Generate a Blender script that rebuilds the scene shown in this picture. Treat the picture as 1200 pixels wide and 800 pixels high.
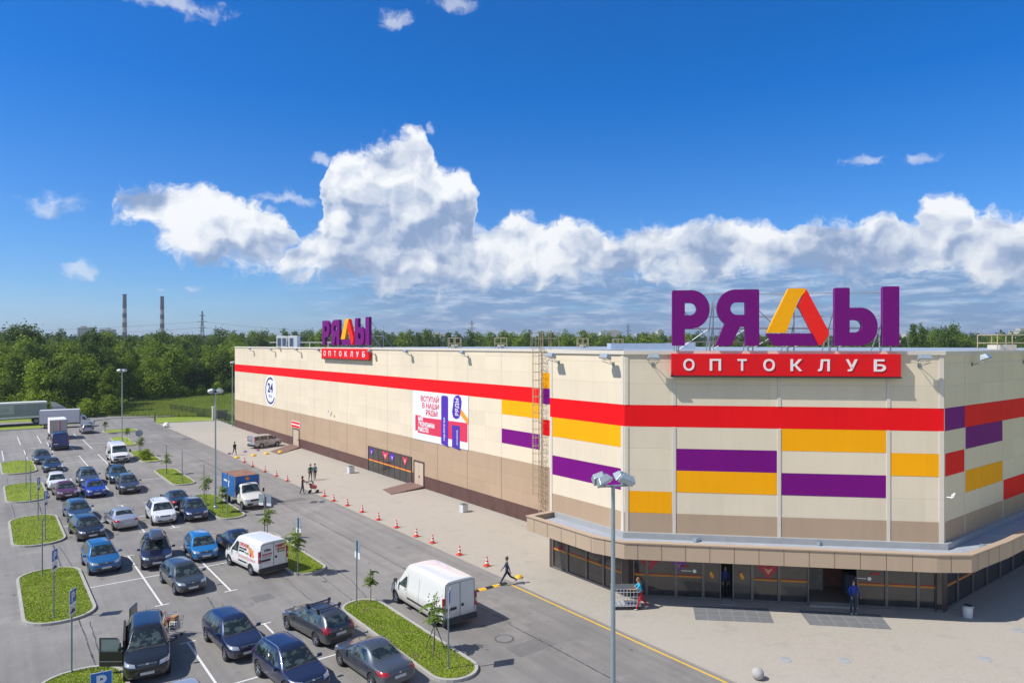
import bpy, bmesh, math, random
from mathutils import Vector, Matrix, Quaternion
from mathutils.bvhtree import BVHTree
R = math.radians
random.seed(11)
for o in list(bpy.data.objects): bpy.data.objects.remove(o)
SC = bpy.context.scene
COL = SC.collection
# ------------------------------------------------------------------ camera, sky, sun, exposure
F, HE, HY = 810.0, 14.0, 403.5          # focal length (for a 1200 px wide picture), eye height, horizon row
cam_d = bpy.data.cameras.new("camera"); cam = bpy.data.objects.new("camera", cam_d); COL.objects.link(cam)
cam_d.sensor_width = 36; cam_d.lens = 36*F/1200; cam_d.shift_y = 3.5/1200
cam_d.clip_end = 12000; cam_d.clip_start = 0.3
cam.location = (0, 0, HE); cam.rotation_euler = (R(90), 0, 0)
SC.camera = cam
SUN_TRAVEL = Vector((0.95, 0.31, -1.19)).normalized()
sun_d = bpy.data.lights.new("sun", 'SUN'); sun_d.energy = 4.2; sun_d.angle = R(0.53); sun_d.color = (1.0, 0.955, 0.89)
sun = bpy.data.objects.new("sun", sun_d); COL.objects.link(sun)
sun.rotation_mode = 'QUATERNION'; sun.rotation_quaternion = SUN_TRAVEL.to_track_quat('-Z', 'Y'); sun.location = (-40, -15, 60)
SC.view_settings.view_transform = 'Standard'; SC.view_settings.look = 'None'
SC.view_settings.exposure = 0.28; SC.view_settings.gamma = 1.0; SC.view_settings.use_curve_mapping = False
SC.cycles.max_bounces = 6; SC.cycles.diffuse_bounces = 3; SC.cycles.glossy_bounces = 3
SC.cycles.transparent_max_bounces = 8; SC.cycles.caustics_reflective = False; SC.cycles.caustics_refractive = False

class E:
    """a scalar expression made of Math nodes"""
    def __init__(s, t, o): s.t = t; s.o = o
    def op(s, k, *a, clamp=False):
        n = s.t.nodes.new('ShaderNodeMath'); n.operation = k; n.use_clamp = clamp
        for i, v in enumerate((s,)+a):
            if isinstance(v, E): s.t.links.new(v.o, n.inputs[i])
            else: n.inputs[i].default_value = v
        return E(s.t, n.outputs[0])
    def __add__(s, v): return s.op('ADD', v)
    __radd__ = __add__
    def __sub__(s, v): return s.op('SUBTRACT', v)
    def __mul__(s, v): return s.op('MULTIPLY', v)
    __rmul__ = __mul__
    def __truediv__(s, v): return s.op('DIVIDE', v)
    def rsub(s, v): return (s*-1.0)+v
    def mx(s, v): return s.op('MAXIMUM', v)
    def mn(s, v): return s.op('MINIMUM', v)
    def step(s, lo, hi, a=0.0, b=1.0, smooth=True):
        n = s.t.nodes.new('ShaderNodeMapRange'); n.interpolation_type = 'SMOOTHSTEP' if smooth else 'LINEAR'
        s.t.links.new(s.o, n.inputs[0])
        for i, v in enumerate((lo, hi, a, b)): n.inputs[i+1].default_value = v
        return E(s.t, n.outputs[0])
def vec(t, x, y, z=0.0):
    n = t.nodes.new('ShaderNodeCombineXYZ')
    for i, v in enumerate((x, y, z)):
        if isinstance(v, E): t.links.new(v.o, n.inputs[i])
        else: n.inputs[i].default_value = v
    return n.outputs[0]
def nz(t, v, scale, detail=4, rough=0.55, kind='fac', dist=0.0):
    n = t.nodes.new('ShaderNodeTexNoise'); n.noise_dimensions = '3D'
    t.links.new(v, n.inputs['Vector']); n.inputs['Scale'].default_value = scale
    n.inputs['Detail'].default_value = detail; n.inputs['Roughness'].default_value = rough; n.inputs['Distortion'].default_value = dist
    return E(t, n.outputs[0]) if kind == 'fac' else n.outputs[1]
def cmix(t, f, a, b):
    n = t.nodes.new('ShaderNodeMix'); n.data_type = 'RGBA'
    for i, v in ((0, f), (6, a), (7, b)):
        if isinstance(v, E): t.links.new(v.o, n.inputs[i])
        elif hasattr(v, 'is_linked'): t.links.new(v, n.inputs[i])
        elif i == 0: n.inputs[0].default_value = v
        else: n.inputs[i].default_value = (v[0], v[1], v[2], 1)
    return n.outputs[2]

W = bpy.data.worlds.new("World"); SC.world = W; W.use_nodes = True
W.cycles.sampling_method = 'MANUAL'; W.cycles.sample_map_resolution = 256
wt = W.node_tree; wt.nodes.clear()
def build_world(t):
    L = t.links
    out = t.nodes.new('ShaderNodeOutputWorld')
    sky = t.nodes.new('ShaderNodeTexSky'); sky.sky_type = 'NISHITA'; sky.sun_disc = False
    sky.sun_elevation = math.asin(-SUN_TRAVEL.z); sky.sun_rotation = math.atan2(-SUN_TRAVEL.x, -SUN_TRAVEL.y)
    sky.altitude = 0; sky.air_density = 1.0; sky.dust_density = 0.2; sky.ozone_density = 4.0
    geo = t.nodes.new('ShaderNodeTexCoord'); sep = t.nodes.new('ShaderNodeSeparateXYZ'); L.new(geo.outputs['Generated'], sep.inputs[0])
    x, y, z = (E(t, sep.outputs[i]) for i in range(3))
    U = x.op('ARCTAN2', y)*100.0                 # azimuth and height in hundredths of a radian
    V = z.op('ARCSINE')*100.0
    # a clear northern sky is a little deeper than the model gives; the unseen zenith gets a brighter neutral tint as added fill light
    tint = t.nodes.new('ShaderNodeMix'); tint.data_type = 'RGBA'; tint.blend_type = 'MULTIPLY'; tint.inputs[0].default_value = 1
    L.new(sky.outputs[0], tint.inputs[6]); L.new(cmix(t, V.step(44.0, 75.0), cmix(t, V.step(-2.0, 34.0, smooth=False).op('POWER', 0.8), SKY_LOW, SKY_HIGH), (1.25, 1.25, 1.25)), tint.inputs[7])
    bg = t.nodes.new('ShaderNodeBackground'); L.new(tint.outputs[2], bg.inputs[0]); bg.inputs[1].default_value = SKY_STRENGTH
    def P(px, py):
        dx = px-600; d = math.hypot(F, dx)
        return 100*math.atan2(dx, F), 100*math.atan((HY-py)/d), 100*F/(d*d)*1.0, 100/d
    def curve(pts, key):
        """height (hundredths of a radian) as a function of azimuth"""
        n = t.nodes.new('ShaderNodeFloatCurve'); m = n.mapping; c = m.curves[0]
        lo, hi = -60.0, 60.0
        L.new(((U2-lo)/(hi-lo)).o, n.inputs['Value'])
        q = sorted(((100*math.atan2(px-600, F)-lo)/(hi-lo), (100*math.atan((HY-py)/math.hypot(F, px-600)))/40.0) for px, py in pts)
        q = [(0.0, q[0][1])]+q+[(1.0, q[-1][1])]
        c.points[0].location = q[0]; c.points[1].location = q[-1]
        for a in q[1:-1]: c.points.new(*a)
        m.update()
        return E(t, n.outputs[0])*40.0
    pv = vec(t, U, V, 3.7)
    w = t.nodes.new('ShaderNodeSeparateXYZ'); L.new(nz(t, pv, 0.17, 3, .62, 'col'), w.inputs[0])
    U2 = U+(E(t, w.outputs[0])-0.5)*5.5; V2 = V+(E(t, w.outputs[1])-0.5)*4.5
    TA = curve([(150,350),(300,312),(322,296),(345,270),(368,264),(377,235),(383,196),(400,182),(440,168),(470,157),(490,148),(506,165),(522,196),(546,204),
        (560,224),(570,262),(600,250),(640,256),(690,257),(706,266),(718,274),(760,255),(800,260),(850,256),(900,257),(930,263),(960,250),(1000,254),
        (1045,252),(1066,262),(1090,236),(1110,224),(1130,235),(1146,252),(1165,243),(1200,246),(1260,235)], 0)
    BA = curve([(150,330),(300,308),(340,335),(400,341),(500,346),(600,343),(760,338),(900,332),(1000,338),(1100,326),(1200,338)], 1)
    TB = curve([(112,262),(126,240),(138,220),(170,213),(200,211),(240,214),(270,227),(300,234),(330,246),(350,282),(372,310)], 2)
    BB = curve([(112,246),(126,248),(160,266),(190,292),(205,306),(240,316),(300,322),(350,302),(372,300)], 3)
    def lay(T, B, s): return ((T-V2)*s).mn((V2-B)*(s*0.45)).mn(1.2)
    f0 = nz(t, vec(t, U2, V2*1.15, 1.3), 0.24, 8, .6)
    g0 = nz(t, vec(t, U2, V2*1.2, 1.3), 0.24, 5, .52)
    g1 = nz(t, vec(t, U2-0.9, V2*1.2+1.3, 1.3), 0.24, 4, .5)
    h0 = nz(t, vec(t, U2, V2*1.3, 6.3), 0.10, 2, .5)
    h1 = nz(t, vec(t, U2-2.2, V2*1.3+3.0, 6.3), 0.10, 2, .5)
    dA_, dB_ = lay(TA, BA, .55), lay(TB, BB, .55)
    base = dA_.mx(dB_)
    acc = None
    for (bx, by, rx, up, dn) in [(345,233,46,8,7),(64,240,40,20,14),(88,316,22,14,12),(200,3,80,15,14),(466,24,26,12,9),(527,3,30,9,9),
            (1010,190,30,7,6),(1078,191,24,6,6),(228,338,18,7,5),(180,341,11,4,4),(374,188,22,8,7),(506,152,9,14,10)]:
        cu, cv, su, sv = P(bx, by)
        du = (U2-cu)*(1/(rx*su)); dv = V2-cv
        dd = (dv*(1/(up*sv))).mx(dv*(-1/(dn*sv)))
        d = (du*du+dd*dd).op('SQRT').rsub(1.0)
        acc = d if acc is None else acc.mx(d)
    def ell(bx, by, rx, ry):
        cu, cv, su, sv = P(bx, by); du = (U2-cu)*(1/(rx*su)); dv = (V2-cv)*(1/(ry*sv))
        return (du*du+dv*dv).op('SQRT').step(0.2, 1.15, 1, 0)
    D0 = base.mx(acc*0.9-0.12)+(f0-0.5)*2.3
    depthA = ((TA-V2)/((TA-BA).mx(1.0))).mx(0).mn(1)
    depthB = ((TB-V2)/((TB-BB).mx(1.0))).mx(0).mn(1)
    isA = (dA_-dB_).step(-.2, .2)
    depth = depthA*isA+depthB*isA.rsub(1.0)
    big_ = nz(t, vec(t, U2-1.5, V2+1.5, 7.3), 0.10, 3, .5)
    small = (base-acc*0.9).step(-0.3, 0.1)
    fr_ = nz(t, vec(t, U2, V2*1.3, 11.0), 1.1, 6, .7)
    alpha = (D0+0.10+(fr_-0.5)*1.1).step(0.0, 0.85)*(small*0.5+0.5)
    isA2 = isA
    rimA = ((TA-V2)*isA+(TB-V2)*isA.rsub(1.0)).step(0.0, 3.6, 1, 0)
    lit = (g0-g1)*1.55+(h0-h1)*2.2+0.56+rimA*0.30-depth.op('POWER', 1.6)*0.22+(big_-0.5)*0.7-ell(522, 262, 74, 66)*0.24-ell(300, 292, 70, 22)*0.2-ell(470, 330, 120, 20)*0.15+(f0-0.5)*0.55+0.05
    lit = lit+D0.step(0.0, 0.7).rsub(1.0)*0.25
    lit = lit.mx(0.0).mn(1.0)
    low = V.step(2.5, 12.0)                       # near the horizon the undersides dominate
    lit = lit*(low*0.45+0.55)
    ramp = t.nodes.new('ShaderNodeValToRGB'); L.new(lit.o, ramp.inputs[0]); r = ramp.color_ramp
    r.elements[0].position = 0.05; r.elements[0].color = (0.24, 0.33, 0.50, 1)
    r.elements[1].position = 0.95; r.elements[1].color = (0.84, 0.85, 0.86, 1)
    for p_, c_ in ((0.25, (.33, .41, .57, 1)), (0.46, (.50, .56, .67, 1)), (.68, (.67, .71, .77, 1))):
        e = r.elements.new(p_); e.color = c_
    cb = t.nodes.new('ShaderNodeBackground'); L.new(ramp.outputs[0], cb.inputs[0]); cb.inputs[1].default_value = 1.0
    # flat layer clouds low over the horizon on the right half
    sv_ = vec(t, U*0.35, V*2.1, 9.0)
    st = nz(t, sv_, 0.30, 6, .6)
    band = V.step(0.2, 1.6)*V.step(8.0, 15.5, 1, 0)
    side = U.step(-36, -12.0)
    sa = ((st-0.20)*3.8).mx(0).mn(1.0)*band*side*0.85
    st2 = nz(t, vec(t, U*0.5, V*3.0, 2.0), 0.34, 6, .62)
    wc = cmix(t, (st2.step(0.44, 0.70)*0.8), (.17, .28, .47), (.60, .67, .79))
    sb = t.nodes.new('ShaderNodeBackground'); L.new(wc, sb.inputs[0])
    # thin veil near the left horizon
    hz_ = V.step(-1, 9, 1, 0)*V.step(-3, 0)*0.35*nz(t, vec(t, U*.4, V*2.0, 5.0), .3, 5, .6).step(.35, .7)
    veil = t.nodes.new('ShaderNodeBackground'); veil.inputs[0].default_value = (.52, .66, .86, 1)
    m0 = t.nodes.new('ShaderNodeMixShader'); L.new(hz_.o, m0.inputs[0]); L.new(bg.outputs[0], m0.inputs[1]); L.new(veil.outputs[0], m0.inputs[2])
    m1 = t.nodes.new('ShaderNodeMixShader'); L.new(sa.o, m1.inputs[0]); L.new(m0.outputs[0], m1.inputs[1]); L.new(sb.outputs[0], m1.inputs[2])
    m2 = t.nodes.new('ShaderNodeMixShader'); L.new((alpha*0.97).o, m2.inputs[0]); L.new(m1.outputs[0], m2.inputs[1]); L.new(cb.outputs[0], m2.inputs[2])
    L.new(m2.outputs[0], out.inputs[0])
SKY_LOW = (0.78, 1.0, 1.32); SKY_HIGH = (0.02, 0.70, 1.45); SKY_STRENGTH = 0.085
build_world(wt)
# ------------------------------------------------------------------ helpers
TH = math.atan2(0.6078, 0.7941)         # the lot's grid: local x = b (towards the building), local y = a (away along it)
def ab2w(b, a, z=0.0): return Vector((0.7941*b-0.6078*a, 0.6078*b+0.7941*a, z))
def w2ab(x, y): return (0.7941*x+0.6078*y, -0.6078*x+0.7941*y)
def G(px, py, z=0.0):
    """lot coordinates (b, a) of the point at height z seen at a pixel of the photograph"""
    Y = F*(HE-z)/(py-HY); return w2ab((px-600)*Y/F, Y)
def rayline(px, p, d):
    """where the vertical plane through pixel column px meets the line p + s d (lot coordinates); returns s"""
    k = (px-600)/F
    P = ab2w(*p); D = ab2w(*d)
    return (k*P.y-P.x)/(D.x-k*D.y)

class MB:
    """collects shapes and links them as ONE mesh"""
    def __init__(s, o=(0, 0, 0)): s.v = []; s.f = []; s.m = []; s.o = Vector(o); s.mi = 0; s.M = None
    def add(s, vs, fs):
        n = len(s.v)
        for v in vs:
            v = Vector(v)
            if s.M is not None: v = s.M @ v
            s.v.append(v-s.o)
        for f in fs: s.f.append([n+i for i in f]); s.m.append(s.mi)
        return s
    def box(s, x0, y0, z0, x1, y1, z1):
        if x0 > x1: x0, x1 = x1, x0
        if y0 > y1: y0, y1 = y1, y0
        if z0 > z1: z0, z1 = z1, z0
        return s.add([(x0,y0,z0),(x1,y0,z0),(x1,y1,z0),(x0,y1,z0),(x0,y0,z1),(x1,y0,z1),(x1,y1,z1),(x0,y1,z1)],
                     [(0,3,2,1),(4,5,6,7),(0,1,5,4),(1,2,6,5),(2,3,7,6),(3,0,4,7)])
    def cbox(s, cx, cy, cz, sx, sy, sz): return s.box(cx-sx/2, cy-sy/2, cz-sz/2, cx+sx/2, cy+sy/2, cz+sz/2)
    def tube(s, p0, p1, r0, r1=None, n=8, caps=True):
        p0, p1 = Vector(p0), Vector(p1); r1 = r0 if r1 is None else r1
        d = p1-p0
        if d.length < 1e-6: return s
        q = d.to_track_quat('Z', 'Y'); vs = []
        for p, r in ((p0, r0), (p1, r1)):
            for i in range(n):
                a = 2*math.pi*i/n; vs.append(p+q @ Vector((r*math.cos(a), r*math.sin(a), 0)))
        fs = [(i, (i+1) % n, n+(i+1) % n, n+i) for i in range(n)]
        if caps: fs += [tuple(range(n-1, -1, -1)), tuple(range(n, 2*n))]
        return s.add(vs, fs)
    def path(s, pts, r, n=6):
        for i in range(len(pts)-1): s.tube(pts[i], pts[i+1], r, r, n)
        return s
    def lathe(s, prof, n=16, c=(0, 0, 0)):
        vs = []; fs = []
        for r, z in prof:
            for i in range(n):
                a = 2*math.pi*i/n; vs.append((c[0]+r*math.cos(a), c[1]+r*math.sin(a), c[2]+z))
        for k in range(len(prof)-1):
            for i in range(n): fs.append((k*n+i, k*n+(i+1) % n, (k+1)*n+(i+1) % n, (k+1)*n+i))
        fs.append(tuple(range(n-1, -1, -1))); fs.append(tuple(range((len(prof)-1)*n, len(prof)*n)))
        return s.add(vs, fs)
    def prism(s, poly, z0, z1):
        n = len(poly)
        A = sum(poly[i][0]*poly[(i+1) % n][1]-poly[(i+1) % n][0]*poly[i][1] for i in range(n))
        if A < 0: poly = poly[::-1]
        vs = [(p[0], p[1], z0) for p in poly]+[(p[0], p[1], z1) for p in poly]
        return s.add(vs, [tuple(range(n-1, -1, -1)), tuple(range(n, 2*n))]+[(i, (i+1) % n, n+(i+1) % n, n+i) for i in range(n)])
    def sheet(s, poly, z):
        n = len(poly)
        A = sum(poly[i][0]*poly[(i+1) % n][1]-poly[(i+1) % n][0]*poly[i][1] for i in range(n))
        if A < 0: poly = poly[::-1]
        return s.add([(p[0], p[1], z) for p in poly], [tuple(range(n))])
    def wallbox(s, p0, p1, z0, z1, out, inn=0.0):
        """a thin slab standing on the plan line p0 -> p1; 'out' metres proud to the right of the direction of travel"""
        p0, p1 = Vector(p0[:2]), Vector(p1[:2]); d = (p1-p0).normalized(); n = Vector((d.y, -d.x))
        a, b_ = p0-n*inn, p1-n*inn; c, e = p1+n*out, p0+n*out
        return s.prism([a, e, c, b_], z0, z1)
    def build(s, name, mats, parent=None, smooth=None, loc=None, rot=None, bevel=None, bseg=2):
        me = bpy.data.meshes.new(name); me.from_pydata([tuple(v) for v in s.v], [], s.f)
        if not isinstance(mats, (list, tuple)): mats = [mats]
        for m in mats: me.materials.append(m)
        me.polygons.foreach_set('material_index', s.m); me.update()
        o = bpy.data.objects.new(name, me); COL.objects.link(o)
        if parent is not None: o.parent = parent
        if loc is not None: o.location = loc
        if rot is not None: o.rotation_euler = (0, 0, rot)
        if smooth is not None: autosmooth(me, smooth)
        if bevel:
            b = o.modifiers.new('bevel', 'BEVEL'); b.width = bevel; b.segments = bseg; b.limit_method = 'ANGLE'; b.angle_limit = R(35)
        return o
def autosmooth(me, deg):
    me.shade_smooth()
    try: me.set_sharp_from_angle(angle=R(deg))
    except Exception: pass
def tag(o, label=None, cat=None, group=None, kind=None):
    if label: o['label'] = label
    if cat: o['category'] = cat
    if group: o['group'] = group
    if kind: o['kind'] = kind
    return o
def thing(name, label, cat, b=0.0, a=0.0, z=0.0, head=0.0, group=None):
    """an Empty at the thing's base in the lot frame; head turns its local x away from b"""
    o = bpy.data.objects.new(name, None); COL.objects.link(o); o.empty_display_size = .3
    o.location = ab2w(b, a, z); o.rotation_euler = (0, 0, TH+head)
    return tag(o, label, cat, group)
def copy_tree(o, parent=None):
    c = o.copy(); COL.objects.link(c); c.parent = parent
    for ch in o.children: copy_tree(ch, c)
    return c
def struct(mb, name, m, **k): return tag(mb.build(name, m, rot=TH, **k), kind='structure')

# ------------------------------------------------------------------ materials
MC = {}
def mat(name, col, rough=0.6, metal=0.0, var=0.08, vs=3.0, bump=0.0, bs=20.0, coat=0.0, spec=0.5, fine=None, alpha=1.0):
    """a procedural material: base colour with two scales of soft variation, optional bump"""
    if name in MC: return MC[name]
    m = bpy.data.materials.new(name); m.use_nodes = True; t = m.node_tree; L = t.links; MC[name] = m
    p = t.nodes['Principled BSDF']; co = t.nodes.new('ShaderNodeTexCoord')
    n1 = nz(t, co.outputs['Object'], vs, 4, .6); n2 = nz(t, co.outputs['Object'], (fine or vs*9), 3, .6)
    k = (n1*0.65+n2*0.35).step(0.3, 0.7, 1-var, 1+var, smooth=False)
    mul = t.nodes.new('ShaderNodeMix'); mul.data_type = 'RGBA'; mul.blend_type = 'MULTIPLY'; mul.inputs[0].default_value = 1
    mul.inputs[6].default_value = (*col, 1)
    cc = t.nodes.new('ShaderNodeCombineColor')
    for i in range(3): L.new(k.o, cc.inputs[i])
    L.new(cc.outputs[0], mul.inputs[7]); L.new(mul.outputs[2], p.inputs['Base Color'])
    L.new((n2*0.2+(rough-0.1)).mx(0.02).o, p.inputs['Roughness'])
    p.inputs['Metallic'].default_value = metal; p.inputs['Coat Weight'].default_value = coat; p.inputs['Coat Roughness'].default_value = .04
    p.inputs['Specular IOR Level'].default_value = spec
    if bump:
        b = t.nodes.new('ShaderNodeBump'); b.inputs['Strength'].default_value = bump; b.inputs['Distance'].default_value = .02
        L.new(nz(t, co.outputs['Object'], bs, 4, .6).o, b.inputs['Height']); L.new(b.outputs[0], p.inputs['Normal'])
    return m
def paint(name, col, metal=0.35, rough=0.32, dirt=0.25, zr=.75, top=.25):
    """car paint: clear coat, road dust low on the flanks"""
    if name in MC: return MC[name]
    m = bpy.data.materials.new(name); m.use_nodes = True; t = m.node_tree; L = t.links; MC[name] = m
    p = t.nodes['Principled BSDF']; co = t.nodes.new('ShaderNodeTexCoord')
    sp = t.nodes.new('ShaderNodeSeparateXYZ'); L.new(co.outputs['Object'], sp.inputs[0]); z = E(t, sp.outputs[2])
    n = nz(t, co.outputs['Object'], 4.0, 5, .65)
    d = ((z+(n-0.5)*0.5).step(0.15, zr, 1, 0))*dirt*1.6
    d = (d+n.step(.55, .8)*dirt*top).mn(0.85)
    L.new(cmix(t, d, col, (.27, .23, .18)), p.inputs['Base Color'])
    L.new((d*0.6+rough).o, p.inputs['Roughness'])
    p.inputs['Metallic'].default_value = metal; p.inputs['Coat Weight'].default_value = 1.0; p.inputs['Coat Roughness'].default_value = .04
    return m
def ground_mat(name, kind):
    m = bpy.data.materials.new(name); m.use_nodes = True; t = m.node_tree; L = t.links
    p = t.nodes['Principled BSDF']; co = t.nodes.new('ShaderNodeTexCoord').outputs['Object']
    p.inputs['Specular IOR Level'].default_value = .25
    sp = t.nodes.new('ShaderNodeSeparateXYZ'); L.new(co, sp.inputs[0]); bx, ay = E(t, sp.outputs[0]), E(t, sp.outputs[1])
    if kind == 'asphalt':
        big = nz(t, co, 0.06, 5, .6); mid = nz(t, co, 0.5, 5, .65); fin = nz(t, co, 14.0, 4, .7); gr = nz(t, co, 70.0, 2, .8)
        streak = nz(t, vec(t, bx*1.4, ay*0.05), 1.0, 5, .6)
        c = cmix(t, (big*.45+mid*.25+streak*.3).step(.38, .62), (.180, .172, .160), (.285, .270, .250))
        c = cmix(t, fin.step(.35, .75)*0.35, c, (.34, .32, .30))
        c = cmix(t, gr.step(.5, .72)*0.30, c, (.13, .125, .125))
        spots = nz(t, co, 0.9, 3, .5).step(.66, .76)*0.35      # oil and patches
        c = cmix(t, spots, c, (.10, .10, .10))
        # wheel tracks along the drive lanes and a drip line of oil in the bays
        tr = ((bx-19.2).op('ABSOLUTE')-0.85).op('ABSOLUTE').step(0.0, .40, 1, 0)+((bx-22.9).op('ABSOLUTE')-0.85).op('ABSOLUTE').step(0.0, .40, 1, 0)
        c = cmix(t, tr.mn(1)*nz(t, vec(t, bx*.5, ay*.08), 1.0, 4, .6).step(.35, .65)*0.30, c, (.145, .14, .132))
        oil = nz(t, vec(t, bx*1.0, ay*.55, 4.0), 1.7, 3, .5).step(.68, .74)*0.55
        c = cmix(t, oil, c, (.07, .07, .07))
        pal = nz(t, vec(t, bx, ay, 8.0), .22, 4, .7).step(.58, .66)*0.25
        c = cmix(t, pal, c, (.36, .345, .32))
        L.new(c, p.inputs['Base Color']); p.inputs['Roughness'].default_value = .85
        b = t.nodes.new('ShaderNodeBump'); b.inputs['Strength'].default_value = .35; b.inputs['Distance'].default_value = .012
        L.new((fin+gr*0.6).o, b.inputs['Height']); L.new(b.outputs[0], p.inputs['Normal'])
    elif kind == 'paving':
        br = t.nodes.new('ShaderNodeTexBrick'); L.new(co, br.inputs['Vector']); br.inputs['Scale'].default_value = 1.0
        br.inputs['Brick Width'].default_value = .2; br.inputs['Row Height'].default_value = .1; br.inputs['Mortar Size'].default_value = .005
        br.inputs['Color1'].default_value = (.44, .403, .338, 1); br.inputs['Color2'].default_value = (.405, .368, .306, 1); br.inputs['Mortar'].default_value = (.32, .285, .245, 1)
        big = nz(t, co, 0.09, 5, .6); mid = nz(t, co, 0.7, 5, .65); fin = nz(t, co, 9.0, 4, .7)
        c = cmix(t, big.step(.38, .62)*0.45, br.outputs[0], (.44, .403, .342))
        c = cmix(t, mid.step(.52, .72)*0.35, c, (.285, .268, .238))
        c = cmix(t, fin.step(.45, .8)*0.3, c, (.45, .42, .37))
        L.new(c, p.inputs['Base Color']); p.inputs['Roughness'].default_value = .8
    elif kind == 'grass':
        big = nz(t, co, 0.05, 5, .6); mid = nz(t, co, 0.6, 5, .65); fin = nz(t, co, 9.0, 5, .75)
        c = cmix(t, (big*.5+mid*.5).step(.4, .6), (.205, .285, .026), (.300, .375, .050))
        c = cmix(t, fin.step(.42, .75)*0.6, c, (.30, .38, .07))
        c = cmix(t, nz(t, co, 1.6, 5, .65).step(.52, .68)*0.65, c, (.25, .215, .10))
        L.new(c, p.inputs['Base Color']); p.inputs['Roughness'].default_value = .95
        b = t.nodes.new('ShaderNodeBump'); b.inputs['Strength'].default_value = .9; b.inputs['Distance'].default_value = .12
        L.new(fin.o, b.inputs['Height']); L.new(b.outputs[0], p.inputs['Normal'])
    elif kind == 'line':
        w = nz(t, co, 6.0, 5, .7)
        L.new(cmix(t, w.step(.55, .72)*0.75, (.72, .71, .68), (.26, .25, .245)), p.inputs['Base Color']); p.inputs['Roughness'].default_value = .7
    elif kind == 'yellow':
        w = nz(t, co, 5.0, 5, .7)
        L.new(cmix(t, w.step(.5, .72)*0.75, (.72, .46, .06), (.30, .26, .19)), p.inputs['Base Color']); p.inputs['Roughness'].default_value = .7
    elif kind == 'tar':
        L.new(cmix(t, nz(t, co, 3.0, 4, .6).step(.45, .6), (.055, .055, .058), (.14, .14, .14)), p.inputs['Base Color']); p.inputs['Roughness'].default_value = .6
    return m
M_ASPH = ground_mat('asphalt', 'asphalt'); M_PAVE = ground_mat('paving', 'paving'); M_GRASS = ground_mat('grass_ground', 'grass')
M_LINE = ground_mat('road_paint', 'line'); M_YEL = ground_mat('yellow_paint', 'yellow'); M_TAR = ground_mat('tar', 'tar')
M_KERB = mat('kerb_concrete', (.40, .385, .35), .85, var=.15, vs=1.5, bump=.3)
M_STEEL = mat('galvanised', (.36, .43, .48), .45, metal=.55, var=.1)
M_GREY = mat('grey_paint', (.20, .245, .28), .5, metal=.2)
M_WHITE = mat('white_paint', (.80, .80, .78), .5, var=.04)
M_BLACK = mat('black_rubber', (.018, .018, .02), .75)
M_DARK = mat('dark_plastic', (.035, .037, .04), .55)
M_CHROME = mat('chrome', (.62, .63, .65), .18, metal=1.0, var=.03)
M_RIM = mat('alloy', (.45, .46, .48), .3, metal=.8, var=.05)
M_GLASS = mat('car_glass', (.03, .05, .048), .14, var=.35, vs=2.2, spec=.9)
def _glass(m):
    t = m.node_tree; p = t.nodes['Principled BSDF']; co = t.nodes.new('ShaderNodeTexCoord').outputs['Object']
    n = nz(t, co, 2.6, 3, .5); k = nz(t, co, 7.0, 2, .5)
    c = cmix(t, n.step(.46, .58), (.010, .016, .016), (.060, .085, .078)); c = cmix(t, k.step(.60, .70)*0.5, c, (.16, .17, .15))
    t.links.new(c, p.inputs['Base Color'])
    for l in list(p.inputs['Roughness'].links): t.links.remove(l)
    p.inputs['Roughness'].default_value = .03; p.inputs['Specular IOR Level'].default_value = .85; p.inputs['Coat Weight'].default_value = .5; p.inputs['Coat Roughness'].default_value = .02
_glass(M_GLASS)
M_LENS = mat('headlight_lens', (.50, .53, .56), .10, metal=.5, var=.45, vs=14, coat=1)
M_RED = mat('tail_lens', (.42, .012, .018), .15, var=.2, vs=12, coat=1)
M_AMBER = mat('amber_lens', (.75, .22, .02), .2)
M_PLATE = mat('plate', (.66, .66, .64), .5)

# ------------------------------------------------------------------ ground
gp = MB()
rings = [0, 60, 120, 200, 340, 600, 1200, 2500, 6000]
vs = [(0, 0, -0.16)]; fs = []; NS = 48
rnd = random.Random(3)
for k, r in enumerate(rings[1:]):
    for i in range(NS):
        an = 2*math.pi*i/NS; vs.append((r*math.cos(an), r*math.sin(an)+60, -0.16))
for i in range(NS): fs.append((0, 1+i, 1+(i+1) % NS))
for k in range(len(rings)-2):
    for i in range(NS): fs.append((1+k*NS+i, 1+(k+1)*NS+i, 1+(k+1)*NS+(i+1) % NS, 1+k*NS+(i+1) % NS))
gp.add(vs, fs)
tag(gp.build('ground', M_GRASS), kind='structure')
# the parking lot: asphalt from far left to the paving edge
def pxab(*pts): return [G(x, y) for x, y in pts]
lot_far = pxab((-60, 507), (0, 505), (56, 501.5), (100, 494.5), (135, 490.0), (183, 488.5))
lot = [(24.75, -30), (24.75, 112)]+pxab((210, 505),(185, 496.5), (178, 489))[1:]+lot_far[::-1][1:]+[(-70, 118), (-70, -30)]
struct(MB().sheet(lot, 0.0), 'parking_lot', M_ASPH)
road = pxab((100, 494.0), (135, 489.6), (183, 488.2), (230, 485.2), (275, 484.0), (275, 480.2), (235, 481.2), (180, 484.2), (100, 488.5), (40, 493.5), (-80, 497.5), (-80, 502.0), (0, 498.6), (60, 496.5))
struct(MB().sheet(road, 0.004), 'access_road', M_ASPH)
pave = [(24.75, -30), (24.75, 112.0), G(185, 497), G(262, 494.6), (34.05, 124.5), (34.05, 10), (34.05, -30)]
pave = [(24.75, -30), (24.75, 108)]+pxab((192, 499.5), (186, 496.6), (200, 495.2), (262, 492.5))+[(34.3, 123.5), (34.3, 30), (60, 30), (60, -30)]
struct(MB().sheet(pave, 0.024), 'pavement', M_PAVE)
kb = MB(); kb.box(24.63, -30, 0, 24.75, 108, .03)
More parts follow.
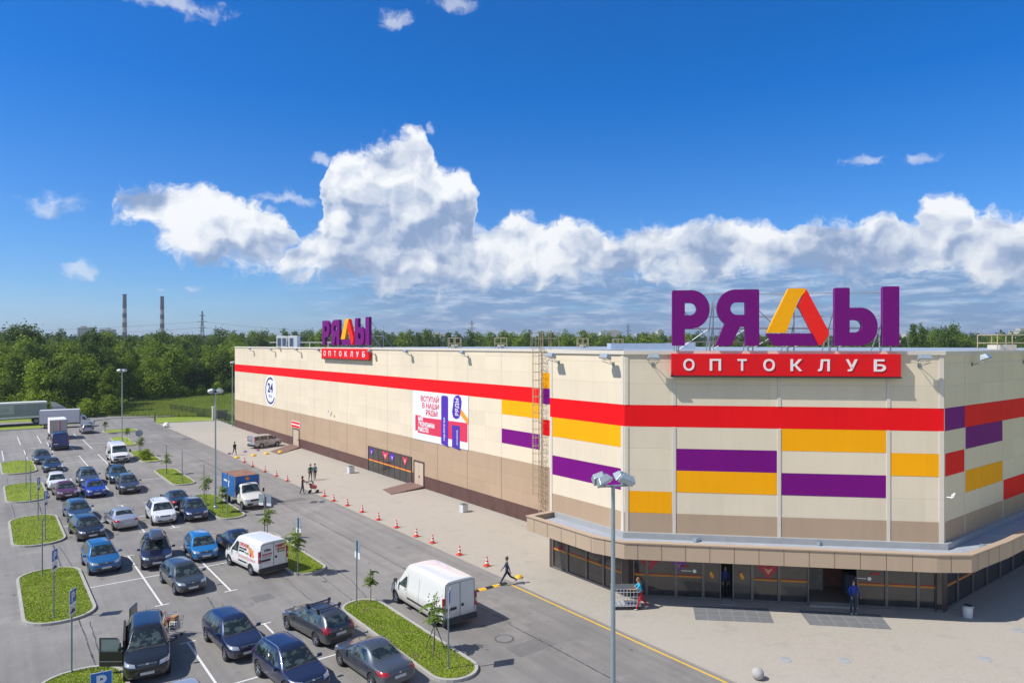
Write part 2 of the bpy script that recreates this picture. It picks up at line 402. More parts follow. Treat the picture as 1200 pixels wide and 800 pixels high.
struct(kb, 'kerb_strip', mat('kerb_dark', (.27, .25, .225), .85, var=.15, vs=1.5))
kb = MB()
pts = pxab((186, 496.6), (200, 495.2), (262, 492.5)); n = len(pts)
for i in range(n-1): kb.wallbox(pts[i], pts[i+1], 0, .12, .12, .03)
pts = [G(-60, 507), G(0, 505), G(56, 501.5)]
for i in range(2): kb.wallbox(pts[i], pts[i+1], 0, .14, .1, .1)
pts = pxab((100, 488.3), (180, 484.0), (235, 481.0), (275, 480.0))
for i in range(3): kb.wallbox(pts[i], pts[i+1], -.1, .14, .1, .1)
pts = pxab((183, 488.6),(230, 485.6), (275, 484.4))
for i in range(2): kb.wallbox(pts[i], pts[i+1], -.1, .14, .1, .1)
struct(kb, 'far_kerb', M_KERB)
# painted bay markings (row centres every 16.75 m)
ln = MB()
def stripe(b, a0, a1, w=.10): ln.box(b-w/2, a0, 0, b+w/2, a1, .004)
def cross(a, b0, b1, w=.10): ln.box(b0, a-w/2, 0, b1, a+w/2, .0055)
rows = [29.65+16.75*i for i in range(-1, 6)]
for i, ac in enumerate(rows):
    bs = (7.65, 11.2) if i < 3 else (7.25, 9.6, 11.65)
    for b in bs:
        stripe(b, ac+.05, ac+5.45); stripe(b, ac-5.45, ac-.05)
        for e in (ac+5.45, ac-5.45): cross(e, b-.35, b+.35)
    cross(ac, 4.85, 14.85)
for i, ac in enumerate(rows[5:]):
    pass
for x0, y0, x1, y1 in [(19.5, 512, 25, 521), (43, 510.5, 49, 519.5), (1, 528, 5.6, 539.5), (27, 527, 33, 538), (86.5, 508, 90, 512)]:
    p, q = G(x0, y0), G(x1, y1); b = (p[0]+q[0])/2; stripe(b, min(p[1], q[1]), max(p[1], q[1]))
o = ln.build('lane_markings', M_LINE, rot=TH); o.location.z = .004; tag(o, kind='structure')
yl = MB(); yl.box(24.40, -30, 0, 24.52, 32.1, .004)
o = yl.build('yellow_line', M_YEL, rot=TH); o.location.z = .004; tag(o, kind='structure')
# tar seams and cracks
tb = MB(); rr = random.Random(5)
def seam(b0, a0, b1, a1, w=.07, j=.05, n=40):
    L_ = []
    for i in range(n+1):
        f = i/n; L_.append((b0+(b1-b0)*f+rr.uniform(-j, j), a0+(a1-a0)*f+rr.uniform(-j, j)))
    d = Vector((b1-b0, a1-a0)).normalized(); nn = Vector((d.y, -d.x))
    for i in range(n):
        p, q = Vector(L_[i]), Vector(L_[i+1]); w0 = w*rr.uniform(.6, 1.1)/2
        tb.sheet([p-nn*w0, q-nn*w0, q+nn*w0, p+nn*w0], 0)
seam(20.95, 12, 20.95, 112, .07, .02, 90); seam(3.9, 14, 3.9, 100, .08, .03, 80)
seam(14.3, 36.5, 14.4, 43, .05, .05, 12); seam(9.5, 35.4, 9.9, 40.7, .07, .03)
for pl in ([(600, 730), (470, 664)],[(375, 652), (414, 682), (430, 700)], [(368, 668), (412, 702), (407, 712)], [(105, 728), (125, 790)], [(70, 640), (90, 672)], [(8, 560), (24, 640)]):
    pp = pxab(*pl)
    for i in range(len(pp)-1): seam(*pp[i], *pp[i+1], .05, .03, 14)
o = tb.build('tar_seams', M_TAR, rot=TH); o.location.z = .003; tag(o, kind='structure')

# repair patches and drain gratings in the asphalt
pt = MB()
for px, py, w_, h_ in ((610, 770, 2.2, 1.2), (395, 735, 1.4, 2.6), (300, 706, 1.1, 1.1), (520, 640, 1.6, .9), (150, 745, 2.0, 1.0), (330, 590, 2.4, 1.4)):
    b_, a_ = G(px, py); pt.sheet([(b_, a_), (b_+w_, a_+.08), (b_+w_-.05, a_+h_), (b_+.04, a_+h_-.06)], 0)
o = pt.build('asphalt_patch', mat('patch_asphalt', (.165, .16, .152), .9, var=.15, vs=2, bump=.3, bs=40), rot=TH); o.location.z = .002; tag(o, kind='structure')
# kerbed grass islands
def rounded(b0, a0, b1, a1, r, n=6):
    r = min(r, (b1-b0)/2-.01, (a1-a0)/2-.01); out = []
    for cx, cy, s in ((b1-r, a1-r, 0), (b0+r, a1-r, 90), (b0+r, a0+r, 180), (b1-r, a0+r, 270)):
        for i in range(n+1):
            t = R(s+90*i/n); out.append((cx+r*math.cos(t), cy+r*math.sin(t)))
    return out
def inset(poly, d):
    n = len(poly); out = []
    for i in range(n):
        p0, p1, p2 = Vector(poly[i-1]), Vector(poly[i]), Vector(poly[(i+1) % n])
        e = (p2-p0)
        if e.length < 1e-6: out.append(p1); continue
        e.normalize(); out.append(p1+Vector((-e.y, e.x))*d)
    return out
ISL = []
def island(poly, blades=0):
    ISL.append(poly)
    A = sum(poly[i][0]*poly[(i+1) % len(poly)][1]-poly[(i+1) % len(poly)][0]*poly[i][1] for i in range(len(poly)))
    if A < 0: poly = poly[::-1]
    inn = inset(poly, .15); n = len(poly)
    k = MB(); vs = [(*p[:2], 0) for p in poly]+[(*p[:2], .13) for p in poly]+[(*p[:2], .13) for p in inn]+[(*p[:2], 0.0) for p in inn]
    fs = []
    for i in range(n):
        j = (i+1) % n
        fs += [(i, j, n+j, n+i), (n+i, n+j, 2*n+j, 2*n+i), (2*n+i, 2*n+j, 3*n+j, 3*n+i)]
    k.add(vs, fs); struct(k, 'island_kerb', M_KERB)
    g = MB(); g.sheet([tuple(p) for p in inn], .10)
    struct(g, 'island_lawn', M_GRASS)
    return inn
blade_polys = []
for i, ac in enumerate(rows[:6]):
    if i > 0: blade_polys.append((island(rounded(1.55, ac-5.1, 4.8, ac+5.2, 1.5)), (1, .75, .4, .2, .12, 0)[i-1] if i < 6 else 0))
for i, ac in enumerate(rows[:7]):
    if i > 0: blade_polys.append((island(rounded(14.9, ac-5.6, 17.15, ac+5.4, 1.12)), (1, .8, .45, .3, .15, 0, 0)[i-1]))
island(rounded(15.2, 125.0, 20, 129.5, 1.12))
M_BLADE = None
def blade_mat():
    m = bpy.data.materials.new('grass_blades'); m.use_nodes = True; t = m.node_tree; L = t.links
    p = t.nodes['Principled BSDF']; co = t.nodes.new('ShaderNodeTexCoord').outputs['Object']
    c = cmix(t, nz(t, co, 0.7, 4, .6).step(.4, .62), (.235, .320, .030), (.340, .410, .060))
    c = cmix(t, nz(t, co, 1.6, 5, .65).step(.50, .68)*0.55, c, (.34, .31, .12))
    L.new(c, p.inputs['Base Color']); p.inputs['Roughness'].default_value = .8; p.inputs['Specular IOR Level'].default_value = .2
    tr = t.nodes.new('ShaderNodeBsdfTranslucent'); L.new(c, tr.inputs[0]); ms = t.nodes.new('ShaderNodeMixShader'); ms.inputs[0].default_value = .3
    L.new(p.outputs[0], ms.inputs[1]); L.new(tr.outputs[0], ms.inputs[2]); L.new(ms.outputs[0], t.nodes['Material Output'].inputs[0])
    return m
M_BLADE = blade_mat()
def inside(p, poly):
    c = False; n = len(poly)
    for i in range(n):
        a, b = poly[i], poly[i-1]
        if (a[1] > p[1]) != (b[1] > p[1]) and p[0] < (b[0]-a[0])*(p[1]-a[1])/(b[1]-a[1])+a[0]: c = not c
    return c
def blades(poly, dens, z, h=.09, name='grass'):
    rg = random.Random(int(poly[0][0]*100+poly[0][1])); V_ = []; F_ = []
    x0, x1 = min(p[0] for p in poly), max(p[0] for p in poly); y0, y1 = min(p[1] for p in poly), max(p[1] for p in poly)
    for _ in range(int((x1-x0)*(y1-y0)*dens)):
        p = (rg.uniform(x0, x1), rg.uniform(y0, y1))
        if not inside(p, poly): continue
        hh = h*rg.uniform(.4, 1.3)*(1.9 if rg.random() < .03 else 1); w = .022*rg.uniform(.7, 1.4); t = rg.uniform(0, 6.28); l = rg.uniform(0, .6)*hh
        dx, dy = math.cos(t)*w, math.sin(t)*w; t2 = rg.uniform(0, 6.28); n = len(V_)
        V_ += [(p[0]-dx, p[1]-dy, z), (p[0]+dx, p[1]+dy, z), (p[0]+math.cos(t2)*l, p[1]+math.sin(t2)*l, z+hh)]; F_.append((n, n+1, n+2))
    m = MB(); m.v = [Vector(v) for v in V_]; m.f = F_; m.m = [0]*len(F_)
    tag(m.build(name, M_BLADE, rot=TH), kind='stuff', label='short green lawn grass with drier tufts on kerbed parking islands')
for poly, d in blade_polys:
    if d: blades([tuple(p) for p in poly], 520*d, .10, .05)
# ------------------------------------------------------------------ the shopping centre
WALL_TOP = 13.45; LV = [10.65, 9.46, 8.27, 7.07, 5.88, 4.68]      # colour band levels, 1.19 m panels
B0 = (28.35, 33.1)                                                 # base of the thing in lot coordinates
def panel_mat(name, col, rough=.45):
    """profiled steel sandwich panel: a groove each panel height, faint ribs, rain dirt"""
    if name in MC: return MC[name]
    m = bpy.data.materials.new(name); m.use_nodes = True; t = m.node_tree; L = t.links; MC[name] = m
    p = t.nodes['Principled BSDF']; co = t.nodes.new('ShaderNodeTexCoord').outputs['Object']
    sp = t.nodes.new('ShaderNodeSeparateXYZ'); L.new(co, sp.inputs[0]); z = E(t, sp.outputs[2])
    fr = ((z-4.68+11.9)/1.19).op('FRACT'); g = (fr-0.5).op('ABSOLUTE').step(.488, .497)
    rib = ((z/0.119).op('FRACT')-0.5).op('ABSOLUTE').step(.38, .5)
    d = nz(t, co, .35, 5, .6); st = nz(t, vec(t, E(t, sp.outputs[0])*2.2, E(t, sp.outputs[1])*2.2, z*.12), 1.0, 4, .6)
    k = (d*.6+st*.4).step(.32, .68, .94, 1.04, smooth=False)
    mul = t.nodes.new('ShaderNodeMix'); mul.data_type = 'RGBA'; mul.blend_type = 'MULTIPLY'; mul.inputs[0].default_value = 1; mul.inputs[6].default_value = (*col, 1)
    cc = t.nodes.new('ShaderNodeCombineColor')
    for i in range(3): L.new(k.o, cc.inputs[i])
    L.new(cc.outputs[0], mul.inputs[7])
    # each panel left the works a shade apart; rain streaks below the joints, grime near the foot
    wn = t.nodes.new('ShaderNodeTexWhiteNoise'); wn.noise_dimensions = '3D'
    L.new(vec(t, (E(t, sp.outputs[0])/5.5).op('FLOOR'), (E(t, sp.outputs[1])/5.085).op('FLOOR'), ((z-4.68+11.9)/1.19).op('FLOOR')), wn.inputs['Vector'])
    pk = E(t, wn.outputs[0])*0.07-0.045
    stk = nz(t, vec(t, E(t, sp.outputs[0])*5.0, E(t, sp.outputs[1])*5.0, z*.35), 1.0, 4, .65).step(.56, .78)*fr.step(.2, 1.0)*-0.10
    gr = nz(t, vec(t, E(t, sp.outputs[0]), E(t, sp.outputs[1]), z*.6), .9, 5, .6).step(.4, .7)*z.step(.1, 2.2, 1, 0)*-0.22
    L.new(cc.outputs[0], mul.inputs[7]); kk = (k+pk+stk+gr)
    for i in range(3): L.new(kk.o, cc.inputs[i])
    L.new(cmix(t, g*0.28, mul.outputs[2], tuple(c*.45 for c in col)), p.inputs['Base Color'])
    b = t.nodes.new('ShaderNodeBump'); b.inputs['Strength'].default_value = .5; b.inputs['Distance'].default_value = .02
    L.new((g*-1.0+rib*-0.12).o, b.inputs['Height']); L.new(b.outputs[0], p.inputs['Normal'])
    p.inputs['Roughness'].default_value = rough; p.inputs['Specular IOR Level'].default_value = .15
    return m
P_CREAM = panel_mat('panel_cream', (.77, .665, .50)); P_TAN = panel_mat('panel_tan', (.47, .34, .23)); P_BROWN = panel_mat('panel_brown', (.135, .075, .065))
P_RED = panel_mat('panel_red', (.86, .006, .010), .6); P_YEL = panel_mat('panel_yellow', (.98, .42, .002), .6); P_PUR = panel_mat('panel_purple', (.19, .004, .20), .6)
M_TRIM = mat('trim_cream', (.68, .62, .53), .5, var=.05); M_TANT = mat('trim_tan', (.46, .355, .255), .5, var=.05); M_FRAME = mat('frame_brown', (.075, .05, .045), .5)
M_SHOP = mat('shop_glass', (.034, .033, .033), .11, var=.75, vs=.5, spec=.9, fine=1.6)  # uneven tone in the colour stands in for reflected surroundings
M_MULL = mat('mullion', (.17, .16, .155), .45, metal=.3)
M_ROOF = mat('roof_membrane', (.30, .36, .44), .8, var=.18, vs=.12)
M_PINK = mat('print_red', (.70, .035, .09), .5); M_VIOL = mat('print_violet', (.085, .02, .42), .5); M_PWH = mat('print_white', (.78, .79, .82), .5, var=.03)
M_ORNG = mat('print_orange', (.85, .33, .03), .5); M_LRED = mat('print_line_red', (.30, .02, .03), .5)

bld = thing('shopping_centre', 'huge cream panelled store with red, yellow and purple bands and a flat roof', 'building', *B0)
OB = (B0[0], B0[1], 0)
def bp(name, mb, m, parent=None, **k): return mb.build(name, m, parent or bld, **k)
FRONT0, FRONT1 = (28.35, 26.73), (39.99, 15.0)
FD = (Vector(FRONT1)-Vector(FRONT0)); FLEN = FD.length; FD = FD.normalized(); FN = Vector((-FD.y*-1, 0))
FN = Vector((FD.y, -FD.x))             # outward normal of the front (towards the camera), plan
def fr(s, out=0.0): p = Vector(FRONT0)+FD*s+FN*out; return (p.x, p.y)
foot = [(34.1, 122.3), (34.1, 33.1), (28.35, 33.1), FRONT0, FRONT1, (118, 15.0), (118, 122.3)]
w = MB(OB); 
w.prism([(34.1, 122.3), (34.1, 33.1), (118, 33.1), (118, 122.3)], 0, WALL_TOP)
bp('wall', w, P_CREAM)
w = MB(OB); w.prism([(28.35, 33.1), FRONT0, FRONT1, (118, 15.0), (118, 33.097)], 2.72, WALL_TOP-.002)
bp('wall', w, P_CREAM)
# roof deck and parapet cap
w = MB(OB); w.prism(inset([tuple(p) for p in foot] if False else foot[::-1], 0.30)[::-1] if False else [(34.45, 121.9), (34.45, 33.4), (28.7, 32.8), (28.7, 26.9), (40.15, 15.35), (117.6, 15.35), (117.6, 121.9)], WALL_TOP-.3, WALL_TOP+.06)
bp('roof', w, M_ROOF)
w = MB(OB)
capline = [(34.1, 122.3), (34.1, 33.1), (28.35, 33.1), FRONT0, FRONT1, (118, 15.0)]
def offs(line, d):
    out = []
    for i, p in enumerate(line):
        p = Vector(p); ns = []
        if i > 0: e = (p-Vector(line[i-1])).normalized(); ns.append(Vector((e.y, -e.x)))
        if i < len(line)-1: e = (Vector(line[i+1])-p).normalized(); ns.append(Vector((e.y, -e.x)))
        n = sum(ns, Vector((0, 0)))/len(ns); n /= max(n.length_squared, .2)
        out.append(p+n*d)
    return out
def ribbon(mb, line, d0, d1, z0, z1):
    A, Bq = offs(line, d0), offs(line, d1)
    for i in range(len(line)-1): mb.prism([tuple(A[i]), tuple(A[i+1]), tuple(Bq[i+1]), tuple(Bq[i])], z0, z1)
# travelling with the outside on the right: offs() positive = outwards
ribbon(w, capline, -.42, .10, WALL_TOP, WALL_TOP+.20)
bp('parapet_cap', w, M_TRIM)
# ---- colour bands.  Each face is a line p0->p1 (outside on the right of travel) with s measured along it
A0, A1 = (34.1, 122.3), (34.1, 33.1)
def onA(px): return rayline(px, A0, (0, -1))          # distance from the far corner
jA = [81.4-5.085*(16-i) for i in range(17)]
def strip(name, p0, d, s0, s1, z0, z1, m, out=.008):
    mb = MB(OB); p0 = Vector(p0); d = Vector(d); mb.wallbox(p0+d*s0, p0+d*s1, z0, z1, out); return bp(name, mb, m)
strip('red_band', A0, (0, -1), 0, 81.4, LV[1], LV[0], P_RED)
strip('tan_band', A0, (0, -1), 0, 89.1, 1.23, LV[5], P_TAN)
strip('plinth', A0, (0, -1), 0, 89.1, 0.0, 1.23, P_BROWN, .03)
sl = jA[15]
strip('yellow_panel', A0, (0, -1), sl+.05, 81.33, LV[2], LV[1], P_YEL); strip('purple_panel', A0, (0, -1), sl+.05, 81.33, LV[4], LV[3], P_PUR)
for z1, z0, m, nm in ((11.84, 10.65, P_YEL, 'yellow_panel'), (LV[0], LV[1], P_PUR, 'purple_panel'), (LV[2], LV[3], P_RED, 'red_panel')):
    strip(nm, A0, (0, -1), 81.47, 83.9, z0, z1, m)
# block side (parallel to the long wall)
C0 = (28.35, 33.1)
strip('red_band', C0, (0, -1), 0, 6.37, LV[1], LV[0], P_RED); strip('tan_band', C0, (0, -1), 0, 6.37, 3.3, LV[5], P_TAN)
strip('yellow_panel', C0, (0, -1), .25, 6.1, LV[2], LV[1], P_YEL, .009); strip('purple_panel', C0, (0, -1), .25, 6.1, LV[4], LV[3], P_PUR, .009)
# front
jF = [0.0, rayline(790, FRONT0, FD), rayline(913, FRONT0, FD), rayline(1041, FRONT0, FD), FLEN]
strip('red_band', FRONT0, FD, 0, FLEN, LV[1], LV[0], P_RED); strip('tan_band', FRONT0, FD, 0, FLEN, 3.3, LV[5], P_TAN)
g_ = .12
for k, z1, z0, m, nm in ((0, 4, 5, P_YEL, 'yellow_panel'), (1, 2, 3, P_PUR, 'purple_panel'), (1, 3, 4, P_YEL, 'yellow_panel'), (2, 1, 2, P_YEL, 'yellow_panel'), (2, 3, 4, P_PUR, 'purple_panel'), (3, 2, 3, P_YEL, 'yellow_panel')):
    strip(nm, FRONT0, FD, jF[k]+g_, jF[k+1]-g_, LV[z0], LV[z1], m, .009)
# right side, in shade
jB = [0.0, 2.75]+[2.75+5.75*i for i in range(1, 13)]
strip('red_band', FRONT1, (1, 0), 2.75, 70, LV[1], LV[0], P_RED); strip('purple_panel', FRONT1, (1, 0), .1, 2.74, LV[1], LV[0], P_PUR)
strip('tan_band', FRONT1, (1, 0), 0, 70, 3.3, LV[5], P_TAN)
for k, z1, z0, m, nm in ((0, 2, 3, P_RED, 'red_panel'), (1, 1, 2, P_PUR, 'purple_panel'), (1, 3, 4, P_YEL, 'yellow_panel'), (2, 4, 5, P_RED, 'red_panel'), (3, 2, 3, P_YEL, 'yellow_panel'), (4, 3, 4, P_PUR, 'purple_panel')):
    strip(nm, FRONT1, (1, 0), jB[k]+.1, jB[k+1]-.1, LV[z0], LV[z1], m, .009)
# vertical joint covers: one part per wall face (surface pattern)
def joints(p0, d, ss, z0, z1, w_=.16, m=None, out=.035):
    mb = MB(OB); p0 = Vector(p0); d = Vector(d)
    for s in ss: mb = MB(OB); mb.wallbox(p0+d*(s-w_/2), p0+d*(s+w_/2), z0, z1, out); bp('joint_cover', mb, m or M_TRIM)
joints(A0, (0, -1), [.08]+jA[1:16], LV[5], LV[1], .05, out=.012); joints(A0, (0, -1), [.08]+jA[1:16], LV[0], WALL_TOP, .05, out=.012)
joints(A0, (0, -1), [81.4], LV[5], WALL_TOP, .2)
joints(A0, (0, -1), jA[1:17], 1.24, LV[5], .05, mat('joint_tan', (.20, .14, .10), .6), .014)
joints(A0, (0, -1), jA[1:17], LV[1]+.005, LV[0]-.005, .04, mat('joint_red', (.42, .01, .012), .6), .012)
joints(C0, (0, -1), [.12, 6.22], 3.3, LV[1], .2); joints(C0, (0, -1), [.12, 6.22], LV[0], WALL_TOP, .2); [joints(FRONT0, FD, [.12]+jF[1:4], z0, z1, .17) for z0, z1 in ((3.3, LV[1]), (LV[0], WALL_TOP))]
joints(FRONT0, FD, [FLEN-.13], 3.3, LV[1], .24); joints(FRONT0, FD, [FLEN-.13], LV[0], WALL_TOP, .24)
joints(FRONT1, (1, 0), [.06]+jB[1:], 3.3, LV[1], .07, out=.015); joints(FRONT1, (1, 0), [.06]+jB[1:], LV[0], WALL_TOP, .07, out=.015)
# ---- canopy
CL = [(26.2, 32.75), (26.2, 27.0), (26.75, 25.25), (37.4, 14.35), (38.75, 13.3), (43, 13.05), (75, 13.05)]
def cl_inner(): return [(28.35, 32.75), FRONT0, FRONT1, (75, 15.0)]
cz0, cz1 = 2.74, 3.58
w = MB(OB); w.prism([tuple(p) for p in offs(CL, -.08)]+cl_inner()[::-1], cz0+.02, 3.30)
bp('canopy_slab', w, mat('canopy_membrane', (.36, .39, .43), .75, var=.15, vs=.8))
w = MB(OB); ribbon(w, [(28.25, 32.75)]+CL, -.16, 0, cz0, cz1); bp('canopy_fascia', w, panel_mat('panel_fascia', (.47, .36, .255)))
w = MB(OB); ribbon(w, [(28.25, 32.75)]+CL, -.30, .05, cz1, cz1+.06); bp('canopy_coping', w, M_TANT)
w = MB(OB)
line = [(28.25, 32.75)]+CL; tot = 0
for i in range(len(line)-1):
    p, q = Vector(line[i]), Vector(line[i+1]); d = (q-p); L_ = d.length; d.normalize(); s = 0.7 if i else 1.2
    while s < L_:
        w.wallbox(p+d*(s-.012), p+d*(s+.012), cz0+.01, cz1-.01, .006); s += 1.22
bp('fascia_joint', w, mat('joint_dark', (.12, .09, .07), .7))
w = MB(OB)   # flashing at the foot of the upper walls
ribbon(w, [(28.35, 32.7), FRONT0, FRONT1, (75, 15.0)], .01, .22, 3.30, 3.62)
bp('flashing', w, mat('flashing_grey', (.36, .37, .37), .5, var=.12, vs=1.5))
w = MB(OB)   # little lamps and boxes lying on the canopy roof
for px, py in ((816, 632), (1152, 640), (960, 636)):
    b_, a_ = G(px, py, 3.4); w.cbox(b_, a_, 3.41, .35, .25, .18)
bp('roof_box', w, M_STEEL)
# ---- ground floor glazing under the canopy
def glazing(p0, d, s0, s1, mull, skip=(), z1=2.74):
    p0 = Vector(p0); d = Vector(d); cuts = [s0]+list(mull)+[s1]
    for i in range(len(cuts)-1):
        if i in skip: continue
        mb = MB(OB); mb.wallbox(p0+d*(cuts[i]+.04), p0+d*(cuts[i+1]-.04), .14, z1-.12, -.05, .12)
        win = bp('window', mb, M_SHOP)
        fm = MB(OB); fm.wallbox(p0+d*(cuts[i]), p0+d*(cuts[i]+.07), .02, z1, .02, .14); fm.wallbox(p0+d*(cuts[i+1]-.07), p0+d*(cuts[i+1]-.004), .02, z1, .02, .14)
        fm.wallbox(p0+d*(cuts[i]+.071), p0+d*(cuts[i+1]-.071), .02, .16, .015, .14); fm.wallbox(p0+d*(cuts[i]+.071), p0+d*(cuts[i+1]-.071), z1-.14, z1, .015, .14)
        bp('window_frame', fm, M_MULL, win)
def band_line(p0, d, s0, s1, z=1.78):
    mb = MB(OB); p0 = Vector(p0); d = Vector(d); mb.wallbox(p0+d*s0, p0+d*s1, z-.055, z+.04, -.036, .048); bp('orange_stripe', mb, mat('print_amber', (.50, .22, .02), .5))
    mb = MB(OB); mb.wallbox(p0+d*s0, p0+d*s1, z+.05, z+.10, -.037, .048); bp('dark_red_stripe', mb, M_LRED)
fpx = [792, 824, 845, 858.5, 881.5, 913, 948, 1004, 1039, 1076, 1102]
fs_ = [rayline(p, FRONT0, FD) for p in fpx]
glazing(FRONT0, FD, 0.45, FLEN-.35, [rayline(758, FRONT0, FD)]+fs_, skip=(4, 8))
glazing(C0, (0, -1), 0.25, 6.2, [1.6, 3.3, 4.7])
glazing((40.2, 15.0), (1, 0), 0, 34, [1.6+2.1*i for i in range(15)])
band_line(C0, (0, -1), .3, 6.1, 1.25); band_line(FRONT0, FD, .5, fs_[1], 1.25); band_line(FRONT0, FD, fs_[4], fs_[6], 1.25); band_line(FRONT0, FD, fs_[7], fs_[10], 1.25)
band_line((40.2, 15.0), (1, 0), .1, 33, 1.25)
for c_, s_ in ((fr(.2, -.1), .45), (fr(FLEN-.1, -.18), .5), ((28.5, 33.0), .3)): w = MB(OB); w.cbox(*c_, 1.37, s_, s_, 2.72); bp('corner_post', w, M_FRAME)
w = MB(OB); w.prism([fr(.6, -.35), fr(FLEN-.5, -.35), fr(FLEN-.5, -5), fr(.6, -5)], 0.03, 0.06)
bp('lobby_floor', w, mat('lobby_tile', (.20, .19, .18), .3, var=.15))
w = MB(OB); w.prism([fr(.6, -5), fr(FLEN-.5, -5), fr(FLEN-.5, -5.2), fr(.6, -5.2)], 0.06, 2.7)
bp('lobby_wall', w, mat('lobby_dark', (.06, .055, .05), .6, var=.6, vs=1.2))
w = MB(OB); w.wallbox(Vector(fr(fs_[2]-.1)), Vector(fr(fs_[3]+.1)), .02, .05, .6, .4); bp('threshold', w, M_KERB); w = MB(OB); w.wallbox(Vector(fr(fs_[6])), Vector(fr(fs_[7])), .026, .10, .25, .4)
bp('threshold', w, M_KERB)
# tills, shelving and a pale counter seen dimly through the open doors
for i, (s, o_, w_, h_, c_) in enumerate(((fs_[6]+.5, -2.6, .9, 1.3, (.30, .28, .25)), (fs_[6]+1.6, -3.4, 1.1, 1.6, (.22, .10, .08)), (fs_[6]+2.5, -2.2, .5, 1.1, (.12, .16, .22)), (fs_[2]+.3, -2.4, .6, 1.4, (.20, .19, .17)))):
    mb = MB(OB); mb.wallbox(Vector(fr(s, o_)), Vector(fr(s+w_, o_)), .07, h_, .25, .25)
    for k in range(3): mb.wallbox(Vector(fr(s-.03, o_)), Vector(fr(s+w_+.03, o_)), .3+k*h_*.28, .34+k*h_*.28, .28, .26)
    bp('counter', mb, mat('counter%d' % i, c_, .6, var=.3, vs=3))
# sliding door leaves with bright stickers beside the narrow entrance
for s in ((fs_[1]+fs_[2])/2, (fs_[3]+fs_[4])/2):
    mb = MB(OB); p = fr(s, .0)
    mb.wallbox(Vector(fr(s-.12)), Vector(fr(s+.02)), 1.34, 1.56, -.03, .048); mb.wallbox(Vector(fr(s-.05)), Vector(fr(s+.09)), 1.24, 1.42, -.028, .048)
    bp('door_sticker', mb, M_ORNG)
def chevron(p0, d, s, z, w_, h, m1, m2, out=-.03):
    """printed downward arrow, white hollow inside"""
    p0 = Vector(p0); d = Vector(d); n = Vector((d.y, -d.x))
    def pt(u, v, o): q = p0+d*(s+u*w_)+n*o; return (q.x, q.y, z+v*h)
    mb = MB(OB); pts = [(-.5, .35), (-.3, .5), (0, .28), (.3, .5), (.5, .35), (0, -.5)]
    def slab(pts, o0, o1):
        k = len(pts); mb.add([pt(u, v, o0) for u, v in pts]+[pt(u, v, o1) for u, v in pts], [tuple(range(k)), tuple(range(2*k-1, k-1, -1))]+[(i, i+k, (i+1) % k+k, (i+1) % k) for i in range(k)])
    slab(pts, out-.03, out)
    mb.mi = 1; slab([(-.2, .22), (0, .08), (.2, .22), (0, -.25)], out-.02, out+.004)
    return bp('promo_arrow', mb, [m1, m2])
chevron(FRONT0, FD, jF[1]-1.35, 1.86, 1.2, .75, mat('deco_red', (.40, .02, .05), .4), mat('deco_rose', (.30, .08, .12), .4))
chevron(FRONT0, FD, jF[1]+.25, 1.84, .9, .7, mat('deco_violet', (.20, .03, .34), .4), mat('deco_lilac', (.28, .15, .35), .4))
chevron(FRONT0, FD, fs_[5]-.55, 1.74, 1.3, .80, mat('deco_red', (.40, .02, .05), .4), mat('deco_rose2', (.60, .30, .16), .4))
for px, z in ((814, 1.56), (1019, 1.56)):
    s = rayline(px, FRONT0, FD); mb = MB(OB); q = Vector(fr(s, -.04)); mb.tube((q.x, q.y, z), (q.x+FN.x*.02, q.y+FN.y*.02, z), .10, .10, 14); mb.wallbox(Vector(fr(s-.7)), Vector(fr(s-.16)) , z-.02, z+.02, -.03, .045)
    bp('round_sticker', mb, M_PWH)
for px, zz in ((1026, 1.85), (802, 1.82)):
    s = rayline(px, FRONT0, FD); mb = MB(OB); mb.wallbox(Vector(fr(s-.25)), Vector(fr(s+.25)), zz-.06, zz+.05, -.03, .045); bp('small_sticker', mb, M_LRED)
# hanging metal stars inside the wide entrance
mb = MB(OB); rg = random.Random(2)
for _ in range(9):
    s = rg.uniform(fs_[6]+.9, fs_[7]-.4); p = Vector(fr(s, -1.6)); z = rg.uniform(1.7, 2.4); mb.tube((p.x, p.y, z), (p.x+.02, p.y+.02, z+.28), .035, .05, 6); mb.tube((p.x, p.y, z+.3), (p.x, p.y, 2.7), .006)
bp('hanging_ornament', mb, M_CHROME)
# ---- shop window and doors in the long wall
s0, s1 = onA(432), onA(483)
def openA(s0, s1, z1, name, m, frame=.12, mullions=(), z0=.0, fm=M_FRAME):
    mb = MB(OB); mb.wallbox((34.1, 122.3-s0-frame), (34.1, 122.3-s1+frame), z0+.02, z1-frame, .05); o = bp(name, mb, m)
    f = MB(OB)
    f.wallbox((34.1, 122.3-s0), (34.1, 122.3-s0-frame), z0, z1, .09); f.wallbox((34.1, 122.3-s1+frame), (34.1, 122.3-s1), z0, z1, .09)
    f.wallbox((34.1, 122.3-s0-frame-.001), (34.1, 122.3-s1+frame+.001), z1-frame, z1, .088)
    for k in mullions: f.wallbox((34.1, 122.3-k+.03), (34.1, 122.3-k-.03), z0+.01, z1-frame-.001, .07)
    bp(name.split('_')[0]+'_frame', f, fm, o); return o
sw = openA(s0, s1, 2.75, 'window', M_SHOP, .1, [s0+(s1-s0)*k/8 for k in range(1, 8)])
mb = MB(OB); mb.wallbox((34.1, 122.3-s0-.12), (34.1, 122.3-s1+.12), 1.20, 1.32, .056); bp('orange_stripe', mb, M_ORNG)
mb = MB(OB); mb.wallbox((34.1, 122.3-s0-.12), (34.1, 122.3-s1+.12), 1.33, 1.42, .055); bp('red_stripe', mb, M_LRED)
SA = 122.3
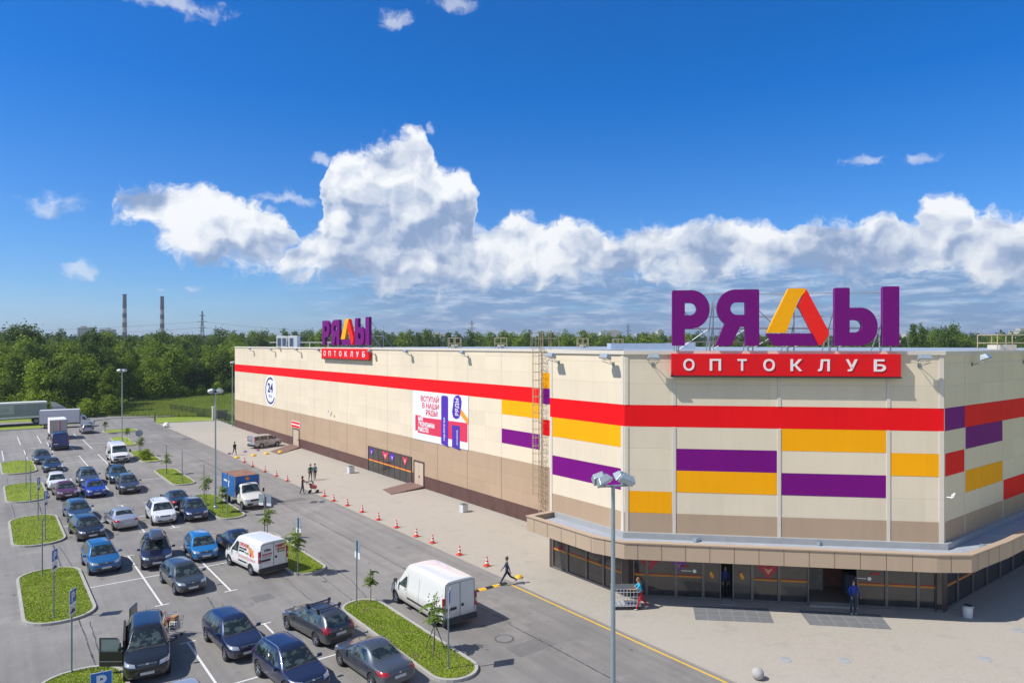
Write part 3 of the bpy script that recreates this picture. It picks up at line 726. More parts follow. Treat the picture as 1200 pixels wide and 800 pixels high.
for f_, m1, m2, ww in ((.09, 'v', 'l', .9), (.42, 'r', 'o', 1.5), (.58, 'v', 'l', 1.2), (.86, 'r', 'o', 1.0)):
    c1 = M_VIOL if m1 == 'v' else M_PINK; c2 = mat('deco_lil2', (.62, .42, .80), .4) if m2 == 'l' else mat('deco_or2', (.80, .48, .35), .4)
    chevron(A0, (0, -1), s0+(s1-s0)*f_, 2.15, ww, .95, c1, c2, .072)
M_DOOR = mat('door_tan', (.56, .45, .34), .5)
d2 = openA(onA(485.5), onA(497.5), 2.55, 'door', M_DOOR, .12)
mb = MB(OB); sm = (onA(485.5)+onA(497.5))/2; mb.wallbox((34.1, SA-sm+.01), (34.1, SA-sm-.01), .03, 2.4, .055); mb.cbox(34.0, SA-sm-.12, 1.05, .06, .04, .2); bp('door_handle', mb, M_DARK, d2)
d1 = openA(onA(343.6), onA(351), 2.45, 'door', M_DOOR, .1)
mb = MB(OB); mb.cbox(34.0, SA-onA(350), 1.05, .06, .04, .2); bp('door_handle', mb, M_DARK, d1)
mb = MB(OB); mb.wallbox((34.1, SA-onA(342)), (34.1, SA-onA(352)), 2.62, 3.45, .08); q = bp('door_sign', mb, M_PWH)
for z in (2.66, 3.12): mb = MB(OB); mb.wallbox((34.1, SA-onA(342.2)), (34.1, SA-onA(351.8)), z, z+.27, .09); bp('red_bar', mb, P_RED, q)
def ramp(pts, h, name, label):
    r_ = thing(name, label, 'ramp', pts[0][0], pts[0][1], .024)
    b0_, a0_ = pts[0]; mb = MB((b0_, a0_, 0))
    q = pts; mb.add([(q[0][0], q[0][1], 0), (q[1][0], q[1][1], 0), (q[2][0], q[2][1], 0), (q[3][0], q[3][1], 0), (q[0][0], q[0][1], .01), (q[1][0], q[1][1], .01), (q[2][0], q[2][1], h), (q[3][0], q[3][1], h)],
        [(0, 3, 2, 1), (4, 5, 6, 7), (0, 1, 5, 4), (1, 2, 6, 5), (2, 3, 7, 6), (3, 0, 4, 7)])
    mb.build('ramp_deck', mat('ramp_brown', (.20, .125, .10), .75, var=.12), r_)
    k = MB((b0_, a0_, 0)); k.wallbox(q[1], q[2], 0.0, .05, .03); k.build('ramp_edge', M_FRAME, r_)
ramp([G(448, 573.5), G(458, 579.5), (34.04, SA-onA(498)), (34.04, SA-onA(482))], .22, 'entrance_ramp', 'brown ramp up to the tan double door beside the dark shop window')
ramp([G(316, 529), G(327, 532.5), (34.04, SA-onA(352.5)), (34.04, SA-onA(342))], .18, 'entrance_ramp', 'brown ramp up to the far narrow door under a small red sign')
# ---- text
def text_verts(s, size, depth=.04, weight=0.0):
    cu = bpy.data.curves.new('lettering', 'FONT'); cu.body = s; cu.size = size; cu.extrude = depth/2; cu.offset = weight; cu.resolution_u = 4
    o = bpy.data.objects.new('lettering', cu); COL.objects.link(o); bpy.context.view_layer.update()
    me = bpy.data.meshes.new_from_object(o.evaluated_get(bpy.context.evaluated_depsgraph_get()))
    vs = [v.co.copy() for v in me.vertices]; fs = [tuple(p.vertices) for p in me.polygons]
    bpy.data.objects.remove(o); bpy.data.curves.remove(cu); bpy.data.meshes.remove(me)
    return vs, fs
def lettering(mb, s, p0, d, s0, z, width, height, out, depth=.04, weight=0.0, align='fit', lift=None):
    """writes s on the plan line p0+d starting at s0, baseline z; scaled to width x height"""
    vs, fs = text_verts(s, 1.0, 1.0, weight)
    x0, x1 = min(v.x for v in vs), max(v.x for v in vs); y0, y1 = min(v.y for v in vs), max(v.y for v in vs)
    p0 = Vector(p0[:2]); d = Vector(d[:2]); n = Vector((d.y, -d.x))
    cap = text_cap
    sy = height/cap; sx = width/(x1-x0)
    out_v = []
    for v in vs:
        q = p0+d*(s0+(v.x-x0)*sx)+n*(out+(v.z)*depth); out_v.append((q.x, q.y, z+v.y*sy))
    mb.add(out_v, fs)
_v, _f = text_verts('П', 1.0); text_cap = max(v.y for v in _v)-min(v.y for v in _v)
# round-the-clock emblem: white oval disc, broken blue ring, 24
def discA(s, z, rx, rz, out, m, name, a0=0, a1=360, inner=0.0, parent=None, n=40):
    mb = MB(OB); vs = []; k = n+1
    for i in range(k):
        t = R(a0+(a1-a0)*i/n)
        for r in (inner, 1.0): vs.append((34.1-out, SA-s-rx*r*math.cos(t), z+rz*r*math.sin(t)))
    for i in range(k):
        t = R(a0+(a1-a0)*i/n)
        for r in (inner, 1.0): vs.append((34.1-.002, SA-s-rx*r*math.cos(t), z+rz*r*math.sin(t)))
    fs = []
    for i in range(n): fs += [(2*i, 2*i+1, 2*i+3, 2*i+2), (2*i+1, 2*k+2*i+1, 2*k+2*i+3, 2*i+3)]
    mb.add(vs, fs); return bp(name, mb, m, parent)
es = onA(317)
em = discA(es, 7.1, 2.6, 2.3, .03, M_PWH, 'emblem')
M_NAVY = mat('print_navy', (.03, .03, .16), .5)
discA(es, 7.1, 2.25, 2.0, .036, M_NAVY, 'ring', 60, 330, .86, em); 
mb = MB(OB); lettering(mb, '24', A0, (0, -1), es-1.15, 6.9, 2.3, 1.35, .04, .02, .03); bp('digits', mb, M_NAVY, em)
mb = MB(OB); lettering(mb, 'ЧАСА', A0, (0, -1), es-.8, 6.1, 1.6, .42, .04, .02); bp('word', mb, mat('print_greyblue', (.30, .32, .45), .5), em)
# big banner
ps, pe = onA(484)+.08, onA(549.3)
bw = pe-ps
ban = thing('banner', 'large white wall banner with red slogan, red ribbon and violet columns on the long wall', 'banner', 34.1, SA-(ps+pe)/2, LV[5]-.05)
BO = (34.1, SA-(ps+pe)/2, LV[5]-.05)
def bq(name, m, u0, u1, v0, v1, out, parent=ban):
    """a flat patch on the banner, u across, v up, both 0..1"""
    mb = MB(BO); zb, zt = LV[5]-.02, LV[1]-.02
    mb.wallbox((34.1, SA-(ps+bw*u0)), (34.1, SA-(ps+bw*u1)), zb+(zt-zb)*v0, zb+(zt-zb)*v1, out); return mb.build(name, m, parent)
def bpoly(name, m, pts, out):
    mb = MB(BO); zb, zt = LV[5]-.02, LV[1]-.02; k = len(pts)
    f_ = [(34.1-out, SA-(ps+bw*u), zb+(zt-zb)*v) for u, v in pts]; b_ = [(34.1-.05, SA-(ps+bw*u), zb+(zt-zb)*v) for u, v in pts]
    mb.add(f_+b_, [tuple(range(k)), tuple(range(2*k-1, k-1, -1))]+[(i, i+k, (i+1) % k+k, (i+1) % k) for i in range(k)]); return mb.build(name, m, ban)
def btext(name, m, s, u0, u1, v0, h, out, weight=.02):
    mb = MB(BO); zb, zt = LV[5]-.02, LV[1]-.02
    lettering(mb, s, A0, (0, -1), ps+bw*u0, zb+(zt-zb)*v0, bw*(u1-u0), (zt-zb)*h, out, .015, weight); mb.build(name, m, ban)
bq('banner_sheet', M_PWH, 0, 1, 0, 1, .06)
bpoly('ribbon', M_PINK, [(.05, .50), (.16, .50), (.17, .47), (.99, .50), (.99, .14), (.10, .14), (.10, .19), (.05, .17)], .066)
btext('slogan', M_PINK, 'ВСТУПАЙ', .16, .50, .80, .105, .066); btext('slogan', M_PINK, 'В НАШИ', .19, .50, .665, .105, .066); btext('slogan', M_PINK, 'РЯДЫ!', .26, .48, .53, .105, .066)
btext('slogan_white', M_PWH, 'МЫ', .11, .20, .40, .085, .072, .04); btext('slogan_white', M_PWH, 'ЭКОНОМИМ', .11, .42, .29, .085, .072, .04); btext('slogan_white', M_PWH, 'ВМЕСТЕ!', .11, .31, .18, .085, .072, .04)
bpoly('violet_column', M_VIOL, [(.545, .93), (.57, .96), (.645, .96), (.665, .93), (.665, -.02), (.545, .02)], .078)
bpoly('violet_block', mat('print_violet2', (.07, .03, .38), .5), [(.735, .42), (.865, .42), (.865, -.03), (.735, .0)], .078)
bpoly('orange_stroke', M_ORNG, [(.83, .78), (.89, .74), (1.0, .58), (1.0, .47), (.85, .66)], .074)
bpoly('violet_capsule', M_VIOL, [(.735, .66), (.755, .57), (.80, .54), (.85, .57), (.875, .66), (.895, .88), (.88, .96), (.84, 1.0), (.80, .985), (.765, .93)], .080)
mb = MB(BO); vs_, fs_2 = text_verts('РЯДЫ', 1.0, 1.0, .02); zb = LV[5]; hh = LV[1]-LV[5]
mb.add([(34.1-.088-.01*v.z, SA-(ps+bw*(.845-v.y*.075)), zb+hh*(.60+v.x*.115)) for v in vs_], fs_2); mb.build('upright_word', M_PWH, ban)
for u, v0_, w_, m_, s_ in ((.612, .08, .035, M_PWH, 'РАДЫ ВСЕГДА ВАМ'), (.835, .05, .03, M_PWH, 'ОПТОКЛУБ')):
    mb = MB(BO); vs_, fs_2 = text_verts(s_, 1.0, 1.0, .01); L0 = max(v.x for v in vs_)
    mb.add([(34.1-.086-.006*v.z, SA-(ps+bw*(u-v.y*w_)), zb+hh*(v0_+v.x/L0*(.45 if u < .7 else .28))) for v in vs_], fs_2); mb.build('upright_word', m_, ban)
# ---- the two roof signs: red box below, cut-out letters above on a scaffold
def Pletter(mirror=False):
    pass
def arc(cx, cy, rx, ry, a0, a1, n=14): return [(cx+rx*math.cos(R(a0+(a1-a0)*i/n)), cy+ry*math.sin(R(a0+(a1-a0)*i/n))) for i in range(n+1)]
# letter outlines in a 1 x 1 box (u right, v up) from the sign: list of (outer, [holes])
LET = {
 'P': ([(0, 0), (.0, .97), (.02, 1.0), (.42, 1.0)]+arc(.52, .655, .48, .345, 88, -85, 16)+[(.34, .31), (.34, 0)], [[(.34, .77), (.48, .77)]+arc(.48, .66, .17, .11, 80, -80, 8)+[(.48, .55), (.34, .55)]]),
 'YA': ([(1, 0), (1, .97), (.98, 1.0), (.50, 1.0)]+arc(.45, .665, .42, .335, 92, 235, 14)+[(0, .0), (.36, 0), (.56, .335), (.68, .335), (.68, 0)], [[(.68, .77), (.50, .77)]+arc(.48, .66, .14, .11, 100, 260, 8)+[(.50, .55), (.68, .55)]]),
 'SOFT': ([(0, 0), (0, .98), (.02, 1.0), (.33, 1.0), (.35, .98), (.35, .655), (.54, .655)]+arc(.60, .33, .40, .327, 88, -88, 16), [[(.35, .44), (.50, .44)]+arc(.50, .335, .14, .105, 80, -80, 8)+[(.50, .23), (.35, .23)]]),
 'BAR': ([(0, .02), (0, .98), (.03, 1.0), (.97, 1.0), (1, .98), (1, .02), (.97, 0), (.03, 0)], []),
}
from mathutils.geometry import tessellate_polygon
def slab_letter(outer, holes, fx, depth):
    """fx(u,v,o) -> xyz; returns verts, faces with real thickness"""
    loops = [outer]+holes; flat = [p for l in loops for p in l]
    tri = tessellate_polygon([[Vector((p[0], p[1], 0)) for p in l] for l in loops])
    n = len(flat); vs = [fx(p[0], p[1], depth) for p in flat]+[fx(p[0], p[1], 0) for p in flat]
    fs = [tuple(t) for t in tri]+[tuple(n+i for i in reversed(t)) for t in tri]; k = 0
    for l in loops:
        for i in range(len(l)): j = (i+1) % len(l); fs.append((k+i, k+j, n+k+j, n+k+i))
        k += len(l)
    return vs, fs
M_LPUR = mat('letter_purple', (.17, .004, .17), .5, var=.05, spec=.2); M_LSIDE = mat('letter_side', (.06, .008, .09), .5)
M_LYEL = mat('letter_yellow', (.98, .42, .002), .5, var=.05, spec=.2); M_LRD = mat('letter_red', (.88, .02, .015), .5, var=.05, spec=.2)
M_SBOX = mat('sign_red', (.76, .008, .014), .5, var=.05, spec=.2); M_SLET = mat('sign_letter', (.82, .80, .80), .45, var=.03)
def roof_sign(p0, d, sL, width, label):
    """p0+d*s is the wall line; sL the left end; width of the red box"""
    p0 = Vector(p0); d = Vector(d); n = Vector((d.y, -d.x)); base = p0+d*(sL+width/2)
    t = thing('roof_sign', label, 'sign', base.x, base.y, 12.28, group='store signs on the roof edge'); O = (base.x, base.y, 12.28)
    k = width/12.35
    def at(s, o, z): q = p0+d*(sL+s*k)+n*o; return (q.x, q.y, z)
    mb = MB(O); mb.wallbox(p0+d*sL, p0+d*(sL+width), 12.30, 13.50, .42, -.12); mb.build('sign_box', M_SBOX, t, bevel=.02)
    mb = MB(O); mb.wallbox(p0+d*(sL-.03), p0+d*(sL+width+.03), 12.22, 12.296, .44, -.12); mb.build('lower_tray', M_DARK, t)
    for i, ch in enumerate('ОПТОКЛУБ'):
        mb = MB(O); c = .98+i*(11.25-.98)/7; w_ = .62*k if ch not in 'Т' else .5*k
        lettering(mb, ch, p0+d*(sL+c*k-w_/2), d, 0, 12.60, w_, .60, .43, .05, .02); mb.build('small_letter', M_SLET, t)
    zb, zt = 13.93, 17.0; front = .34
    spans = (('P', .05, 2.15, .00, .985), ('YA', 2.48, 4.87, .0, .99), ('SOFT', 8.92, 11.18, .0, 1.0), ('BAR', 11.45, 12.30, .0, 1.015))
    for nm, u0, u1, v0, v1 in spans:
        def fx(u, v, o): return at(u0+(u1-u0)*u, front-.32+o, zb+(zt-zb)*(v0+(v1-v0)*v))
        vs, fs = slab_letter(*LET[nm], fx, .32); mb = MB(O); mb.add(vs, fs)
        ob = mb.build('big_letter', [M_LPUR], t)
    tri = [('yellow', M_LYEL, [(5.27, .225), (6.45, .99), (6.55, 1.0), (7.28, 1.0), (7.40, .965), (7.0, .80), (6.32, .225)], .32),
           ('red', M_LRD, [(7.40, .985), (8.60, .25), (8.62, .20), (8.22, .01), (8.05, .02), (6.98, .70)], .34),
           ('purple', M_LPUR, [(5.27, .215), (5.62, .02), (5.70, .0), (8.06, .0), (7.72, .215)], .30)]
    for nm, m, pts, dp in tri:
        def fx(u, v, o): return at(u, front-.32+o, zb+(zt-zb)*v)
        vs, fs = slab_letter(pts, [], fx, dp); mb = MB(O); mb.add(vs, fs); mb.build(nm+'_stroke', m, t)
    # scaffold: rails, posts and raking braces behind
    mb = MB(O); r_ = .035
    for z in (14.15, 14.85, 15.5, 16.75): mb.tube(at(.2, -.05, z), at(12.2, -.05, z), .028, n=6)
    for s in (.45, 2.4, 4.6, 6.85, 9.2, 12.0):
        mb.tube(at(s, -.05, 13.4), at(s, -.05, 16.85), r_, n=6); mb.tube(at(s, -2.9, 13.5), at(s, -.08, 16.5), r_, n=6)
        mb.tube(at(s, -1.55, 13.5), at(s, -.08, 15.1), r_, n=6); mb.tube(at(s, -2.9, 13.56), at(s, .1, 13.56), r_, n=6); mb.tube(at(s, -1.55, 13.5), at(s, -1.6, 14.98), r_, n=6)
    for s0_, s1_ in ((.45, 2.4), (2.4, 4.6), (4.6, 6.85), (6.85, 9.2), (9.2, 12.0)):
        mb.tube(at(s0_, -1.6, 13.6), at(s1_, -1.55, 14.9), .025, n=6); mb.tube(at(s1_, -.2, 14.0), at(s0_, -.2, 16.2), .025, n=6); mb.tube(at(s0_, -1.58, 14.95), at(s1_, -1.58, 14.95), .025, n=6)
    mb.build('scaffold', mat('scaffold_steel', (.50, .54, .57), .45, metal=.5), t)
sL = rayline(786, FRONT0, FD)
roof_sign(FRONT0, FD, sL, rayline(1052, FRONT0, FD)-sL, 'big purple letters over a red box sign above the corner entrance front')
sL = onA(380.5)
roof_sign(A0, (0, -1), sL, onA(436)-sL, 'smaller looking far letters over a red box sign on the long side wall')
# ---- wall floodlights
M_LAMP = mat('lamp_housing', (.38, .44, .47), .35, metal=.4)
M_LGL = mat('lamp_glass', (.55, .62, .68), .1, coat=1, var=.05)
def floodlight(p0, d, s, label, sc=1.0):
    p0 = Vector(p0); d = Vector(d); n = Vector((d.y, -d.x)); c = p0+d*s
    t = thing('floodlight', label, 'lamp', c.x, c.y, 12.9, group='floodlights along the top of the walls'); O = (c.x, c.y, 12.9)
    def at(u, o, z): q = c+d*u+n*o; return (q.x, q.y, z)
    mb = MB(O); mb.wallbox(c-d*.08, c+d*.08, 12.8, 13.0, .04); mb.tube(at(-.04, .03, 12.86), at(-.3*sc, .62, 13.06), .018, n=6); mb.tube(at(.04, .03, 12.86), at(.3*sc, .62, 13.06), .018, n=6)
    mb.build('bracket', M_GREY, t)
    mb = MB(O); w_ = .34*sc
    mb.add([at(-w_, .50, 13.12), at(w_, .50, 13.12), at(w_, .92, 13.28), at(-w_, .92, 13.28), at(-w_*.75, .46, 13.42), at(w_*.75, .46, 13.42), at(w_*.75, .72, 13.5), at(-w_*.75, .72, 13.5)],
        [(0, 3, 2, 1), (4, 5, 6, 7), (0, 1, 5, 4), (1, 2, 6, 5), (2, 3, 7, 6), (3, 0, 4, 7)])
    mb.build('housing', M_LAMP, t, bevel=.02)
    mb = MB(O); mb.add([at(-w_*.85, .53, 13.11), at(w_*.85, .53, 13.11), at(w_*.85, .90, 13.255), at(-w_*.85, .90, 13.255)], [(0, 3, 2, 1)]); mb.build('glass', M_LGL, t)
floodlight(FRONT0, FD, rayline(765, FRONT0, FD), 'floodlight on the front wall just left of the big red sign box')
floodlight(FRONT0, FD, rayline(1077, FRONT0, FD), 'floodlight on the front wall right of the big red sign box')
floodlight(C0, (0, -1), rayline(655, C0, (0, -1)), 'floodlight high on the wall right beside the caged ladder')
floodlight(C0, (0, -1), rayline(719, C0, (0, -1)), 'floodlight near the corner where the side wall turns to the entrance front')
floodlight(FRONT1, (1, 0), rayline(1139, FRONT1, (1, 0)), 'floodlight on the shaded right wall, the one nearer its corner')
floodlight(FRONT1, (1, 0), rayline(1199, FRONT1, (1, 0)), 'floodlight on the shaded right wall at the right edge of the picture')
for px, lb in ((297.6, 'farthest floodlight on the long wall, over the round 24 emblem'), (322.6, 'floodlight on the long wall just past the round 24 emblem'), (353, 'floodlight on the long wall over the small red door sign'),
               (379, 'floodlight touching the left end of the distant red sign box'), (440, 'floodlight touching the right end of the distant red sign box'), (482.5, 'floodlight above the left edge of the large white banner'), (549, 'floodlight above the right edge of the large white banner')):
    floodlight(A0, (0, -1), onA(px), lb, .75)
# small security cameras
def cctv(p0, d, s, z, label):
    p0 = Vector(p0); d = Vector(d); n = Vector((d.y, -d.x)); c = p0+d*s; O = (c.x, c.y, z); t = thing('security_camera', label, 'camera', c.x, c.y, z)
    def at(u, o, dz): q = c+d*u+n*o; return (q.x, q.y, z+dz)
    mb = MB(O); mb.tube(at(0, .02, 0), at(0, .35, .02), .03, n=8); mb.tube(at(0, .3, -.05), at(0, .3, .18), .02, n=6); mb.build('arm', M_WHITE, t)
    mb = MB(O); mb.tube(at(-.17, .42, .12), at(.16, .38, .2), .065, n=10); mb.build('camera_body', M_WHITE, t)
    mb = MB(O); mb.tube(at(.16, .38, .2), at(.18, .378, .203), .05, n=10); mb.build('lens', M_DARK, t)
cctv(FRONT1, (1, 0), .15, 6.0, 'white camera on the corner where the front meets the shaded wall')
cctv(A0, (0, -1), onA(389)-.4, 5.65, 'left camera of the pair halfway up the long wall'); cctv(A0, (0, -1), onA(389)+.6, 5.55, 'right camera of the pair halfway up the long wall')
# ---- caged ladder
lad = thing('roof_ladder', 'tall caged steel ladder up the wall between long wall and entrance block', 'ladder', 34.1, SA-onA(636), .3); LO = (34.1, SA-onA(636), .3)
M_LAD = mat('ladder_paint', (.50, .40, .24), .55, metal=.2, var=.12)
la, lb_ = SA-onA(633.8), SA-onA(639.5); la, lb_ = (la, lb_) if la > lb_ else (lb_, la)
lm = (la+lb_)/2; la, lb_ = lm+.24, lm-.24
mb = MB(LO)
for q in (la, lb_): mb.tube((33.86, q, .4), (33.86, q, 14.9), .028, n=6)
mb.build('rail', M_LAD, lad)
mb = MB(LO); z = .6
while z < 13.9: mb.tube((33.86, la, z), (33.86, lb_, z), .014, n=5); z += .3
mb.build('rung', M_LAD, lad)
mb = MB(LO)
def hoop(z): return [(33.86, la, z)]+[(33.86-.75*math.sin(R(t))-.02, lm+.42*math.cos(R(t)), z) for t in range(20, 161, 20)]+[(33.86, lb_, z)]
z = 2.6
while z < 13.8: mb.path(hoop(z), .018, 5); z += .62
for t in (30, 60, 90, 120, 150): mb.tube((33.86-.75*math.sin(R(t))-.02, lm+.42*math.cos(R(t)), 2.6), (33.86-.75*math.sin(R(t))-.02, lm+.42*math.cos(R(t)), 13.8 if t not in (60, 120) else 14.9), .015, n=5)
mb.build('cage', M_LAD, lad)
mb = MB(LO)
for z in (2, 5, 8, 11, 13.2):
    for q in (la, lb_): mb.tube((34.1, q, z), (33.86, q, z), .02, n=5)
mb.build('wall_bracket', M_LAD, lad)
mb = MB(LO)
for z in (14.45, 14.9):
    mb.path([(33.2, la+.15, z), (35.0, la+.15, z), (35.0, lb_-.55, z), (33.2, lb_-.55, z)], .022, 5)
for x_ in (33.2, 34.2, 35.0):
    for q in (la+.15, lb_-.55): mb.tube((x_, q, 13.66), (x_, q, 14.9), .022, n=5)
mb.build('guard_rail', M_LAD, lad)
# ---- things on the roof
def roofbox_rail(px, w_, label, Y, z1=14.85):
    k = (px-600)/F; b_, a_ = w2ab(k*Y, Y); t = thing('hatch_railing', label, 'railing', b_, a_, 13.51, head=-TH); h = w_/2
    mb = MB()
    for z in (.62, z1-13.51): mb.path([(-h, -h, z), (h, -h, z), (h, h, z), (-h, h, z), (-h, -h, z)], .05, 5)
    mb.build('rail', M_LAD, t)
    for x_ in (-h, 0, h):
        for y_ in (-h, h): mb2 = MB(); mb2.tube((x_, y_, 0), (x_, y_, z1-13.51), .05, n=5); mb2.build('post', M_LAD, t)
    mb = MB(); mb.box(-h*.6, -h*.6, 0, h*.6, h*.6, .45); mb.build('hatch', M_TRIM, t, bevel=.03)
roofbox_rail(1174, 2.6, 'large cream roof hatch railing above the shaded right wall', 62)
roofbox_rail(533, 1.6, 'roof hatch railing seen above the large banner', 92); roofbox_rail(587, 1.6, 'roof hatch railing just left of the caged ladder top', 92)
roofbox_rail(683, 1.5, 'faint roof hatch railing right of the ladder, the nearer of two', 100); roofbox_rail(724, 1.5, 'faint roof hatch railing left of the big letters, the farther of two', 110)
def at_px(px, Y): return w2ab((px-600)/F*Y, Y)
b_, a_ = at_px(338, 100); t = thing('roof_unit', 'white box unit with dark openings on the roof left of the distant sign', 'roof unit', b_, a_, 13.51, head=-TH)
mb = MB(); mb.box(-1.5, -.7, 0, 0, .7, 1.7); mb.box(.2, -.7, 0, 1.5, .7, 1.75); mb.build('casing', M_WHITE, t, bevel=.04)
mb = MB(); 
for x_ in (-1.35, -.65, .4): mb.box(x_, -.73, .25, x_+.5, -.69, 1.4)
mb.build('louvre', mat('louvre_blue', (.10, .14, .22), .5), t)
b_, a_ = at_px(352, 112); t = thing('roof_pipe', 'long horizontal duct on posts running behind the distant sign', 'duct', b_, a_, 13.51, head=-TH)
mb = MB(); mb.box(-5, -.12, .75, 5, .12, .9); mb.build('duct', M_TRIM, t)
for x_ in (-1.5, 1.5, 4.5): mb = MB(); mb.box(x_-.06, -.08, 0, x_+.06, .08, .75); mb.build('post', M_TRIM, t)
b_, a_ = at_px(770, 72); t = thing('rooflight', 'low grey pitched rooflight behind the left end of the big letters', 'rooflight', b_, a_, 13.5, head=-TH)
mb = MB(); mb.add([(-4.8, 0, 0), (4.0, 0, 0), (4.0, 0, .72), (1.0, 0, .62), (-4.8, 0, .62), (-4.8, 3, 0), (4.0, 3, 0), (4.0, 3, .72), (1, 3, .62), (-4.8, 3, .62)], [(0, 1, 2, 3, 4), (9, 8, 7, 6, 5), (4, 3, 8, 9), (3, 2, 7, 8), (1, 6, 7, 2), (0, 4, 9, 5), (0, 5, 6, 1)])
mb.build('rooflight_body', mat('rooflight_grey', (.42, .50, .60), .5), t)
# ------------------------------------------------------------------ vehicles (local x forward)
def ring(x, w, zb, zl, zt, wt, crown=.02):
    """half section from the keel to the roof: w half width, zl shoulder, zt top, wt half width of the top"""
    zm = zb+(zl-zb)*.45
    h = [(0, zb), (w*.72, zb), (w-.03, zb+.05), (w, zm), (w*.985, zl-.06), (w*.955, zl)]
    f = max(zt-zl, .03); wi = min(wt, w*.95)
    h += [(w*.955+(wi-w*.955)*.55, zl+f*.55), (wi, zt-min(.06, f*.3)), (wi*.82, zt), (0, zt+crown)]
    return [(x, y, z) for y, z in h]+[(x, -y, z) for y, z in h[-2:0:-1]]
def shell(stations, wheels, wr, subd=2, track=None):
    """lofts the stations, smooths the loft and cuts the wheel arches"""
    bm = bmesh.new(); rings = []
    for st in stations: rings.append([bm.verts.new(p) for p in ring(*st)])
    n = len(rings[0])
    for a, b in zip(rings, rings[1:]):
        for i in range(n): bm.faces.new((a[i], a[(i+1) % n], b[(i+1) % n], b[i]))
    bm.faces.new(rings[0][::-1]); bm.faces.new(rings[-1])
    bmesh.ops.recalc_face_normals(bm, faces=bm.faces)
    me = bpy.data.meshes.new('shell'); bm.to_mesh(me); bm.free()
    o = bpy.data.objects.new('shell', me); COL.objects.link(o)
    s = o.modifiers.new('s', 'SUBSURF'); s.levels = subd; s.render_levels = subd
    cb = bmesh.new(); W_ = max(st[1] for st in stations)
    for x in wheels:
        for sg in (-1, 1):
            r = bmesh.ops.create_cone(cb, cap_ends=True, segments=20, radius1=wr*1.16, radius2=wr*1.16, depth=.62, matrix=Matrix.Translation((x, sg*(W_+.02), wr*1.02)) @ Matrix.Rotation(R(90), 4, 'X'))
    cm = bpy.data.meshes.new('cut'); cb.to_mesh(cm); cb.free(); co = bpy.data.objects.new('cut', cm); COL.objects.link(co)
    b = o.modifiers.new('b', 'BOOLEAN'); b.object = co; b.operation = 'DIFFERENCE'; b.solver = 'EXACT'
    bpy.context.view_layer.update()
    r = bpy.data.meshes.new_from_object(o.evaluated_get(bpy.context.evaluated_depsgraph_get()))
    bpy.data.objects.remove(o); bpy.data.objects.remove(co); bpy.data.meshes.remove(me); bpy.data.meshes.remove(cm)
    autosmooth(r, 38)
    tree = BVHTree.FromPolygons([v.co.copy() for v in r.vertices], [tuple(p.vertices) for p in r.polygons])
    return r, tree
def project(tree, poly, axis, sgn, off=.007, nu=10, nv=6):
    """a patch: 4 plan corners bilinearly gridded and dropped on the shell along an axis ('x','y','z'), from the sgn side"""
    d = {'x': Vector((-sgn, 0, 0)), 'y': Vector((0, -sgn, 0)), 'z': Vector((0, 0, -sgn))}[axis]
    vs = []; ok = {}
    A, B, C, D = [Vector(p) for p in poly]
    for j in range(nv+1):
        for i in range(nu+1):
            u, v = i/nu, j/nv; q = A*(1-u)*(1-v)+B*u*(1-v)+C*u*v+D*(1-u)*v
            if axis == 'x': o = Vector((sgn*9, q.x, q.y))
            elif axis == 'y': o = Vector((q.x, sgn*9, q.y))
            else: o = Vector((q.x, q.y, 9))
            h, nrm, _, _ = tree.ray_cast(o, d)
            if h is not None:
                if nrm.dot(d) > 0: nrm = -nrm
                ok[(i, j)] = len(vs); vs.append(h+nrm*off)
    fs = []
    for j in range(nv):
        for i in range(nu):
            q = [(i, j), (i+1, j), (i+1, j+1), (i, j+1)]
            if all(k in ok for k in q): fs.append([ok[k] for k in q])
    return vs, fs
def patch(tree, parent, name, m, polys, axis, sgn, off=.007, nu=10, nv=6, label=None):
    mb = MB()
    for p in polys:
        vs, fs = project(tree, p, axis, sgn, off, nu, nv); mb.add(vs, fs)
    bm = None
    o = mb.build(name, m, parent); me = o.data
    # make every face look away from the shell
    b = bmesh.new(); b.from_mesh(me); b.normal_update()
    dv = {'x': Vector((sgn, 0, 0)), 'y': Vector((0, sgn, 0)), 'z': Vector((0, 0, 1))}[axis]
    fl = [f for f in b.faces if f.normal.dot(dv) < 0]
    if fl: bmesh.ops.reverse_faces(b, faces=fl)
    b.to_mesh(me); b.free(); me.shade_smooth()
    return o
WHEEL = {}
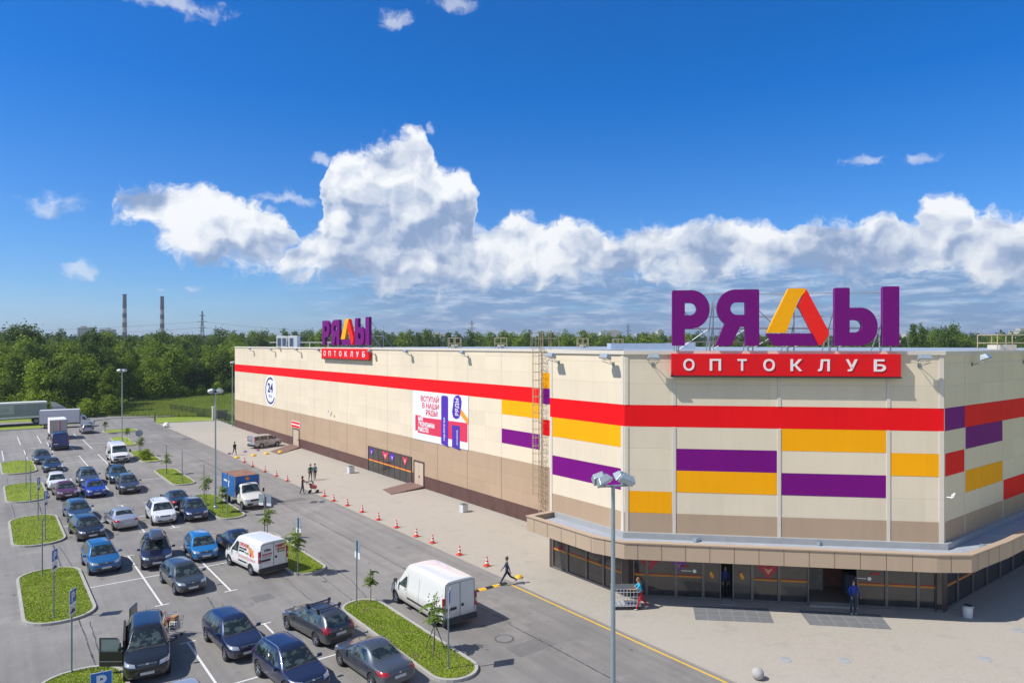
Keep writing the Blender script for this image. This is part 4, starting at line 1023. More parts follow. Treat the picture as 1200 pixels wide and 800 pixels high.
def wheel(parent, x, y, r, w=.21, spokes=5, rim_m=None, side=1):
    key = (round(r, 3), w, spokes)
    if key not in WHEEL:
        t = MB(); prof = [(r*.66, -w*.5), (r*.93, -w*.5), (r, -w*.34), (r, w*.34), (r*.93, w*.5), (r*.66, w*.5)]
        n = 24; vs = []; 
        for rr_, yy in prof:
            for i in range(n): a = 2*math.pi*i/n; vs.append((rr_*math.cos(a), yy, rr_*math.sin(a)))
        k = len(prof); t.add(vs, [(p*n+i, p*n+(i+1) % n, ((p+1) % k)*n+(i+1) % n, ((p+1) % k)*n+i) for p in range(k) for i in range(n)])
        g = MB(); g.tube((0, w*.18, 0), (0, w*.24, 0), r*.66, n=24); g.tube((0, w*.24, 0), (0, w*.48, 0), r*.13, r*.10, n=12)
        for s in range(spokes):
            a = 2*math.pi*s/spokes; p = Vector((math.cos(a), 0, math.sin(a))); g.tube(p*r*.1+Vector((0, w*.42, 0)), p*r*.62+Vector((0, w*.36, 0)), r*.085, r*.065, 6)
        for s in range(24):
            a = 2*math.pi*s/24; a2 = 2*math.pi*(s+1)/24
            g.tube((r*.64*math.cos(a), w*.42, r*.64*math.sin(a)), (r*.64*math.cos(a2), w*.42, r*.64*math.sin(a2)), r*.035, n=5)
        WHEEL[key] = (t, g)
    t, g = WHEEL[key]
    o = bpy.data.objects.new('wheel', None); COL.objects.link(o); o.parent = parent; o.location = (x, y, r); o.rotation_euler = (0, 0, 0 if side > 0 else math.pi)
    if (key, 0) not in WHEEL:
        a = t.build('tyre', M_BLACK, o, smooth=35); b = g.build('rim', [rim_m or M_RIM], o, smooth=35); WHEEL[(key, 0)] = (a.data, b.data)
    else:
        for nm, me in zip(('tyre', 'rim'), WHEEL[(key, 0)]):
            c = bpy.data.objects.new(nm, me); COL.objects.link(c); c.parent = o
    return o
def car(label, px, py, style, paint_m, L=4.4, W_=1.78, H_=1.46, head=-90, hd=0, **k):
    """style: sedan / hatch / suv / wagon / mpv; (px,py): ground point under the car's middle; head -90 = nose to the camera"""
    b_, a_ = (px, py) if k.get('lot') else G(px, py)
    S = .965; L *= S; W_ *= S; H_ *= S
    t = thing('parked_car', label, 'car', b_, a_, .004, R(head+hd), group=k.get('group', 'cars parked in the lot'))
    h = L/2; w = W_/2; gc = .19 if style not in ('suv',) else .24; wr = (.325 if style != 'suv' else .36)*S*k.get('wk', 1)
    bl = H_*.63 if style != 'suv' else H_*.61          # shoulder
    hood = H_*.60 if style not in ('suv', 'mpv') else H_*.60
    xc = h-(1.18 if style in ('sedan', 'wagon', 'suv') else .92)*S; xr = xc-.78*S
    st = [(h, w*.62, gc+.14, hood*.60, hood*.66, w*.5), (h-.07, w*.83, gc+.05, hood*.74, hood*.82, w*.68), (h-.30, w*.95, gc, hood*.84, hood*.915, w*.78), (h-.75, w, gc, hood*.92, hood*.985, w*.80),
          (xc+.04, w, gc, bl*.955, hood*1.055, w*.80), (xc-.10, w, gc, bl*.965, hood*1.10, w*.79), (xr+.06, w, gc, bl, H_*.955, w*.68), (xr-.25, w, gc, bl, H_, w*.665)]
    if style == 'sedan':
        xe = -h+1.62*S; xw = -h+.92*S; dk = H_*.70
        st += [(xe+.3, w, gc, bl, H_*.992, w*.655), (xe, w, gc, bl*1.01, H_*.95, w*.64), (xw+.05, w*.985, gc, bl*1.02, dk*1.03, w*.70), (xw-.12, w*.98, gc, bl*1.02, dk, w*.70),
               (-h+.22, w*.93, gc+.02, bl*.97, dk*.975, w*.66), (-h+.05, w*.86, gc+.06, bl*.84, dk*.88, w*.62), (-h, w*.74, gc+.14, bl*.66, dk*.74, w*.55)]
        rw = [(xe-.10, .62), (xw+.12, .72)]
    else:
        e = {'hatch': .62, 'suv': .50, 'wagon': .66, 'mpv': .42}[style]*S; xe = -h+e; xw = -h+.16
        st += [(0, w, gc, bl, H_*1.0, w*.66), (xe+.25, w, gc, bl*1.01, H_*.985, w*.645), (xe-.02, w*.985, gc, bl*1.02, H_*.955, w*.63), (-h+.20, w*.95, gc, bl*1.02, bl*1.02+(H_-bl)*.42, w*.69),
               (-h+.09, w*.91, gc+.02, bl*.97, bl*1.06, w*.70), (-h+.02, w*.86, gc+.05, bl*.74, bl*.86, w*.66), (-h, w*.80, gc+.12, bl*.60, bl*.68, w*.62)]
    st = [s if len(s) == 6 else s for s in st]
    wx = (h-.82*S, -h+(.92 if style != 'hatch' else .74)*S)
    me, tree = shell(st, wx, wr)
    o = bpy.data.objects.new('body', me); me.materials.clear(); me.materials.append(paint_m); COL.objects.link(o); o.parent = t
    # glazing
    yb, yt = w*.80, w*.60
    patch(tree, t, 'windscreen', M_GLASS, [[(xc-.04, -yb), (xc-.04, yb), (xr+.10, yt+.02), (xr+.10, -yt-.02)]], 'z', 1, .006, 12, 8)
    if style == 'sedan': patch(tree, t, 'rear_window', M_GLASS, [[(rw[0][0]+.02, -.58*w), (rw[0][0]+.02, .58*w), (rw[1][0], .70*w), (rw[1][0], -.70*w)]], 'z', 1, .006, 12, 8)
    else: patch(tree, t, 'rear_window', M_GLASS, [[(-w*.60, H_*.90), (w*.60, H_*.90), (w*.72, bl*1.08), (-w*.72, bl*1.08)]], 'x', -1, .006, 12, 6)
    zb_, zt_ = bl+.035, H_-.125
    xm = (xr+xe)/2-.05+.12; xf0, xf1 = xc-.42*S, xr-.08
    for sg in (-1, 1):
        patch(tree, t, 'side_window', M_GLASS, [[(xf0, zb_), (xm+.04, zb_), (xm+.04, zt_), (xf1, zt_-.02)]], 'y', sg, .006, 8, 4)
        re0, re1 = (xe-.30, xe+.12) if style == 'sedan' else (xe-.02, xe+.16)
        xq = max(xm-1.0*S, re0+.25)
        patch(tree, t, 'side_window', M_GLASS, [[(xm-.05, zb_), (xq if style != 'sedan' else re0, zb_+.01), (xq+.0 if style != 'sedan' else re1, zt_-.01), (xm-.05, zt_)]], 'y', sg, .006, 8, 4)
        if style != 'sedan' and xq-.08 > re0+.15:
            patch(tree, t, 'side_window', M_GLASS, [[(xq-.07, zb_+.01), (re0, zb_+.05), (re1, zt_-.03), (xq-.07, zt_-.01)]], 'y', sg, .006, 6, 4)
    # lights, grille, plates, lower bumpers
    lz = hood*.80
    for sg in (-1, 1):
        patch(tree, t, 'headlight', M_LENS, [[(sg*w*.48, lz-.085), (sg*w*.90, lz-.03), (sg*w*.93, lz+.085), (sg*w*.52, lz+.035)]], 'x', 1, .010, 8, 4)
        tz = bl*.90 if style == 'sedan' else bl*.95
        th_ = .08 if style == 'sedan' else .14
        patch(tree, t, 'tail_light', M_RED, [[(sg*w*.58, tz-th_), (sg*w*.93, tz-th_), (sg*w*.93, tz+th_*.8), (sg*w*.62, tz+th_*.8)]], 'x', -1, .010, 8, 4)
        mb = MB(); mb.M = Matrix.Translation((xc-.30*S, sg*(w+.10), bl+.07)); mb.box(-.06, -.09, -.055, .07, .09, .07)
        mb.box(-.02, -.18*sg, -.07, .03, -.06*sg, -.02); mb.M = None
        mi = mb.build('mirror', k.get('mirror', paint_m), t, bevel=.02)
        g_ = MB(); g_.cbox(xc-.30*S-.062, sg*(w+.10), bl+.08, .006, .145, .09); g_.build('mirror_glass', M_CHROME, mi)
        for xh in (xm+.13, xm-.86*S): 
            h_ = patch(tree, t, 'door_handle', k.get('handle', paint_m), [[(xh+.09, bl-.13), (xh-.09, bl-.13), (xh-.09, bl-.10), (xh+.09, bl-.10)]], 'y', sg, .022, 3, 2)
        # shut lines
        mb = MB()
        for x0_ in (xc-.28*S, xm, xm-.98*S):
            vs, fs = project(tree, [(x0_+.006, gc+.16), (x0_-.006, gc+.16), (x0_-.006, bl-.01), (x0_+.006, bl-.01)], 'y', sg, .004, 1, 8); mb.add(vs, fs)
        vs, fs = project(tree, [(xc-.28*S, gc+.155), (xm-.98*S, gc+.155), (xm-.98*S, gc+.17), (xc-.28*S, gc+.17)], 'y', sg, .004, 12, 1); mb.add(vs, fs)
        mb.build('shut_line', M_DARK, t)
        if k.get('sill'): patch(tree, t, 'sill_trim', k['sill'], [[(xc+.1, gc+.02), (-h+1.3, gc+.02), (-h+1.3, gc+.16), (xc+.1, gc+.16)]], 'y', sg, .008, 10, 2)
    patch(tree, t, 'grille', M_DARK, [[(-w*.40, lz-.07), (w*.40, lz-.07), (w*.42, lz+.03), (-w*.42, lz+.03)]], 'x', 1, .006, 8, 3)
    if k.get('chrome_grille', True): patch(tree, t, 'grille_bar', M_CHROME, [[(-w*.40, lz-.012), (w*.40, lz-.012), (w*.40, lz+.012), (-w*.40, lz+.012)]], 'x', 1, .012, 8, 1)
    patch(tree, t, 'lower_intake', M_DARK, [[(-w*.62, gc+.12), (w*.62, gc+.12), (w*.58, gc+.25), (-w*.58, gc+.25)]], 'x', 1, .006, 8, 2)
    patch(tree, t, 'number_plate', M_PLATE, [[(-.26, gc+.20), (.26, gc+.20), (.26, gc+.31), (-.26, gc+.31)]], 'x', 1, .018, 4, 1)
    patch(tree, t, 'number_plate', M_PLATE, [[(-.26, bl*.62), (.26, bl*.62), (.26, bl*.62+.115), (-.26, bl*.62+.115)]], 'x', -1, .018, 4, 1)
    if style in ('suv', 'wagon') or k.get('dark_bumper'): patch(tree, t, 'rear_bumper', M_DARK, [[(-w*.85, gc+.10), (w*.85, gc+.10), (w*.85, gc+.26), (-w*.85, gc+.26)]], 'x', -1, .008, 8, 2)
    mb = MB(); hf = tree.ray_cast(Vector((9, 0, lz+.0)), Vector((-1, 0, 0)))[0]
    if hf is not None: mb.tube((hf.x-.01, 0, lz), (hf.x+.022, 0, lz), .055, n=14); mb.build('badge', M_CHROME, t)
    hr = tree.ray_cast(Vector((-9, 0, bl*.86)), Vector((1, 0, 0)))[0]
    if hr is not None: mb = MB(); mb.tube((hr.x+.01, 0, bl*.86), (hr.x-.018, 0, bl*.86), .05, n=14); mb.build('badge', M_CHROME, t)
    for y0 in (.05, -.62*w):
        mb = MB(); p_ = []
        for u in range(5):
            xx, yy = xc+.0-.10*u/4, y0+.55*w*u/4; hh = tree.ray_cast(Vector((xx, yy, 9)), Vector((0, 0, -1)))[0]
            if hh is not None: p_.append((xx, yy, hh.z+.022))
        mb.path(p_, .009, 4); mb.build('wiper', M_DARK, t)
    # a dark strip between bonnet and windscreen: the scuttle with wipers
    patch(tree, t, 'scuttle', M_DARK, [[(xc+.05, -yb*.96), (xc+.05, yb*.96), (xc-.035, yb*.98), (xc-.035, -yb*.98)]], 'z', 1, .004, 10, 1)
    for x_ in wx:
        for sg in (-1, 1): wheel(t, x_, sg*(w-.115), wr, .21, k.get('spokes', 5), side=sg)
    if k.get('rails'):
        for sg in (-1, 1):
            mb = MB(); pts = []
            for i in range(9):
                x_ = xr-.15+(xe+.25-xr+.15)*i/8; hpt = tree.ray_cast(Vector((x_, sg*w*.60, 9)), Vector((0, 0, -1)))[0]
                if hpt is not None: pts.append((x_, sg*w*.60, hpt.z+(.055 if 0 < i < 8 else .0)))
            mb.path(pts, .02, 6); mb.build('roof_rail', M_CHROME if k['rails'] == 'chrome' else M_DARK, t)
    if k.get('bars'):
        for x_ in (xr-.45, xe+.45):
            mb = MB(); mb.box(x_-.04, -w*.74, H_+.06, x_+.04, w*.74, H_+.10)
            for sg in (-1, 1): mb.box(x_-.05, sg*w*.66-.04, H_-.08, x_+.05, sg*w*.66+.04, H_+.06)
            mb.build('roof_bar', M_DARK, t)
            for sg in (-1, 1): mb = MB(); mb.box(x_-.06, sg*w*.70-.05, H_+.03, x_+.06, sg*w*.70+.05, H_+.15); mb.build('bar_foot', M_DARK, t)
    if k.get('antenna', True):
        mb = MB(); z_ = tree.ray_cast(Vector((xe+.25, 0, 9)), Vector((0, 0, -1)))[0]
        if z_ is not None: mb.tube((xe+.25, 0, z_.z-.01), (xe+.08, 0, z_.z+.14), .008, n=5); mb.build('antenna', M_DARK, t)
    return t, tree, dict(h=h, w=w, H=H_, bl=bl, xc=xc, xr=xr, xe=xe, gc=gc, xm=xm, paint=paint_m)
def van(label, px, py, paint_m, L=5.4, W_=2.0, H_=2.5, head=90, hd=0, cat='van', name='parked_van', nose=.95, rear_glass=False, side_glass=False, rake=.85, arch=True, group=None, lot=False):
    b_, a_ = (px, py) if lot else G(px, py)
    t = thing(name, label, cat, b_, a_, .004, R(head+hd), group=group or 'vans in the lot')
    h, w = L/2, W_/2; gc = .24; wr = .34; hz = 1.12; xc = h-nose; xr = xc-rake
    st = [(h, w*.66, gc+.12, .62, .70, w*.55), (h-.06, w*.85, gc+.04, .80, .88, w*.70), (h-.28, w*.95, gc, .92, 1.00, w*.80), (xc+.05, w, gc, 1.06, hz, w*.82), (xc-.10, w, gc, 1.08, hz+.10, w*.83),
          (xr+.10, w, gc, 1.15, H_*.93, w*.80), (xr-.12, w, gc, 1.15, H_*.975, w*.82), (xr-.6, w, gc, 1.15, H_, w*.845), (-h+.5, w, gc, 1.15, H_, w*.845), (-h+.07, w*.995, gc, 1.15, H_*.995, w*.84), (-h+.012, w*.985, gc+.02, 1.15, H_*.985, w*.82), (-h, w*.93, gc+.05, 1.1, H_*.955, w*.78)]
    wx = (h-.86, -h+1.05)
    me, tree = shell(st, wx, wr)
    o = bpy.data.objects.new('body', me); me.materials.clear(); me.materials.append(paint_m); COL.objects.link(o); o.parent = t
    patch(tree, t, 'windscreen', M_GLASS, [[(xc-.06, -w*.82), (xc-.06, w*.82), (xr+.14, w*.72), (xr+.14, -w*.72)]], 'z', 1, .008, 12, 8)
    for sg in (-1, 1):
        patch(tree, t, 'side_window', M_GLASS, [[(xc-.32, 1.12), (xc-1.22, 1.12), (xc-1.22, 1.72), (xr-.05, 1.72)]], 'y', sg, .008, 8, 5)
        if side_glass:
            for q in range(2): patch(tree, t, 'side_window', M_GLASS, [[(xc-1.4-q*1.15, 1.14), (xc-2.45-q*1.15, 1.14), (xc-2.45-q*1.15, 1.72), (xc-1.4-q*1.15, 1.72)]], 'y', sg, .008, 6, 4)
        patch(tree, t, 'headlight', M_LENS, [[(sg*w*.55, .74), (sg*w*.92, .78), (sg*w*.93, 1.0), (sg*w*.62, .93)]], 'x', 1, .012, 8, 4)
        tl = MB(); tl.box(-h-.02, sg*w*.86, .92, -h+.09, sg*(w*.99+.006), 1.62); q = tl.build('tail_light', M_RED, t, bevel=.02)
        tl = MB(); tl.box(-h-.026, sg*w*.875, 1.14, -h+.0, sg*w*.98, 1.3); tl.build('reversing_lens', M_LENS, q)
        mb = MB(); mb.cbox(xc-.33, sg*(w+.14), 1.28, .12, .20, .36); mi = mb.build('mirror', M_DARK, t, bevel=.03)
        mb = MB(); mb.cbox(xc-.395, sg*(w+.14), 1.28, .006, .16, .3); mb.build('mirror_glass', M_CHROME, mi)
        mb = MB()
        for x_ in (xc-.16, xc-1.3, xc-2.5):
            vs, fs = project(tree, [(x_+.008, gc+.18), (x_-.008, gc+.18), (x_-.008, H_*.80), (x_+.008, H_*.80)], 'y', sg, .004, 1, 10); mb.add(vs, fs)
        mb.build('shut_line', M_DARK, t)
        patch(tree, t, 'rub_strip', M_DARK, [[(xc-1.35, .62), (-h+1.5, .62), (-h+1.5, .72), (xc-1.35, .72)]], 'y', sg, .012, 12, 1)
        patch(tree, t, 'door_handle', M_DARK, [[(xc-1.08, 1.02), (xc-1.2, 1.02), (xc-1.2, 1.07), (xc-1.08, 1.07)]], 'y', sg, .02, 2, 1)
        for x_ in wx: wheel(t, x_, sg*(w-.13), wr, .23, 6, side=sg)
    patch(tree, t, 'grille', M_DARK, [[(-w*.50, .72), (w*.50, .72), (w*.54, .92), (-w*.54, .92)]], 'x', 1, .008, 8, 3)
    patch(tree, t, 'front_bumper', M_DARK, [[(-w*.92, gc+.08), (w*.92, gc+.08), (w*.92, .62), (-w*.92, .62)]], 'x', 1, .010, 12, 3)
    patch(tree, t, 'number_plate', M_PLATE, [[(-.26, .44), (.26, .44), (.26, .55), (-.26, .55)]], 'x', 1, .02, 4, 1)
    mb = MB(); mb.box(-h-.07, -w*.98, gc+.06, -h+.12, w*.98, .60); mb.build('rear_bumper', M_DARK, t, bevel=.04)
    mb = MB()
    mb.box(-h-.008, -.012, .62, -h+.02, .012, H_*.93); mb.box(-h-.006, -w*.84, H_*.93, -h+.02, w*.84, H_*.93+.015); mb.box(-h-.006, -w*.85, .62, -h+.02, -w*.835, H_*.93); mb.box(-h-.006, w*.835, .62, -h+.02, w*.85, H_*.93)
    mb.build('shut_line', M_DARK, t)
    mb = MB(); mb.tube((-h-.03, -.14, 1.12), (-h, -.14, 1.12), .075, n=12); mb.build('door_lock', M_DARK, t)
    mb = MB(); mb.box(-h-.03, .22, .98, -h+.0, .80, 1.10); p_ = mb.build('plate_light_bar', M_DARK, t); mb = MB(); mb.box(-h-.02, .26, .84, -h+.0, .78, .955); mb.build('number_plate', M_PLATE, t)
    if rear_glass: 
        for sg in (-1, 1): mb = MB(); mb.box(-h-.01, sg*w*.10, 1.3, -h+.02, sg*w*.78, 1.9); mb.build('rear_window', M_GLASS, t)
    return t, tree, dict(h=h, w=w, H=H_, gc=gc, xc=xc, xr=xr)
K = {n: paint('paint_'+n, c, **kw) for n, c, kw in [
 ('navy', (.014, .024, .075), {}), ('dark', (.022, .026, .034), {}), ('blackish', (.012, .014, .020), {}), ('midblue', (.012, .13, .34), dict(metal=.3)), ('brightblue', (.008, .20, .52), dict(metal=.3)),
 ('royal', (.012, .045, .42), dict(metal=.3)), ('slate', (.055, .064, .078), {}), ('grey', (.10, .115, .14), dict(metal=.5)), ('silver', (.48, .50, .53), dict(metal=.5)), ('white', (.74, .75, .76), dict(metal=0, dirt=.12)),
 ('maroon', (.16, .018, .045), {}), ('steelblue', (.03, .075, .15), {}), ('graphite', (.055, .058, .065), {}), ('vanwhite', (.80, .80, .79), dict(metal=0, rough=.4, dirt=.22)), ('palegrey', (.42, .45, .50), dict(metal=.4)), ('indigo', (.016, .022, .06), {}), ('vanblue', (.010, .045, .20), dict(metal=.2)), ('vandirty', (.74, .74, .71), dict(metal=0, rough=.45, dirt=.5, zr=1.25, top=.08)), ('doorblack', (.012, .013, .016), dict(rough=.6, dirt=.1))]}
# ---- first row from the camera
big, btree, bd = car('black off-roader in the foreground with its left doors and tailgate open', 172, 775, 'suv', K['blackish'], 4.9, 1.86, 1.80, hd=-9, rails='chrome', spokes=6, wk=1.08)
def door_panel(hx, name, hd_, L_=.95):
    """an opened side door hinged at hx on the car's right-hand (picture left) side"""
    w = bd['w']; sy = -1
    o = bpy.data.objects.new(name, None); COL.objects.link(o); o.parent = big; o.location = (hx, sy*(w-.01), 0); o.rotation_euler = (0, 0, R(hd_))
    mb = MB(); mb.box(-L_, -.05, .42, 0, .03, bd['bl']); mb.build('door_skin', K['doorblack'], o, bevel=.02)
    mb = MB(); mb.box(-L_, -.02, bd['bl']+.001, -L_+.05, .02, 1.62); mb.box(-.16, -.02, bd['bl']+.001, -.1, .02, 1.40); mb.box(-L_+.051, -.02, 1.58, -.25, .02, 1.62); mb.build('window_frame', M_DARK, o)
    mb = MB(); mb.box(-L_+.05, -.008, bd['bl']+.002, -.16, .0, 1.575); mb.build('window', mat('clear_glass', (.16, .22, .22), .1, spec=.8), o)
    mb = MB(); mb.box(-L_+.02, -.06, .62, -.02, -.052, .66); mb.build('door_strip', mat('strip_grey', (.16, .17, .18), .5), o)
    mb = MB(); mb.box(-L_+.1, .031, .5, -.1, .06, .95); mb.build('door_card', mat('door_card', (.12, .11, .11), .7), o)
door_panel(bd['xc']-.20, 'front_door', 62, 1.0)
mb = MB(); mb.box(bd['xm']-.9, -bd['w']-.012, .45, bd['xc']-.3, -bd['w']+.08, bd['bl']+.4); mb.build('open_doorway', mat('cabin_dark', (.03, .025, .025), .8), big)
h_ = bd['h']; mb = MB(); mb.M = Matrix.Translation((-h_+.05, -.70, 0)) @ Matrix.Rotation(R(160), 4, 'Z'); mb.box(0, -.05, .62, .95, .04, 1.08); tg = mb.build('rear_door', K['blackish'], big, bevel=.03)
mb = MB(); mb.M = Matrix.Translation((-h_+.05, -.70, 0)) @ Matrix.Rotation(R(160), 4, 'Z'); mb.box(.08, -.04, 1.081, .87, .03, 1.66); mb.build('rear_door_glass', M_GLASS, tg)
car('dark blue estate car with a yellow slip inside its windscreen', 272.5, 756, 'wagon', K['navy'], 4.5, 1.74, 1.50, hd=3, handle=K['navy'])
_, ct, cd = car('slate estate car seen from behind with roof rails and two crossbars', 371, 741, 'wagon', K['slate'], 4.5, 1.76, 1.50, head=90, hd=9, rails='chrome', bars=True)
car('navy crossover with bright roof rails, cut by the lower picture edge', 340, 797, 'suv', K['navy'], 4.4, 1.80, 1.60, hd=6, rails='chrome')
car('metallic grey saloon seen from behind beside the long grass island', 437, 786, 'sedan', K['grey'], 4.55, 1.80, 1.43, head=90, hd=4, handle=M_CHROME)
car('pale silver car at the lower picture edge, only its roof in view', 5.9, 26.9, 'hatch', K['palegrey'], 4.2, 1.75, 1.48, lot=True)
# ---- second row
car('mid blue crossover with a dark windscreen nose to the white bay line', 118, 664, 'suv', K['midblue'], 4.35, 1.82, 1.62, hd=2, rails='dark')
_, rt, rd = car('dark estate car carrying a big black roof box', 182.5, 657, 'suv', K['indigo'], 4.6, 1.86, 1.68, hd=-8, sill=M_RIM, chrome_grille=False)
def on_roof(par, d, builder): pass
rb = thing('roof_box', 'glossy black roof box on top of the dark estate car', 'roof box', *G(182.5, 657), rd['H']+.09, R(-98)); mb = MB(); mb.M = Matrix.Translation((.35, .02, 0))
prof = [(1.02, .10, .02), (.92, .34, .16), (.5, .41, .30), (-.4, .42, .34), (-.9, .36, .28), (-1.05, .2, .12)]
vs = []; 
for x_, w_, z_ in prof: vs += [(x_, -w_, 0), (x_, -w_, z_*.6), (x_, -w_*.7, z_), (x_, w_*.7, z_), (x_, w_, z_*.6), (x_, w_, 0)]
fs = [(k_*6+i, k_*6+(i+1) % 6, (k_+1)*6+(i+1) % 6, (k_+1)*6+i) for k_ in range(5) for i in range(6)]+[(5, 4, 3, 2, 1, 0), (30, 31, 32, 33, 34, 35)]
mb.add(vs, fs); mb.build('box_shell', mat('box_gloss', (.06, .065, .08), .2, coat=.8, var=.05), rb, smooth=50, bevel=.03)
for x_ in (-.35, .75): mb = MB(); mb.box(x_-.04, -.62, -.06, x_+.04, .62, -.005); mb.build('roof_bar', M_DARK, rb)
car('bright blue hatchback facing the camera between dark estate and white food van', 235.5, 650, 'hatch', K['brightblue'], 4.0, 1.74, 1.50, hd=-3, spokes=7, chrome_grille=False)
car('very dark saloon tucked behind the white food van', 277, 643, 'sedan', K['indigo'], 4.5, 1.78, 1.44, head=90, hd=3)
car('dark grey-blue hatchback in front of the estate with the roof box', 214, 686, 'hatch', K['slate'], 4.2, 1.72, 1.47, hd=4)
# ---- third row
car('dark steel blue hatchback behind the black car, mostly hidden', 90.5, 606.5, 'hatch', K['steelblue'], 4.3, 1.76, 1.50, hd=2)
car('black hatchback parked right in front of the steel blue one', 101.5, 627, 'hatch', K['blackish'], 4.4, 1.80, 1.48, hd=5, handle=K['blackish'])
car('silver saloon seen from behind with red corner lights', 142, 615, 'sedan', K['silver'], 4.5, 1.78, 1.44, head=90, hd=3)
car('white crossover with silver roof rails in the third row', 188.5, 609, 'suv', K['white'], 4.6, 1.86, 1.66, hd=-2, rails='chrome')
car('dark navy hatchback between white crossover and grass island', 227, 605.5, 'hatch', K['navy'], 4.1, 1.78, 1.56, hd=-4, handle=M_CHROME)
car('dark saloon with a big red tail light behind the navy hatchback', 206, 592.5, 'sedan', K['dark'], 4.6, 1.80, 1.44, head=90, hd=4)
# ---- fourth row
car('white hatchback behind the maroon car', 66, 570.5, 'hatch', K['white'], 4.1, 1.74, 1.50)
car('maroon saloon nose to the aisle', 76, 581, 'sedan', K['maroon'], 4.5, 1.78, 1.44, hd=3)
car('medium grey crossover behind the royal blue car', 102.5, 566.5, 'suv', K['grey'], 4.5, 1.82, 1.62, rails='chrome')
car('royal blue saloon in the fourth row', 109.5, 579, 'sedan', K['royal'], 4.4, 1.74, 1.47, hd=2)
car('dark crossover carrying a roof rack behind the graphite car', 137.5, 563, 'suv', K['steelblue'], 4.6, 1.82, 1.62, bars=True)
car('graphite crossover nose to the aisle in the fourth row', 149.5, 574.5, 'suv', K['graphite'], 4.6, 1.84, 1.60, hd=-2)
# ---- fifth row
car('far dark estate in the left bay, the rear one of the pair', 49, 541.5, 'wagon', K['slate'], 4.6, 1.80, 1.50)
car('far dark saloon in the left bay, the front one of the pair', 60.5, 550.5, 'sedan', K['indigo'], 4.5, 1.78, 1.44)
car('silver crossover seen from behind at the far end of the lot', 101.5, 506.8, 'suv', K['palegrey'], 4.5, 1.80, 1.62, head=90)
# ---- vans
fv, ft, fd_ = van('white food delivery van with red and orange lettering on side and rear doors', 298.5, 664, K['vanwhite'], 4.75, 1.95, 2.12, head=90, hd=10, nose=.85)
def vtext(parent, tree, s, size, x0, z0, m, sy=1, squash=1.0):
    """lettering laid on the van's side (picture left = its left-hand side, y positive, reading front to back)"""
    vs, fs = text_verts(s, size, .3, .01); out = []
    for v in vs:
        x_ = x0-v.x*squash; z_ = z0+v.y
        h = tree.ray_cast(Vector((x_, 9*sy, z_)), Vector((0, -sy, 0)))[0]
        y_ = (h.y if h is not None else sy*.95)+sy*(.004+(v.z > 0)*.008); out.append((x_, y_, z_))
    mb = MB(); mb.add(out, fs); return mb.build('lettering', m, parent)
M_VR = mat('vinyl_red', (.60, .05, .03), .4); M_VO = mat('vinyl_orange', (.75, .26, .06), .4); M_VK = mat('vinyl_black', (.04, .035, .04), .4); M_VP = mat('vinyl_pink', (.62, .40, .40), .4); M_VG = mat('vinyl_green', (.16, .28, .06), .4)
x0 = fd_['xc']-1.35
vtext(fv, ft, 'СВЕЖЕЕ', .26, x0, 1.55, M_VR); vtext(fv, ft, 'мясо и рыба', .15, x0, 1.38, M_VK); vtext(fv, ft, 'доставка', .15, x0, 1.22, M_VK); vtext(fv, ft, 'на дом', .14, x0-.75, 1.20, M_VG)
for i, (dx, dz, rr_, m_) in enumerate(((1.35, 1.50, .17, M_VO), (1.62, 1.40, .15, M_VO), (1.48, 1.22, .13, M_VR), (1.05, 1.66, .10, M_VG), (1.78, 1.22, .12, M_VO))):
    mb = MB(); pts = []
    for j in range(12):
        a_ = 2*math.pi*j/12; rr2 = rr_*(1+.25*math.sin(3*a_+i)); x_, z_ = x0-dx+rr2*math.cos(a_), dz+rr2*math.sin(a_)
        h = ft.ray_cast(Vector((x_, 9, z_)), Vector((0, -1, 0)))[0]; pts.append((x_, h.y+.008, z_))
    mb.add(pts, [tuple(range(11, -1, -1))]); mb.build('fruit_print', m_, fv)
patch(ft, fv, 'pink_stripe', M_VP, [[(x0+.05, .86), (-fd_['h']+.45, .86), (-fd_['h']+.45, 1.02), (x0+.05, 1.02)]], 'y', 1, .006, 12, 2)
def rtext(parent, dims, s, size, y0, z0, m, wd=None):
    vs, fs = text_verts(s, size, .01, .01); L_ = max(v.x for v in vs); k_ = (wd/L_) if wd else 1
    mb = MB(); mb.add([(-dims['h']-.012-.01*(v.z > 0), y0-v.x*k_, z0+v.y) for v in vs], fs); mb.build('lettering', m, parent)
rtext(fv, fd_, 'ГОРЯЧЕЕ', .22, -.10, 1.66, M_VR, .70); rtext(fv, fd_, 'с доставкой', .13, -.14, 1.52, M_VR, .6); rtext(fv, fd_, '24 часа', .14, -.22, 1.36, M_VG, .5)
rtext(fv, fd_, 'УТРО', .18, .62, 1.55, M_VK, .42); rtext(fv, fd_, 'кухня и хлеб', .11, .74, 1.36, M_VR, .62); rtext(fv, fd_, 'каждый день', .11, .74, 1.22, M_VP, .62)
p = G(533, 736)
van('large dirty white high-roof van driving along the road past the long grass island', 18.75, 31.6, K['vandirty'], 5.75, 2.02, 2.42, head=90, hd=0, nose=.85, rake=1.05, lot=True)
van('white panel van facing the camera at the right end of the fifth row', 12.9, 95.0, K['vanwhite'], 5.0, 1.95, 2.15, head=-90, nose=.9, lot=True)
van('dark blue minibus seen from behind in front of the white box truck', 69, 525, K['vanblue'], 5.2, 1.98, 2.35, head=90, rear_glass=False, side_glass=True)
c = van('silver grey passenger van parked on the paving near the far wall', 311, 523.5, K['silver'], 4.3, 1.74, 1.78, head=53.2-37.43, hd=0, nose=1.0, side_glass=True, rake=.6)
